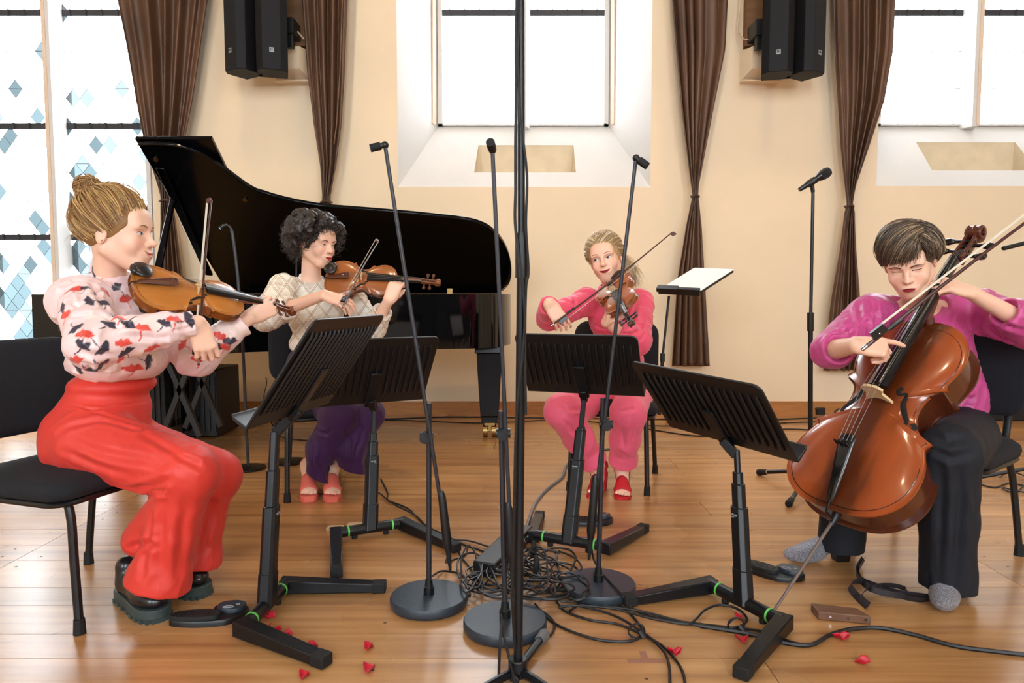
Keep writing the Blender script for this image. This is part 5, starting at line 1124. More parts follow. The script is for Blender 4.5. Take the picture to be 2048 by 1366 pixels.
def decals(H, body, root, e):
    V = np.array([v.co[:] for v in body.data.vertices]); M = np.array(wm(body)); V = V @ M[:3, :3].T+M[:3, 3]
    near_ = np.linalg.norm(V-H['c'], axis=1) < .16*H['s']; F = [tuple(p.vertices) for p in body.data.polygons if near_[p.vertices[0]]]
    bvh = BVHTree.FromPolygons(V.tolist(), F); f = H['R'][:, 0]
    def hit(y, z, off):
        o = hl(H, (.25, y, z)); h = bvh.ray_cast(Vector(o), Vector(-f))
        return (np.array(h[0])+f*off) if h[0] is not None else hl(H, (.08, y, z))
    def patch(fn, n, m, off, cf=None):
        P = np.zeros((n, m, 3)); Cc = []
        for i in range(n):
            for j in range(m):
                y, z = fn(-1+2*i/(n-1), -1+2*j/(m-1)); P[i, j] = hit(y, z, off); Cc.append(cf(y, z) if cf else (1, 1, 1))
        k = MB(); k.grid(P); return k, np.array(Cc)
    W0 = .0148; op = e.get('open', 1.0); gz = e.get('gaze', (0, 0)); iris = e.get('iris', (.12, .17, .2))
    for g in (-1, 1):
        ex, ez = g*.031, e.get('ez', 0.0); W_ = W0
        up = lambda a: .0064*op*max(0, 1-a*a)**.55; lo = lambda a: -.0042*min(1, op+.1)*max(0, 1-a*a)**.6
        fn = lambda a, b: (ex+a*W_, ez+.0012*g*a+(up(a)*(b+1)/2+lo(a)*(1-b)/2))
        def cf(y, z):
            d = math.hypot(y-ex-gz[0], z-ez-.0006-gz[1]); return (.01, .01, .01) if d < .0024 else (iris if d < .0062 else (.66, .62, .60))
        if op > .25:
            k, c = patch(fn, 27, 9, .0006, cf); part('eye', k, m_eye, body, colors=c, angle=180)
        k = MB(); pts = [hit(*fn(a, 1), .0011) for a in np.linspace(-1, 1, 11)]; k.tube(pts, [.0004, .0008, .001, .0011, .0012, .0012, .0012, .0011, .001, .0009, .0005] if op > .25 else .0013, 5); part('eyelash', k, m_lash, body)
        k = MB(); br = e.get('brow', 0); pts = [hit(ex+g*a*.018, ez+.0175+br+.005*(1-(a-.2)**2)-.001*a, .0009) for a in np.linspace(-1, 1, 10)]; k.tube(pts, [.0008, .0022, .0026, .0026, .0024, .0022, .0018, .0014, .001, .0005], 6, flat=.4, up=(1, 0, 0)); part('eyebrow', k, e.get('browmat', m_lash), body)
    sm = e.get('smile', .0); mw_ = e.get('mouthw', .023); mz = -.0635
    U_ = lambda a, b: (a*mw_, mz+sm*a*a+(b+1)/2*.0062*max(0, 1-a*a)**.7*(1-.25*math.exp(-(a/.13)**2)))
    L_ = lambda a, b: (a*mw_*.97, mz+sm*a*a-(1-b)/2*.0078*max(0, 1-a*a)**.6)
    lip = e.get('lip', mat('lips_red', lin(186, 24, 42), .35))
    V1, _ = patch(U_, 17, 5, .0009); V2, _ = patch(L_, 17, 5, .0009); k = MB(); k.add(V1.verts(), V1.f); k.add(V2.verts(), V2.f); part('lips', k, lip, body, angle=180)
    k = MB(); k.tube([hit(a*mw_*1.02, mz+sm*a*a, .0013) for a in np.linspace(-1, 1, 13)], .0006, 4); part('mouth_line', k, mat('mouth_dark', lin(110, 24, 30), .6), body)
    for g in (-1, 1): k = MB(); c = hl(H, (.104, g*.0055, -.0385)); k.ell(c, (.0022, .0022, .0014)); part('nostril', k, mat('nostril', lin(110, 52, 42), .7), body)
def skin_cols(V, H, blush=.5):
    L_ = (V-H['c']) @ H['R']/H['s']; c = np.ones((len(V), 3))
    for g in (-1, 1):
        d = np.exp(-(((L_[:, 1]-g*.042)/.018)**2+((L_[:, 2]+.032)/.018)**2))*(L_[:, 0] > .02)*blush; c *= 1-d[:, None]*np.array([.02, .22, .2])
    d = np.exp(-((L_[:, 1]/.014)**2+((L_[:, 2]+.03)/.012)**2))*(L_[:, 0] > .08)*blush; c *= 1-d[:, None]*np.array([.02, .15, .14])
    return c
def torso(F, J, ra=1.0):
    F.chain([J['pelvis'], J['waist'], J['chest'], J['neckb']], [.115*ra, .095*ra, .105*ra, .045], .04)
    F.cap(J['shR'], J['shL'], .042, .042, .04); F.cap(J['neckb']-UP*.02, hl(J['H'], (-.028, 0, -.045)), .050, .047, .02)
    F.cap(J['hipR'], J['hipL'], .09*ra, .09*ra, .03)
def arms(F, J):
    for sd in 'RL': F.chain([J['sh'+sd], J['el'+sd], J['wr'+sd]], [.045, .037, .0245], .012)
def legs(F, J):
    for sd in 'RL': F.chain([J['hip'+sd], J['knee'+sd], J['ank'+sd]], [.075, .05, .033], .02)

# ------------------------------------------------------------ 1: woman in printed blouse and red trousers
def neckpoint(a, b, t): return a+(b-a)*t
def woman1():
    root = thing('person', 'woman with a blonde bun, printed pink blouse and red trousers, playing violin at the left', 'person', (-1.35, 2.3, 0))
    H = headframe(U(236, 468, 2.27), (1, .06, -.02), (.02, .0, 1), 1.04)
    J = dict(H=H, neckb=U(222, 568, 2.33), chest=U(222, 650, 2.34), waist=U(225, 765, 2.33), pelvis=U(200, 870, 2.30), shR=U(168, 600, 2.19), elR=U(186, 690, 1.98), wrR=U(392, 646, 2.15),
             shL=U(285, 600, 2.48), elL=U(392, 712, 2.40), wrL=U(500, 634, 2.50), hipR=U(185, 885, 2.20), kneeR=U(378, 942, 2.10), ankR=U(280, 1153, 2.185), hipL=U(222, 880, 2.42), kneeL=U(428, 948, 2.33), ankL=U(340, 1128, 2.40))
    F = SDF(.0032); head_sdf(F, H, jaw=.98); torso(F, J); arms(F, J); legs(F, J)
    hand_sdf(F, J['wrR'], (.28, .12, -.95), (.55, -.83, .1), True, [(.5, .8, .5), (.6, .9, .5), (.65, .9, .5), (.6, .7, .4)], thumb=(.1, .9), s=.95)
    N_ = neckpoint(vio1_a, vio1_b, .86); ax = nrm(vio1_b-vio1_a); bk = np.cross(ax, UP)
    hand_sdf(F, J['wrL'], N_+bk*.028+UP*.01-J['wrL'], bk, False, [(.9, 1.2, .6), (1.0, 1.2, .6), (1.0, 1.1, .6), (.8, 1.0, .5)], thumb=(.35, 1.0), s=.92)
    for a, tdir, y in ((J['ankR'], (.77, -.64, 0), 1), (J['ankL'], (.8, -.5, 0), 1)): F.cap(a, a+V3(*tdir)*.05-UP*.03, .030, .024, .02)
    V, Q = F.mesh(); body = part('body', (V, Q), m_skin, root, angle=180, colors=skin_cols(V, H, .9))
    decals(H, body, root, dict(open=.85, gaze=(.004, .0), brow=.003, smile=.010, mouthw=.025, lip=mat('lips_natural', lin(206, 120, 108), .4), browmat=mat('brow_blonde', lin(150, 108, 72), .7), iris=(.1, .2, .3)))
    # blouse
    F = SDF(.0032); c2 = U(230, 655, 2.33); c3 = U(238, 722, 2.32)
    sd = nrm(J['shL']-J['shR']); fr = nrm(np.cross(sd, UP)); fr = fr if fr[0] > 0 else -fr; RT = np.stack([fr, np.cross(UP, fr), UP], 1)
    F.ell(c2, (.118, .155, .150), RT, .03); F.ell(c3, (.145, .165, .078), RT, .04); F.ell(c2+fr*.055-UP*.015, (.075, .11, .08), RT, .04); F.cap(J['shR'], J['shL'], .058, .055, .05); F.cap(J['neckb']-UP*.03, J['neckb']+UP*.02, .085, .06, .03)
    F.cap(J['neckb']-UP*.01, J['neckb']+UP*.08+fr*.02, .068, .064, .012)
    F.ell(J['shR']+V3(-.02, -.02, -.01), (.078, .07, .075), None, .015); F.chain([J['shR'], J['elR'], J['elR']*.35+J['wrR']*.65, J['wrR']+(J['elR']-J['wrR'])*.1], [.072, .068, .050, .034], .015); F.cap(J['wrR']+(J['elR']-J['wrR'])*.2, J['wrR']+(J['elR']-J['wrR'])*.02, .037, .036, .004)
    F.ell(J['shL']+V3(.0, .02, 0), (.07, .07, .07), None, .015); F.chain([J['shL'], J['elL'], J['elL']*.4+J['wrL']*.6], [.07, .070, .048], .015); q = J['wrL']; e = nrm(J['elL']-q); F.cap(q+e*.10, q+e*.045, .038, .040, .006)
    F.cap(q+e*.085, q+e*.035, .030, .049, .004)
    F.cut(q+e*.035, -e, .07); F.ell(q+e*.03, .037, None, .004, 's'); w = J['wrR']; ew = nrm(J['elR']-w); F.cut(w+ew*.012, -ew, .06)
    F.cut(U(228, 757, 2.33), (0, 0, -1), .3, .012)
    nb = J['neckb']+UP*.055; F.cut(nb, fr*.5+UP, .12, .004)
    bones = [(c3, c2, .7), (J['shR'], J['elR'], 1.1), (J['elR'], J['wrR'], 1.0), (J['shL'], J['elL'], 1.0), (J['elL'], J['wrL'], 1.0)]
    V, Q = F.mesh(); V = wrinkle(V, Q, bones, .0055, 14, 8, 5)
    V = creases(V, Q, [([(128, 626), (165, 622), (205, 622), (222, 634)], .008, .009), ([(219, 652), (269, 643), (337, 633)], .009, .006), ([(240, 668), (290, 676), (357, 674)], .009, .006), ([(188, 556), (205, 590), (216, 615)], .010, .008), ([(166, 560), (160, 590), (150, 610)], .010, .008), ([(150, 700), (190, 712), (240, 716)], .010, .006), ([(200, 640), (185, 660), (180, 690)], .009, .007),
        ([(140, 735), (150, 750)], .007, .006), ([(175, 730), (180, 752)], .008, .006), ([(215, 735), (216, 752)], .008, .006), ([(250, 735), (248, 752)], .008, .006), ([(285, 735), (280, 752)], .008, .006), ([(315, 720), (308, 750)], .008, .006), ([(350, 660), (380, 655), (395, 645)], .006, .005), ([(350, 648), (375, 645), (392, 640)], .005, .004), ([(365, 690), (400, 705), (440, 690)], .010, .007), ([(420, 668), (450, 680), (470, 668)], .008, .006), ([(245, 620), (262, 640), (285, 655)], .010, .007), ([(130, 585), (150, 600), (170, 600)], .008, .007), ([(125, 566), (150, 552), (175, 556)], .008, .007)])
    leaves = [(212, 539, 0), (185, 540, 1), (151, 571, 0), (177, 569, 1), (182, 599, 1), (214, 599, 1), (237, 569, 1), (257, 596, 0), (239, 628, 0), (128, 625, 0), (121, 614, 1), (168, 663, 0), (150, 651, 1), (220, 640, 1), (251, 687, 0), (212, 703, 1), (209, 732, 1), (246, 724, 0), (256, 709, 1), (303, 722, 1), (332, 640, 1), (352, 633, 0), (382, 636, 1), (284, 649, 0), (259, 646, 1), (151, 740, 1), (148, 726, 0), (365, 689, 0), (444, 670, 0), (436, 695, 1), (468, 684, 1), (404, 722, 0), (455, 698, 0), (325, 616, 1), (340, 608, 0), (355, 620, 1), (163, 697, 1), (308, 700, 0), (275, 740, 0), (180, 745, 1)]
    N = vnormals(V, Q); px, dp = project(V); C_ = np.tile(np.array(lin(238, 206, 204)[:3]), (len(V), 1)); C_ *= (1+.05*snoise(V*8, 1, 3))[:, None]
    cream = np.clip((snoise(V*5, 1, 9)-.1)*1.4, 0, 1)[:, None]; C_ = C_*(1-cream*.5)+np.array(lin(246, 226, 212)[:3])*cream*.5
    r = np.random.RandomState(4); cen = []
    for lx, ly, kd in leaves:
        d = np.hypot(px[:, 0]-lx, px[:, 1]-ly); cand = np.where(d < 6)[0]
        if len(cand) == 0: continue
        i = cand[np.argmin(dp[cand]+d[cand]*.0005)]; cen.append((i, kd))
    far = r.choice(len(V), 40); cen += [(i, j % 2) for j, i in enumerate(far) if N[i][1] > .2]
    for i, kd in cen:
        n = N[i]; rt = nrm(np.cross(n, UP)); up = np.cross(rt, n); q = V-V[i]; dist = np.linalg.norm(q, axis=1); sel = np.where((dist < .045) & (N @ n > .1))[0]
        a = r.uniform(-2.6, 2.6) if kd else r.uniform(-1.2, 1.2); x = q[sel] @ rt; y = q[sel] @ up; x, y = x*math.cos(a)+y*math.sin(a), -x*math.sin(a)+y*math.cos(a); y = y+.013
        rad = np.hypot(x, y); th = np.arctan2(x, y); R0 = r.uniform(.024, .030)*(1+.06*np.sin(th*9))*(1-.22*np.exp(-(th/.13)**2)); mk = np.clip((R0-rad)/.0018+.5, 0, 1)*np.clip((1.22-np.abs(th))/.08+.5, 0, 1)*np.clip(rad/.003-.4, 0, 1)
        stem = (np.abs(x-.25*y*y/.02) < .0016) & (y < 0.002) & (y > -.022)
        mk = np.maximum(mk, stem*1.0)[:, None]; rib = (1+.16*np.sin(th*34))[:, None]
        cc = np.array(lin(*(222, 74, 62) if kd == 0 else (46, 38, 58))[:3])*rib; C_[sel] = C_[sel]*(1-mk)+cc*mk
    part('blouse', (V, Q), mat('blouse_silk', (1, 1, 1, 1), .42, attr='col', sheen=.2, bump=(90, .08, None)), root, angle=180, colors=np.clip(C_, 0, 1), label='pink blouse with red and navy leaf print')
    k = MB()
    for i in range(9): p = J['neckb']+fr*(.070+.004*i)+UP*(.03-.017*i)+V3(0, -.012, 0); k.ell(p, .0045)
    part('button', k, mat('pearl', lin(240, 235, 230), .25), root, label='row of small pearl buttons')
    # trousers
    m_tr = mat('trousers_red', lin(212, 54, 42), .55, sheen=.05, bump=(300, .05, None))
    F = SDF(.004); F.ell(J['waist']+V3(0, 0, -.005), (.128, .142, .05), RT, .03); F.ell(J['pelvis']+V3(-.01, 0, .03), (.155, .165, .10), RT, .05)
    F.ell(J['pelvis']+V3(-.02, 0, -.04), (.15, .165, .10), RT, .05); F.ell((J['waist']+J['pelvis'])/2+V3(.0, 0, 0), (.130, .145, .09), RT, .03)
    for s_, fd in (('R', V3(.06, -.03, 0)), ('L', V3(.05, -.02, 0))):
        h_, kn, an = J['hip'+s_], J['knee'+s_], (U(298, 1168, 2.14) if s_ == 'R' else U(368, 1140, 2.33)); hem = an*V3(1, 1, 0)+UP*.05+fd*.35
        F.chain([h_, kn-V3(.0, 0, .012), kn*.5+hem*.5+V3(-.0, 0, 0), hem], [.108, .076, .070, .084], .03); F.cap(h_, kn, .100, .080, .03); F.cap(kn-UP*.03, J['ank'+s_]+UP*.12, .060, .050, .03); F.ell(hem+fd*.3+UP*.03, (.092, .078, .12), None, .05)
        F.cut(hem+V3(0, 0, .052 if s_ == 'R' else .055), (-.25, 0, -1), .2, .004)
    bones = [(J['pelvis'], J['waist'], .5, 9, 4), (J['hipR'], J['kneeR'], 1, 8, 6), (J['kneeR'], J['ankR'], 1.3, 3, 11), (J['hipL'], J['kneeL'], 1, 8, 6), (J['kneeL'], J['ankL'], 1.3, 3, 11)]
    clothes('trousers', F, m_tr, root, bones, .0030, seed=21, folds=[([(290, 856), (200, 833), (113, 856)], .010, .006), ([(300, 850), (254, 835), (180, 812)], .008, .005), ([(109, 872), (209, 906), (290, 920), (380, 940)], .013, .005), ([(120, 895), (190, 930), (260, 950)], .012, .006),
        ([(285, 860), (336, 888), (405, 935)], .010, .007), ([(218, 974), (260, 985), (309, 975), (340, 955)], .012, .011), ([(275, 1004), (300, 992), (330, 985)], .010, .010), ([(335, 985), (322, 1050), (318, 1110), (322, 1165)], .016, .008), ([(375, 1000), (372, 1080), (366, 1160)], .014, .007), ([(296, 1020), (290, 1080), (285, 1150)], .014, .008), ([(259, 1097), (285, 1088), (310, 1095)], .010, .008),
        ([(430, 985), (420, 1050), (410, 1120)], .012, .006), ([(250, 842), (290, 850), (322, 838)], .009, .006), ([(135, 800), (205, 812), (315, 800)], .004, .003), ([(330, 905), (380, 925), (420, 930)], .012, .004)])
    # loafers
    for (hp, tp, dd) in ((G(250, 1196), None, (.77, -.64, 0)), (G(318, 1160), None, (.84, -.54, 0))):
        d = nrm(V3(*dd)); hp = hp*V3(1, 1, 0); s_ = np.cross(d, UP); R3 = np.stack([d, s_, UP], 1); at = lambda x, y, z: hp+d*x+s_*y+UP*z
        F = SDF(.0035); F.ell(at(.19, 0, .06), (.075, .047, .034), R3, .02); F.cap(at(.05, 0, .065), at(.17, 0, .06), .040, .038, .03); F.cap(at(.035, 0, .07), at(.03, 0, .115), .037, .036, .02); F.ell(at(.20, 0, .075), (.04, .034, .014), R3, .006)
        F.cut(at(.1, 0, .034), (0, 0, -1), .2, .003); V, Q = F.mesh(); sh = part('loafer', (V, Q), mat('shoe_leather', lin(24, 21, 24), .3, coat=.2), root, angle=180)
        k = MB(); out = [(.27, 0), (.262, .028), (.235, .047), (.19, .053), (.13, .046), (.06, .042), (.01, .038), (-.012, .02), (-.016, 0)]; out = out+[(x, -y) for x, y in out[-2:0:-1]]; o2 = spline(out, 3, closed=True)
        k.prism([at(x, y, .012) for x, y in o2], (0, 0, .03)); part('sole', k, mat('shoe_sole', lin(52, 66, 66), .5), sh, angle=40, bevel=.003, label='chunky grey green lug sole')
        k = MB()
        for x, y in o2[::2]: k.box(at(x*.93+.009, y*.86, .007), (.018, .018, .014), R3)
        part('lug', k, mat('shoe_sole', None), sh, label='row of sole lugs'); k = MB(); k.tube([at(.15, y, .098-.9*y*y*12) for y in np.linspace(-.034, .034, 7)], .009, 6, flat=.35); part('strap', k, mat('shoe_leather', None), sh)
    # hair
    r = np.random.RandomState(1); hc, ha = lin(148, 108, 66), lin(196, 158, 104); hm = hair_mat('hair', None)
    F = SDF(.004); scalp_cap(F, H, .004); bun = U(177, 378, 2.29); F.ell(bun, (.036, .034, .030), None, .02); F.cap(bun, hl(H, CS+dirv(180, 58)*RS), .026, .03, .02)
    V, Q = F.mesh(); cc = np.tile(np.array(hc[:3])*.9, (len(V), 1)); hair = part('hair', (V, Q), hm, root, angle=180, colors=cc)
    rt = roots(2300, r); bd = nrm(H['R'].T @ (bun-hl(H, CS))); t = np.linspace(0, 1, 13); D = slerp(rt, np.tile(bd, (len(rt), 1))+r.randn(len(rt), 3)*.03, t)
    off = .004+.012*np.sin(PI*t)[None, :]*(.5+r.rand(len(rt), 1))+r.rand(len(rt), 1)*.006+.012*(t**6)[None]; nz = r.randn(len(rt), 1, 3)*.004*np.sin(PI*t)[None, :, None]
    P = tohead(H, CS+D*(RS+off[..., None])+nz); v, f, c = strand_mesh(P, .0013, cols(len(P), r, hc, .22, ha)); part('hair_strands', (v, f), hm, hair, angle=180, colors=c, label='fine strands swept up to the bun')
    n = 330; th = np.linspace(0, 2*PI*1.1, 18); P = np.zeros((n, 18, 3))
    for i in range(n):
        a = nrm(r.randn(3)+V3(0, .0, .8)); u1 = nrm(np.cross(a, r.randn(3))); u2 = np.cross(a, u1); R0 = .026+.016*r.rand(); ph = r.rand()*6
        P[i] = bun+a*(r.randn()*.012)+(u1*np.cos(th+ph)[:, None]*V3(1, 1, .9)+u2*np.sin(th+ph)[:, None])*R0*(1+.12*np.sin(th*2+ph))[:, None]
    v, f, c = strand_mesh(P, .0013, cols(n, r, hc, .22, ha)); part('bun', (v, f), hm, hair, angle=180, colors=c)
    n = 120; P = np.zeros((n, 9, 3)); rr = roots(n, r)
    for i in range(n):
        p0 = hl(H, CS+rr[i]*(RS+.008)); d0 = nrm(H['R'] @ rr[i]+r.randn(3)*.8+V3(-.3, 0, -.2)); q = np.linspace(0, 1, 9)[:, None]; P[i] = p0+d0*q*.035*(.4+r.rand())+V3(0, 0, -.02)*q**2+np.sin(q*5+r.rand()*6)*.003
    v, f, c = strand_mesh(P, .0005, cols(n, r, ha, .2)); part('loose_strands', (v, f), hm, hair, angle=180, colors=c)
    k = MB(); k.ell(hl(H, (-.006, -.086, -.026)), .003); part('earring', k, m_chrome, body)
woman1()
def sandal(root, at, R3, m, L=.235, rise=.09, plat=.02, hem=0, name='sandal', straps=(), body=None):
    """block heeled sandal built around a raised foot; at(x, y, z) maps foot coordinates"""
    k = MB(); n = 15; V = []; xs = np.linspace(-.01, L*.97, n)
    for i, x in enumerate(xs):
        t = x/L; w = np.interp(t, [-.05, .1, .45, .75, .92, 1], [.024, .029, .029, .044, .036, .018]); z = rise*np.interp(t, [0, .15, .6, 1], [1, .97, .0, 0]); z = z if t < .62 else 0
        z0 = z if t < .6 else 0; zt = z+plat; zb = max(z-.004, 0)
        V += [at(x, -w, zb), at(x, w, zb), at(x, w, zt), at(x, -w, zt)]
    F = [(i*4+j, i*4+(j+1) % 4, i*4+4+(j+1) % 4, i*4+4+j) for i in range(n-1) for j in range(4)]+[(3, 2, 1, 0), tuple(range(4*n-4, 4*n))]
    k.add(V, F); sh = part(name, k, m, root, angle=50, bevel=.003)
    k = MB(); k.add([at(x, y, z) for z, s_ in ((0, .9), (rise, 1.1)) for x, y in ((-.01*s_, -.026*s_), (.05*s_, -.026*s_), (.05*s_, .026*s_), (-.01*s_, .026*s_))], [(3, 2, 1, 0), (4, 5, 6, 7), (0, 1, 5, 4), (1, 2, 6, 5), (2, 3, 7, 6), (3, 0, 4, 7)]); part('heel', k, m, sh, bevel=.004)
    Vb = np.array([v.co[:] for v in body.data.vertices]); Mb = np.array(wm(body)); Vb = Vb @ Mb[:3, :3].T+Mb[:3, 3]; nr_ = np.linalg.norm(Vb-at(.08, 0, .06), axis=1) < .22
    bv = BVHTree.FromPolygons(Vb.tolist(), [tuple(p.vertices) for p in body.data.polygons if nr_[p.vertices[0]]])
    for x0, x1, z0, z1 in straps:
        n = 19; P = np.zeros((7, n, 3))
        for i in range(7):
            for j in range(n):
                a = PI*(-.12+1.24*j/(n-1)); x = x0+(x1-x0)*i/6; zc = z0+(z1-z0)*i/6; c = at(x, 0, zc); d = at(x, -math.cos(a), zc+math.sin(a))-c; h = bv.ray_cast(Vector(c), Vector(d), .07); q = np.array(h[0]) if h[0] is not None else c+d*.03; P[i, j] = q+d*.0022
        P[..., 2] = np.maximum(P[..., 2], .012)
        k = MB(); k.grid(P); o = part('strap', k, m, sh, angle=180); sm = o.modifiers.new('t', 'SOLIDIFY'); sm.thickness = .004; sm.offset = 0
    return sh
def footframe(hp, d):
    d = nrm(V3(*d)*(1, 1, 0)); s_ = np.cross(d, UP); hp = V3(hp[0], hp[1], 0); return (lambda x, y, z: hp+d*x+s_*y+UP*z), np.stack([d, s_, UP], 1)
def bare(F, at, R3, ank, L, rise, plat):
    z = plat; F.cap(ank, at(.025, 0, rise+z+.03), .034, .028, .02); F.cap(at(.02, 0, rise+z+.026), at(L*.60, 0, z+.024), .027, .024, .015); F.cap(ank, at(L*.58, .004, z+.030), .028, .022, .03)
    F.ell(at(L*.64, 0, z+.018), (.042, .041, .017), R3, .015)
    for i in range(5): y = (i-2)*.0150; x = L*(.80-.03*abs(i-1)); F.cap(at(L*.66, y*.9, z+.016), at(x+.015, y, z+.0105), .010, .0085 if i else .0105, .0025)

def woman2():
    root = thing('person', 'woman with dark curly hair, white lace blouse and purple trousers, playing violin', 'person', (-.98, 3.55, 0))
    H = headframe(U(633, 487, 3.60), (.86, -.50, -.14), (.05, .0, 1), 1.02)
    J = dict(H=H, neckb=U(622, 561, 3.65), chest=U(632, 630, 3.66), waist=U(632, 700, 3.68), pelvis=U(628, 765, 3.68), shR=U(568, 577, 3.56), elR=U(532, 632, 3.32), wrR=U(648, 590, 3.22),
             shL=U(694, 580, 3.72), elL=U(746, 655, 3.55), wrL=U(778, 600, 3.44), hipR=U(604, 780, 3.62), kneeR=U(684, 828, 3.30), ankR=U(617, 932, 3.46), hipL=U(655, 780, 3.70), kneeL=U(733, 828, 3.38), ankL=U(664, 932, 3.46))
    F = SDF(.0034); head_sdf(F, H, jaw=.92); torso(F, J, .9); arms(F, J); legs(F, J)
    hand_sdf(F, J['wrR'], (.92, .0, -.30), (.15, -.6, .8), True, [(.35, .5, .3), (.4, .55, .3), (.45, .6, .3), (.4, .5, .3)], thumb=(.2, .8), s=.95)
    N_ = neckpoint(vio2_a, vio2_b, .655); ax = nrm(vio2_b-vio2_a); bk = np.cross(ax, UP)
    hand_sdf(F, J['wrL'], N_+bk*.026+UP*.012-J['wrL'], bk, False, [(.7, 1.2, .6), (.8, 1.2, .6), (.8, 1.1, .6), (.8, 1.0, .5)], thumb=(.3, 1.0), s=.95)
    ft = []
    for hp, sd in ((U(617, 955, 3.50), 'R'), (U(664, 955, 3.50), 'L')):
        at, R3 = footframe(hp, -hp); ft.append((at, R3)); bare(F, at, R3, J['ank'+sd], .215, .075, .03)
    V, Q = F.mesh(); body = part('body', (V, Q), m_skin, root, angle=180, colors=skin_cols(V, H, .5))
    decals(H, body, root, dict(open=.35, gaze=(.003, -.002), brow=-.001, smile=.003, iris=(.1, .07, .05)))
    sd = nrm(J['shL']-J['shR']); fr = nrm(np.cross(sd, UP)); fr = -fr if fr[1] > 0 else fr; RT = np.stack([fr, np.cross(UP, fr), UP], 1)
    F = SDF(.0036); F.ell(J['chest']-UP*.0, (.105, .145, .14), RT, .03); F.ell(J['waist']+UP*.035, (.110, .135, .075), RT, .05); F.ell(J['chest']+fr*.05, (.07, .105, .07), RT, .04); F.cap(J['shR'], J['shL'], .052, .052, .04); F.cap(J['chest'], J['neckb'], .09, .06, .04)
    F.chain([J['shR'], J['elR'], J['elR']*.62+J['wrR']*.38], [.068, .070, .055], .02); F.ell(J['shR'], .075, None, .02); F.chain([J['shL'], J['elL'], J['elL']*.45+J['wrL']*.55], [.062, .064, .048], .02)
    for e_, w_, t in (('elR', 'wrR', .42), ('elL', 'wrL', .58)):
        e, w = J[e_], J[w_]; q = e+(w-e)*t; d = nrm(w-e); F.cap(q-d*.012, q+d*.01, .040, .052, .006); F.cut(q+d*.012, d, .075); F.ell(q+d*.016, .042, None, .004, 's')
    F.cut(J['waist']-UP*.022, (0, 0, -1), .3, .012); nb = J['neckb']+UP*.022; F.cut(nb, V3(fr[0]*.6, fr[1]*.6, 1), .12, .004)
    bones = [(J['waist'], J['chest'], .6), (J['shR'], J['elR'], 1), (J['elR'], J['wrR'], 1), (J['shL'], J['elL'], 1), (J['elL'], J['wrL'], 1)]
    m, nt, b = newmat('lace_blouse'); N, L = nt.nodes, nt.links; tc = N.new('ShaderNodeTexCoord'); sx = N.new('ShaderNodeSeparateXYZ'); L.new(tc.outputs['Object'], sx.inputs[0])
    def M_(op, a, b_=None):
        n = N.new('ShaderNodeMath'); n.operation = op
        for i, v in enumerate((a, b_)):
            if v is None: continue
            if isinstance(v, (int, float)): n.inputs[i].default_value = v
            else: L.new(v, n.inputs[i])
        return n.outputs[0]
    hx = M_('MULTIPLY', M_('ADD', sx.outputs[0], M_('MULTIPLY', sx.outputs[1], .35)), 12.5); hz = M_('MULTIPLY', sx.outputs[2], 9.5)
    tri = lambda v: M_('ABSOLUTE', M_('SUBTRACT', M_('FRACT', v), .5)); a1, a2 = tri(M_('ADD', hx, hz)), tri(M_('SUBTRACT', hx, hz))
    l1 = M_('LESS_THAN', M_('ABSOLUTE', M_('SUBTRACT', a1, .45)), .022); l2 = M_('LESS_THAN', M_('ABSOLUTE', M_('SUBTRACT', a2, .45)), .022); ln = M_('MAXIMUM', l1, l2)
    cellp = M_('FRACT', M_('MULTIPLY', M_('SUBTRACT', M_('FLOOR', M_('ADD', hx, hz)), M_('FLOOR', M_('SUBTRACT', hx, hz))), .25)); inn = M_('MULTIPLY', M_('LESS_THAN', cellp, .2), M_('MULTIPLY', M_('LESS_THAN', a1, .33), M_('LESS_THAN', a2, .33)))
    zig = M_('LESS_THAN', M_('ABSOLUTE', M_('SINE', M_('MULTIPLY', M_('ADD', a1, a2), 44))), .32); hol = M_('MAXIMUM', ln, M_('MAXIMUM', M_('MULTIPLY', inn, .5), M_('MULTIPLY', zig, .22)))
    mx = N.new('ShaderNodeMix'); mx.data_type = 'RGBA'; L.new(hol, mx.inputs[0]); mx.inputs[6].default_value = lin(240, 232, 218); mx.inputs[7].default_value = lin(182, 158, 134); L.new(mx.outputs[2], b.inputs['Base Color']); b.inputs['Roughness'].default_value = .8
    bp = N.new('ShaderNodeBump'); bp.inputs['Strength'].default_value = .5; bp.inputs['Distance'].default_value = .002; bp.invert = True; L.new(hol, bp.inputs['Height']); L.new(bp.outputs[0], b.inputs['Normal']); MATS['lace'] = m
    clothes('blouse', F, m, root, bones, .0055, label='white lace blouse', fa=18, fb=8, seed=31)
    m_tr = mat('trousers_purple', lin(50, 8, 68), .7, sheen=.08, bump=(200, .05, None)); F = SDF(.004)
    F.ell(J['waist']-UP*.03, (.115, .135, .06), RT, .03); F.ell((J['waist']+J['pelvis'])/2, (.12, .15, .09), RT, .04); F.ell(J['pelvis']+UP*.0, (.15, .165, .10), RT, .04)
    for s_, hx_ in (('R', U(638, 962, 3.38)), ('L', U(706, 948, 3.38))):
        h_, kn = J['hip'+s_], J['knee'+s_]; hem = hx_; mid = U(641, 900, 3.34) if s_ == 'R' else U(702, 900, 3.36); F.chain([h_, kn, mid, hem], [.10, .082, .068, .058], .03); F.cut(hem+V3(0, 0, .02), (-.6 if s_ == 'R' else -.35, 0, -1), .13, .004)
    bones = [(J['pelvis'], J['waist'], .5, 8, 4), (J['hipR'], J['kneeR'], 1, 7, 7), (J['kneeR'], J['ankR'], 1.2, 3, 12), (J['hipL'], J['kneeL'], 1, 7, 7), (J['kneeL'], J['ankL'], 1.2, 3, 12)]
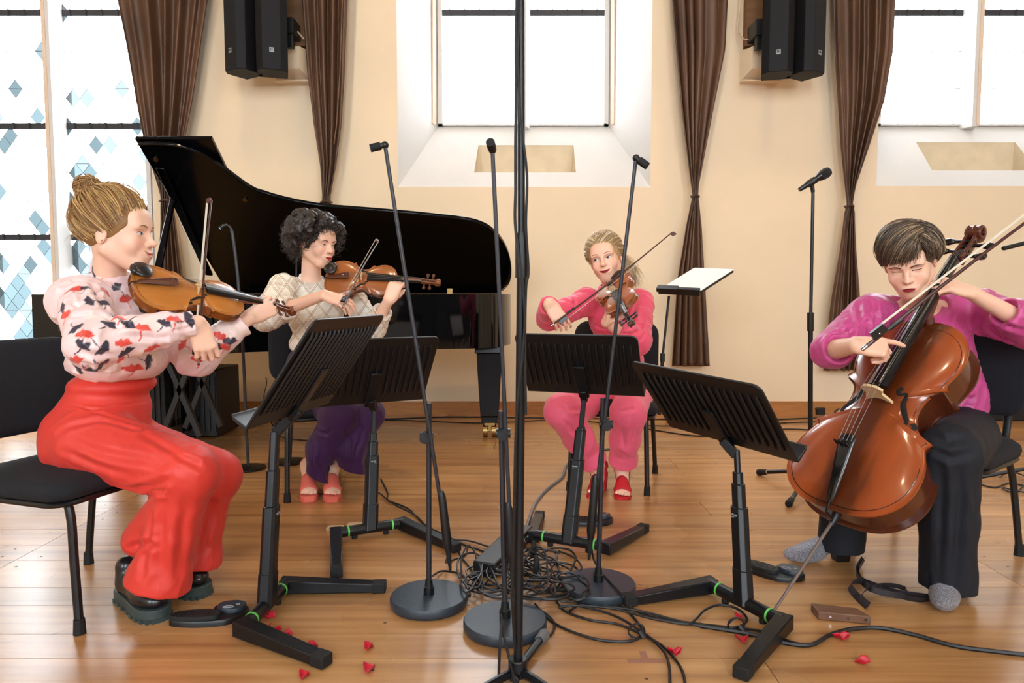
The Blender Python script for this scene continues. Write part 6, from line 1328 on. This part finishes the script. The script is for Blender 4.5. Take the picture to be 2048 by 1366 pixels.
    clothes('trousers', F, m_tr, root, bones, .0036, seed=41, folds=[([(620, 850), (640, 870), (672, 862)], .009, .006), ([(615, 880), (618, 920), (628, 950)], .009, .006), ([(640, 880), (640, 920), (642, 955)], .009, .006), ([(700, 860), (700, 900), (706, 940)], .009, .006), ([(725, 850), (722, 890), (715, 930)], .009, .006)])
    ms = mat('sandal_coral', lin(226, 108, 92), .7, bump=(300, .1, None))
    for at, R3 in ft: sandal(root, at, R3, ms, .215, .075, .03, body=body, straps=((.105, .163, .062, .045), (.020, .034, .160, .160)))
    # curly hair
    r = np.random.RandomState(2); hc, ha = lin(40, 32, 30), lin(84, 74, 70); hm = hair_mat('hair', None); F = SDF(.004); scalp_cap(F, H, .008)
    for i in range(170):
        v = roots(1, r, ((0, 36), (35, 30), (52, 12), (66, -8), (88, -30), (110, -40), (180, -66)))[0]; el = v[2]; q = .094+.034*max(0, .5+.5*v[2])+.012*r.rand()+(.02 if abs(v[1]) > .4 else 0)
        F.ell(hl(H, V3(-.02, 0, .02)+v*q*V3(1.0, .95, .92)), .017+.012*r.rand(), None, .010)
    V, Q = F.mesh(); N_ = vnormals(V, Q); V = V+N_*(snoise(V*22, 1, 4)*.004+snoise(V*50, 1, 6)*.002)[:, None]; hair = part('hair', (V, Q), hm, root, angle=180, colors=np.tile(np.array(hc[:3])*.9, (len(V), 1)), label='thick dark curls')
    n = 1500; rt = roots(n, r, ((0, 32), (35, 26), (50, 8), (64, -12), (88, -32), (110, -40), (180, -62))); P = np.zeros((n, 26, 3)); t = np.linspace(0, 1, 26)
    for i in range(n):
        v = rt[i]; q0 = .100+.022*max(0, .5+.5*v[2]); p0 = V3(-.02, 0, .02)+v*q0*V3(1, .95, .92); tg = nrm(np.cross(v, r.randn(3))); a = nrm(tg+v*.5+V3(0, 0, -.5)); u1 = nrm(np.cross(a, v)); u2 = np.cross(a, u1); R0 = .006+.007*r.rand(); w = 2*PI*(1.2+1.2*r.rand()); ph = r.rand()*6; Lh = .035+.03*r.rand()
        P[i] = p0+a*Lh*t[:, None]+v*.020*t[:, None]+(u1*np.cos(w*t+ph)[:, None]+u2*np.sin(w*t+ph)[:, None])*(R0*(.5+.5*t))[:, None]
    v, f, c = strand_mesh(tohead(H, P), .0011, cols(n, r, hc, .3, ha)); part('curls', (v, f), hm, hair, angle=180, colors=c, label='loose curl strands')
woman2()

def woman3():
    root = thing('person', 'smiling woman with a blonde ponytail in a pink shirt and pink trousers, playing violin', 'person', (.5, 3.62, 0))
    H = headframe(U(1211, 518, 3.60), (-.30, -.93, -.03), (-.24, 0, 1), 1.03)
    J = dict(H=H, neckb=U(1228, 588, 3.68), chest=U(1232, 635, 3.70), waist=U(1238, 700, 3.72), pelvis=U(1232, 775, 3.70), shR=U(1172, 604, 3.66), elR=U(1098, 636, 3.46), wrR=U(1098, 606, 3.26),
             shL=U(1278, 608, 3.68), elL=U(1272, 682, 3.50), wrL=U(1212, 645, 3.34), hipR=U(1198, 790, 3.66), kneeR=U(1124, 822, 3.34), ankR=U(1195, 935, 3.50), hipL=U(1268, 790, 3.66), kneeL=U(1256, 826, 3.32), ankL=U(1244, 935, 3.49))
    F = SDF(.0034); head_sdf(F, H, jaw=.97); torso(F, J, .92); arms(F, J); legs(F, J)
    ft_ = hand_sdf(F, J['wrR'], (.55, -.1, -.83), (.15, -.95, .1), True, [(.3, .5, .3), (.4, .6, .4), (.45, .6, .4), (.4, .5, .3)], thumb=(.2, .9), s=.97)
    N_ = neckpoint(vio3_a, vio3_b, .56); ax = nrm(vio3_b-vio3_a); bk = nrm(np.cross(ax, UP))
    hand_sdf(F, J['wrL'], N_+bk*.03+UP*.03-J['wrL'], bk, False, [(.7, 1.1, .6), (.8, 1.1, .6), (.8, 1.1, .6), (.7, 1.0, .5)], thumb=(.3, .9), s=.98)
    ft = []
    for hp, sd, d in ((U(1205, 930, 3.56), 'R', (-.36, -1, 0)), (U(1248, 930, 3.55), 'L', (-.20, -1, 0))):
        at, R3 = footframe(hp, d); ft.append((at, R3)); bare(F, at, R3, J['ank'+sd], .215, .085, .012)
    V, Q = F.mesh(); body = part('body', (V, Q), m_skin, root, angle=180, colors=skin_cols(V, H, .7)*np.array([1, .97, .95]))
    decals(H, body, root, dict(open=.95, gaze=(-.0045, .0005), brow=.004, smile=.009, mouthw=.027, lip=mat('lips_dark_red', lin(150, 14, 34), .35), browmat=mat('brow_brown', lin(120, 76, 48), .7), iris=(.05, .035, .03)))
    sd = nrm(J['shL']-J['shR']); fr = nrm(np.cross(sd, UP)); fr = -fr if fr[1] > 0 else fr; RT = np.stack([fr, np.cross(UP, fr), UP], 1)
    F = SDF(.0036); F.ell(J['chest'], (.105, .145, .15), RT, .03); F.ell(J['waist']+UP*.02, (.10, .125, .08), RT, .05); F.ell(J['chest']+fr*.05, (.07, .105, .07), RT, .04); F.cap(J['shR'], J['shL'], .055, .055, .04); F.cap(J['neckb']-UP*.03, J['neckb']+UP*.03, .075, .058, .02)
    F.chain([J['shR'], J['elR'], J['elR']*.25+J['wrR']*.75], [.066, .060, .046], .02); F.ell(J['shR'], .07, None, .02); F.ell(J['shL'], .075, None, .02); F.chain([J['shL'], J['elL'], J['elL']*.35+J['wrL']*.65], [.072, .074, .044], .02)
    for e_, w_, t in (('elR', 'wrR', .82), ('elL', 'wrL', .66)):
        e, w = J[e_], J[w_]; q = e+(w-e)*t; d = nrm(w-e); F.cap(q-d*.05, q, .040, .039, .004); F.cut(q, d, .07); F.ell(q+d*.002, .033, None, .003, 's')
    F.cut(J['waist']-UP*.03, (0, 0, -1), .3, .008); nb = J['neckb']+UP*.045; F.cut(nb, V3(fr[0]*.5, fr[1]*.5, 1), .12, .004); F.ell(nb+fr*.01, (.045, .045, .04), None, .004, 's')
    for g in (-1, 1): F.ell(J['neckb']+fr*.062+sd*g*.032+UP*.012, (.014, .032, .022), np.stack([nrm(fr+UP*.5), sd, nrm(UP-fr*.5)], 1), .004)
    bones = [(J['waist'], J['chest'], .6), (J['shR'], J['elR'], 1.1), (J['elR'], J['wrR'], 1), (J['shL'], J['elL'], 1.1), (J['elL'], J['wrL'], 1)]
    mp = mat('shirt_pink', lin(226, 76, 106), .62, sheen=.25, bump=(300, .08, None)); clothes('shirt', F, mp, root, bones, .0050, fa=15, fb=7, seed=61, folds=[([(1150, 585), (1160, 610), (1168, 640)], .009, .008), ([(1130, 592), (1150, 600), (1170, 618)], .008, .007), ([(1085, 600), (1100, 596), (1122, 600)], .007, .006), ([(1270, 600), (1262, 625), (1255, 650)], .010, .008), ([(1290, 620), (1286, 650), (1270, 680)], .010, .008), ([(1245, 670), (1265, 672), (1285, 660)], .008, .007), ([(1300, 640), (1296, 665), (1285, 685)], .008, .006), ([(1175, 650), (1205, 665), (1235, 662)], .009, .006)])
    k = MB()
    for i in range(4): k.ell(J['neckb']+fr*(.098+.012*min(i, 1))+UP*(-.035-.048*i)+sd*(-.012), (.006, .006, .006))
    part('button', k, m_chrome, root, label='row of metal shirt buttons'); mq = mat('trousers_pink', lin(232, 92, 122), .65, sheen=.2, bump=(300, .08, None)); F = SDF(.004)
    F.ell(J['waist']-UP*.04, (.105, .13, .06), RT, .03); F.ell((J['waist']+J['pelvis'])/2, (.115, .145, .09), RT, .04); F.ell(J['pelvis'], (.14, .165, .10), RT, .04)
    for s_ in 'RL':
        h_, kn, an = J['hip'+s_], J['knee'+s_], J['ank'+s_]; hem = an+(kn-an)*.12; d = nrm(an-kn); F.chain([h_, kn, kn*.45+hem*.55, hem], [.105, .082, .072, .056], .03); F.cap(hem-d*.042, hem-d*.005, .070, .074, .003); F.cut(hem, d, .1, .005); F.ell(hem+d*.003, .05, None, .004, 's')
    bones = [(J['pelvis'], J['waist'], .5), (J['hipR'], J['kneeR'], 1), (J['kneeR'], J['ankR'], 1), (J['hipL'], J['kneeL'], 1), (J['kneeL'], J['ankL'], 1)]
    clothes('trousers', F, mq, root, bones, .0032, fa=9, fb=8, seed=71, folds=[([(1120, 800), (1150, 815), (1180, 818)], .009, .006), ([(1150, 850), (1165, 890), (1178, 905)], .010, .006), ([(1125, 850), (1150, 870), (1160, 900)], .009, .006), ([(1245, 850), (1240, 880), (1246, 900)], .010, .006), ([(1270, 840), (1262, 880), (1256, 905)], .009, .006), ([(1282, 800), (1270, 815), (1240, 822)], .009, .007)])
    ms = mat('sandal_red', lin(196, 22, 36), .75, bump=(300, .1, None))
    for at, R3 in ft: sandal(root, at, R3, ms, .215, .085, .012, body=body, straps=((.118, .168, .045, .028), (.045, .085, .085, .065), (.022, .045, .135, .118)))
    k = MB(); p = ft_[0]*.55+J['wrR']*.45+V3(-.0, -.012, .0); k.tube([p+V3(.011*math.cos(a), .012*math.sin(a), .004*math.cos(a)) for a in np.linspace(0, 2*PI, 15)], .0032, 6); part('ring', k, m_brass, body)
    for g in (-1, 1):
        c0 = J['neckb']+UP*.05; P = np.zeros((7, 5, 3))
        for i in range(7):
            a = (i/6)*2.35; rad = .078-.010*(i/6); q = c0+(-fr*math.cos(a)*rad)+sd*g*math.sin(a)*rad+UP*(.012-.034*(i/6))
            o = nrm(-fr*math.cos(a)+sd*g*math.sin(a))
            for j in range(5): w = j/4; P[i, j] = q+o*(.022*w)-UP*(.036*w*(1+.35*(i/6)))+UP*.006*math.sin(PI*w)
        k = MB(); k.grid(P); cl = part('collar', k, mp, root, angle=180); sm = cl.modifiers.new('t', 'SOLIDIFY'); sm.thickness = .004; sm.offset = 0
    # hair
    r = np.random.RandomState(3); hc, ha = lin(190, 152, 104), lin(236, 218, 184); hm = hair_mat('hair', None); F = SDF(.004); scalp_cap(F, H, .005); tie = hl(H, (-.105, -.0, .02)); F.ell(tie, .02, None, .015)
    V, Q = F.mesh(); hair = part('hair', (V, Q), hm, root, angle=180, colors=np.tile(np.array(hc[:3])*.9, (len(V), 1)), label='blonde hair swept back')
    rt = roots(2000, r, ((0, 22), (28, 19), (48, 9), (60, -6), (72, -22), (88, -22), (100, -34), (180, -46))); bd = nrm(V3(-.093, 0, -.01)); t = np.linspace(0, 1, 14); mid = rt.copy(); sgn = np.where(rt[:, 1] > -.15, 1, -1); front = np.clip(rt[:, 0], 0, 1)[:, None]
    mid = rt+np.stack([-.25*np.ones(len(rt)), sgn*.55*front[:, 0], np.where(rt[:, 2] > .2, .25, 0)], 1); mid /= np.linalg.norm(mid, axis=1)[:, None]
    D1 = slerp(rt, mid, t); D2 = slerp(mid, np.tile(bd, (len(rt), 1)), t); D = D1*(1-t)[None, :, None]+D2*t[None, :, None]; D /= np.linalg.norm(D, axis=2)[..., None]
    off = .004+.012*np.sin(PI*t)[None]*(.4+r.rand(len(rt), 1))+.006*r.rand(len(rt), 1); v, f, c = strand_mesh(tohead(H, CS+D*(RS+off[..., None])), .0013, cols(len(rt), r, hc, .2, ha)); part('hair_strands', (v, f), hm, hair, angle=180, colors=c, label='fine strands swept back')
    n = 420; P = np.zeros((n, 12, 3)); q = np.linspace(0, 1, 12)[:, None]
    for i in range(n):
        o = r.randn(3)*.012; P[i] = tie+o*.4+V3(.100, -.02, .02)*np.sin(q*1.57)*(1+.1*r.randn())+V3(.035, .0, -.175)*(q**1.6)*(.75+.35*r.rand())+o*q*1.3+np.sin(q*6+r.rand()*6)*.003
    v, f, c = strand_mesh(P, .0012, cols(n, r, hc, .22, ha)); part('ponytail', (v, f), hm, hair, angle=180, colors=c)
woman3()

def woman4():
    root = thing('person', 'woman with short brown hair in a magenta blouse and dark trousers, playing the cello', 'person', (1.6, 2.6, 0))
    H = headframe(U(1818, 524, 2.48), (-.50, -.74, -.40), (-.30, -.22, .95), 1.01)
    J = dict(H=H, neckb=U(1838, 612, 2.62), chest=U(1858, 690, 2.72), waist=U(1900, 800, 2.74), pelvis=U(1905, 862, 2.68), shR=U(1745, 626, 2.60), elR=U(1664, 700, 2.44), wrR=U(1712, 690, 2.25),
             shL=U(1938, 618, 2.72), elL=U(2066, 655, 2.52), wrL=U(1940, 584, 2.45), hipR=U(1858, 880, 2.74), kneeR=U(1692, 885, 2.50), ankR=U(1683, 1066, 2.56), hipL=U(1932, 880, 2.58), kneeL=U(1900, 905, 2.20), ankL=U(1896, 1165, 2.25))
    F = SDF(.0034); head_sdf(F, H, jaw=1.0); torso(F, J, .95); arms(F, J); legs(F, J)
    hand_sdf(F, J['wrR'], (.97, -.12, -.08), (-.1, -.75, .66), True, [(.22, .2, .1), (.9, 1.1, .7), (1.0, 1.2, .7), (1.0, 1.1, .7)], thumb=(.2, .8), s=.98)
    hand_sdf(F, J['wrL'], (-.88, .05, .30), (.25, -.62, .74), False, [(.5, .9, .6), (.6, .9, .6), (.7, .9, .6), (.7, .9, .5)], thumb=(.25, .9), s=.98)
    for sd in 'RL': a = J['ank'+sd]; F.cap(a, a-UP*.03, .030, .026, .02)
    V, Q = F.mesh(); body = part('body', (V, Q), m_skin, root, angle=180, colors=skin_cols(V, H, .4))
    decals(H, body, root, dict(open=.18, brow=-.001, smile=-.001, lip=mat('lips_crimson', lin(150, 26, 50), .35), mouthw=.021))
    sd = nrm(J['shL']-J['shR']); fr = nrm(np.cross(sd, UP)); fr = -fr if fr[1] > 0 else fr; RT = np.stack([fr, np.cross(UP, fr), UP], 1)
    F = SDF(.004); F.ell(J['chest'], (.11, .15, .17), RT, .03); F.chain([J['chest'], J['waist'], J['waist']-UP*.03], [.115, .108, .118], .04); F.cap(J['chest']+sd*.04, J['waist']+sd*.03, .11, .105, .03); F.cap(J['shR'], J['shL'], .06, .06, .04); F.cap(J['chest'], J['neckb'], .1, .06, .04)
    F.ell(J['shR']+V3(-.02, -.02, .0), (.072, .07, .07), None, .02); F.chain([J['shR'], J['elR'], J['elR']*.75+J['wrR']*.25], [.072, .064, .054], .02); F.ell(J['shL']+V3(.03, -.01, .01), (.075, .07, .07), None, .02); F.chain([J['shL'], J['elL'], J['elL']*.55+J['wrL']*.45], [.078, .078, .056], .02)
    for e_, w_, t in (('elR', 'wrR', .30), ('elL', 'wrL', .45)):
        e, w = J[e_], J[w_]; q = e+(w-e)*t; d = nrm(w-e); F.cap(q-d*.03, q, .054, .054, .004); F.cut(q, d, .09); F.ell(q+d*.004, .046, None, .003, 's')
    F.cut(J['waist']-UP*.045, (0, 0, -1), .3, .008); nb = J['neckb']+UP*.02-fr*.02; F.cut(nb, V3(fr[0]*.75, fr[1]*.75, 1), .13, .004)
    bones = [(J['waist'], J['chest'], 1.1), (J['shR'], J['elR'], 1.1), (J['elR'], J['wrR'], 1), (J['shL'], J['elL'], 1.1), (J['elL'], J['wrL'], 1)]
    clothes('blouse', F, mat('blouse_magenta', lin(190, 66, 130), .45, sheen=.1, bump=(300, .06, None)), root, bones, .0055, fa=14, fb=8, seed=81, folds=[([(1712, 598), (1722, 630), (1745, 650)], .009, .010), ([(1735, 590), (1752, 620), (1760, 655)], .009, .010), ([(1700, 625), (1700, 650), (1712, 672)], .010, .010), ([(1665, 670), (1690, 655), (1720, 660)], .009, .008), ([(1652, 690), (1668, 672), (1690, 665)], .008, .008), ([(1780, 610), (1790, 650), (1785, 690)], .011, .008), ([(1925, 640), (1905, 700), (1900, 760)], .012, .008), ([(1955, 640), (1945, 690), (1925, 720)], .011, .010), ([(1985, 640), (2010, 660), (2040, 668)], .010, .009), ([(1965, 660), (1990, 680), (2020, 690)], .010, .009), ([(1895, 790), (1925, 785), (1945, 775)], .008, .007), ([(1890, 812), (1925, 806), (1950, 795)], .008, .007), ([(1900, 765), (1925, 762), (1945, 752)], .008, .006)])
    mq = mat('trousers_navy', lin(11, 15, 26), .8); F = SDF(.004); F.ell(J['pelvis']+UP*.02, (.13, .155, .09), RT, .04); F.ell(J['pelvis']-UP*.04, (.15, .17, .10), RT, .04)
    for s_, hm_, hr in (('R', .05, .080), ('L', .032, .082)):
        h_, kn, an = J['hip'+s_], J['knee'+s_], J['ank'+s_]; hem = V3(an[0], an[1], hm_); F.chain([h_, kn, kn*.5+hem*.5, hem], [.11, .086, .080, hr], .03); F.cut(hem+UP*.0, (0, 0, -1), .15, .004)
    bones = [(J['hipR'], J['kneeR'], 1, 7, 6), (J['kneeR'], J['ankR'], 1.3, 3, 11), (J['hipL'], J['kneeL'], 1, 7, 6), (J['kneeL'], J['ankL'], 1.3, 3, 11)]
    clothes('trousers', F, mq, root, bones, .0032, seed=91, folds=[([(1870, 930), (1880, 1000), (1878, 1100), (1870, 1200)], .014, .008), ([(1915, 920), (1920, 1000), (1912, 1100), (1905, 1200)], .014, .008), ([(1850, 860), (1890, 880), (1930, 870)], .013, .008), ([(1860, 900), (1900, 915), (1945, 905)], .012, .007), ([(1850, 1150), (1845, 1180), (1840, 1210)], .010, .007)])
    mg_ = mat('glitter_boot', lin(176, 176, 186), .4, noise=(300, .7, None), bump=(300, 1.0, None), metal=.5)
    for sdn, d, hp in (('R', (-1, -.12, 0), V3(1.245, 2.575, 0)), ('L', (-.68, -1, 0), J['ankL']+V3(.03, .055, 0))):
        at, R3 = footframe(hp, d); F = SDF(.0035); F.ell(at(.155, 0, .032), (.078, .042, .032), R3, .02); F.cap(at(.02, 0, .085), at(.13, 0, .045), .034, .034, .03); F.chain([at(.02, 0, .08), at(.015, 0, .14), at(.015, 0, .19)], [.038, .038, .040], .02); F.cut(at(.14, 0, .006), (0, 0, -1), .12, .002)
        V, Q = F.mesh(); sh = part('boot', (V, Q), mg_, root, angle=180, label='silver glitter ankle boot'); k = MB(); k.add([at(x, y, z) for z, s_ in ((0, .85), (.075, 1.15)) for x, y in ((-.02*s_, -.026*s_), (.04*s_, -.026*s_), (.04*s_, .026*s_), (-.02*s_, .026*s_))], [(3, 2, 1, 0), (4, 5, 6, 7), (0, 1, 5, 4), (1, 2, 6, 5), (2, 3, 7, 6), (3, 0, 4, 7)]); part('heel', k, m_plastic, sh, bevel=.004)
    r = np.random.RandomState(5); hc, ha = lin(82, 66, 54), lin(132, 112, 90); hm = hair_mat('hair', None); F = SDF(.004); R, s = H['R'], H['s']; F.ell(hl(H, CS+V3(-.004, 0, .006)), (RS+.007)*s, R, 0); F.ell(hl(H, (.098, 0, -.055)), V3(.085, .12, .088)*s, R, .01, 's'); F.ell(hl(H, (.03, 0, -.085)), V3(.055, .12, .06)*s, R, .01, 's')
    V, Q = F.mesh(); hair = part('hair', (V, Q), hm, root, angle=180, colors=np.tile(np.array(hc[:3])*.9, (len(V), 1)), label='short brown hair')
    n = 3400; t = np.linspace(0, 1, 13); nf, ns = 1500, 600; u = r.rand(n); st = dirv(38+75*u, 40+28*u); st[nf+ns:] = dirv(np.full(n-nf-ns, 135.), np.full(n-nf-ns, 62.)); st = st+r.randn(n, 3)*.05; st[nf+ns:] += r.randn(n-nf-ns, 3)*.16
    ea = np.empty(n); ee = np.empty(n); ea[:nf] = 22-112*u[:nf]**1.1+r.randn(nf)*7; ee[:nf] = 9-16*u[:nf]+r.randn(nf)*5.5; ea[nf:nf+ns] = 55+50*u[nf:nf+ns]+r.randn(ns)*6; ee[nf:nf+ns] = 2-22*u[nf:nf+ns]+r.randn(ns)*5
    m_ = n-nf-ns; ea[nf+ns:] = r.uniform(85, 275, m_); ee[nf+ns:] = np.interp(ea[nf+ns:], [85, 110, 180, 250, 275], [-18, -40, -46, -40, -16])+r.randn(m_)*5; end = dirv(ea, ee); st /= np.linalg.norm(st, axis=1)[:, None]
    t0 = r.rand(n, 1)*.5; t0[:nf] *= .5; D = np.stack([slerp(st[i:i+1], end[i:i+1], t0[i, 0]+(1-t0[i, 0])*t)[0] for i in range(n)]); D[:nf] += (np.sin(PI*t)[None, :, None]*np.array([.10, -.02, .16]))*(.6+.6*r.rand(nf, 1, 1)); D /= np.linalg.norm(D, axis=2)[..., None]
    off = .006+.013*np.sin(PI*t)[None]*(.3+r.rand(n, 1))+.013*r.rand(n, 1)-.002*(t**4)[None]; v, f, c = strand_mesh(tohead(H, CS+D*(RS+off[..., None])), .0014, cols(n, r, hc, .4, ha)); part('hair_strands', (v, f), hm, hair, angle=180, colors=c, label='combed strands with a side swept fringe')
woman4()
# ============================================================ camera, light
cam = bpy.data.cameras.new('camera'); co = bpy.data.objects.new('camera', cam); C.objects.link(co)
cam.sensor_width = 36; cam.lens = 36*FPX/2048; cam.clip_start = .05
co.location = (0, 0, 1.0); co.rotation_euler = (PI/2-TILT, 0, 0); bpy.context.scene.camera = co
w = bpy.data.worlds.new('sky'); bpy.context.scene.world = w; w.use_nodes = True
bg = w.node_tree.nodes['Background']; bg.inputs[0].default_value = (.86, .94, 1.0, 1); bg.inputs[1].default_value = SKY
def area(name, loc, target, size, power, col, shape='RECTANGLE'):
    l = bpy.data.lights.new(name, 'AREA'); l.shape = shape; l.size = size[0]; l.size_y = size[1]; l.energy = power; l.color = col
    o = bpy.data.objects.new(name, l); C.objects.link(o); o.location = loc
    d = Vector(target)-Vector(loc); o.rotation_euler = d.to_track_quat('-Z', 'Y').to_euler(); return o
for i, wd in enumerate(wins):                                  # daylight pouring in through the three windows of the back wall
    zc = (wd['z1']+5.1)/2; o = area('window_daylight', (wd['cx'], GY+.45, zc), (wd['cx'], 0, zc), (1.6, 5.1-wd['z1']), 1, (1, 1, 1)); o.data.cycles.is_portal = True
for x, e in ((-4, 1.15), (0, 1.0), (4, .75)):                  # the windows of the opposite wall
    area('daylight_opposite_window', (x, -5.45, 3.45), (x*.6, 3, .9), (1.75, 3.4), OPP*e, (.93, .96, 1.0))
for x in (-4.6, -1.9, 1.0, 3.9):                               # warm ceiling spots washing the back wall
    l = bpy.data.lights.new('ceiling_spot', 'SPOT'); l.energy = SPOT; l.color = (1, .72, .42); l.spot_size = math.radians(95); l.spot_blend = .8; l.shadow_soft_size = .05
    o = bpy.data.objects.new('ceiling_spot', l); C.objects.link(o); o.location = (x, 3.1, 5.7); o.rotation_euler = (Vector((x*.9, 5.6, 2.0))-Vector((x, 3.1, 5.7))).to_track_quat('-Z', 'Y').to_euler()
for x, y in ((-2.6, 0.2), (2.4, 0.4), (-.2, 1.6)):
    l = bpy.data.lights.new('ceiling_spot', 'SPOT'); l.energy = SPOT*.8; l.color = (1, .76, .5); l.spot_size = math.radians(80); l.spot_blend = .8; l.shadow_soft_size = .15
    o = bpy.data.objects.new('ceiling_spot', l); C.objects.link(o); o.location = (x, y, 5.8); o.rotation_euler = (Vector((x*.4, 3.0, .7))-Vector((x, y, 5.8))).to_track_quat('-Z', 'Y').to_euler()
s = bpy.context.scene; s.view_settings.view_transform = 'Standard'; s.view_settings.look = 'None'; s.view_settings.gamma = 1; s.view_settings.use_curve_mapping = False
s.view_settings.exposure = EXPO
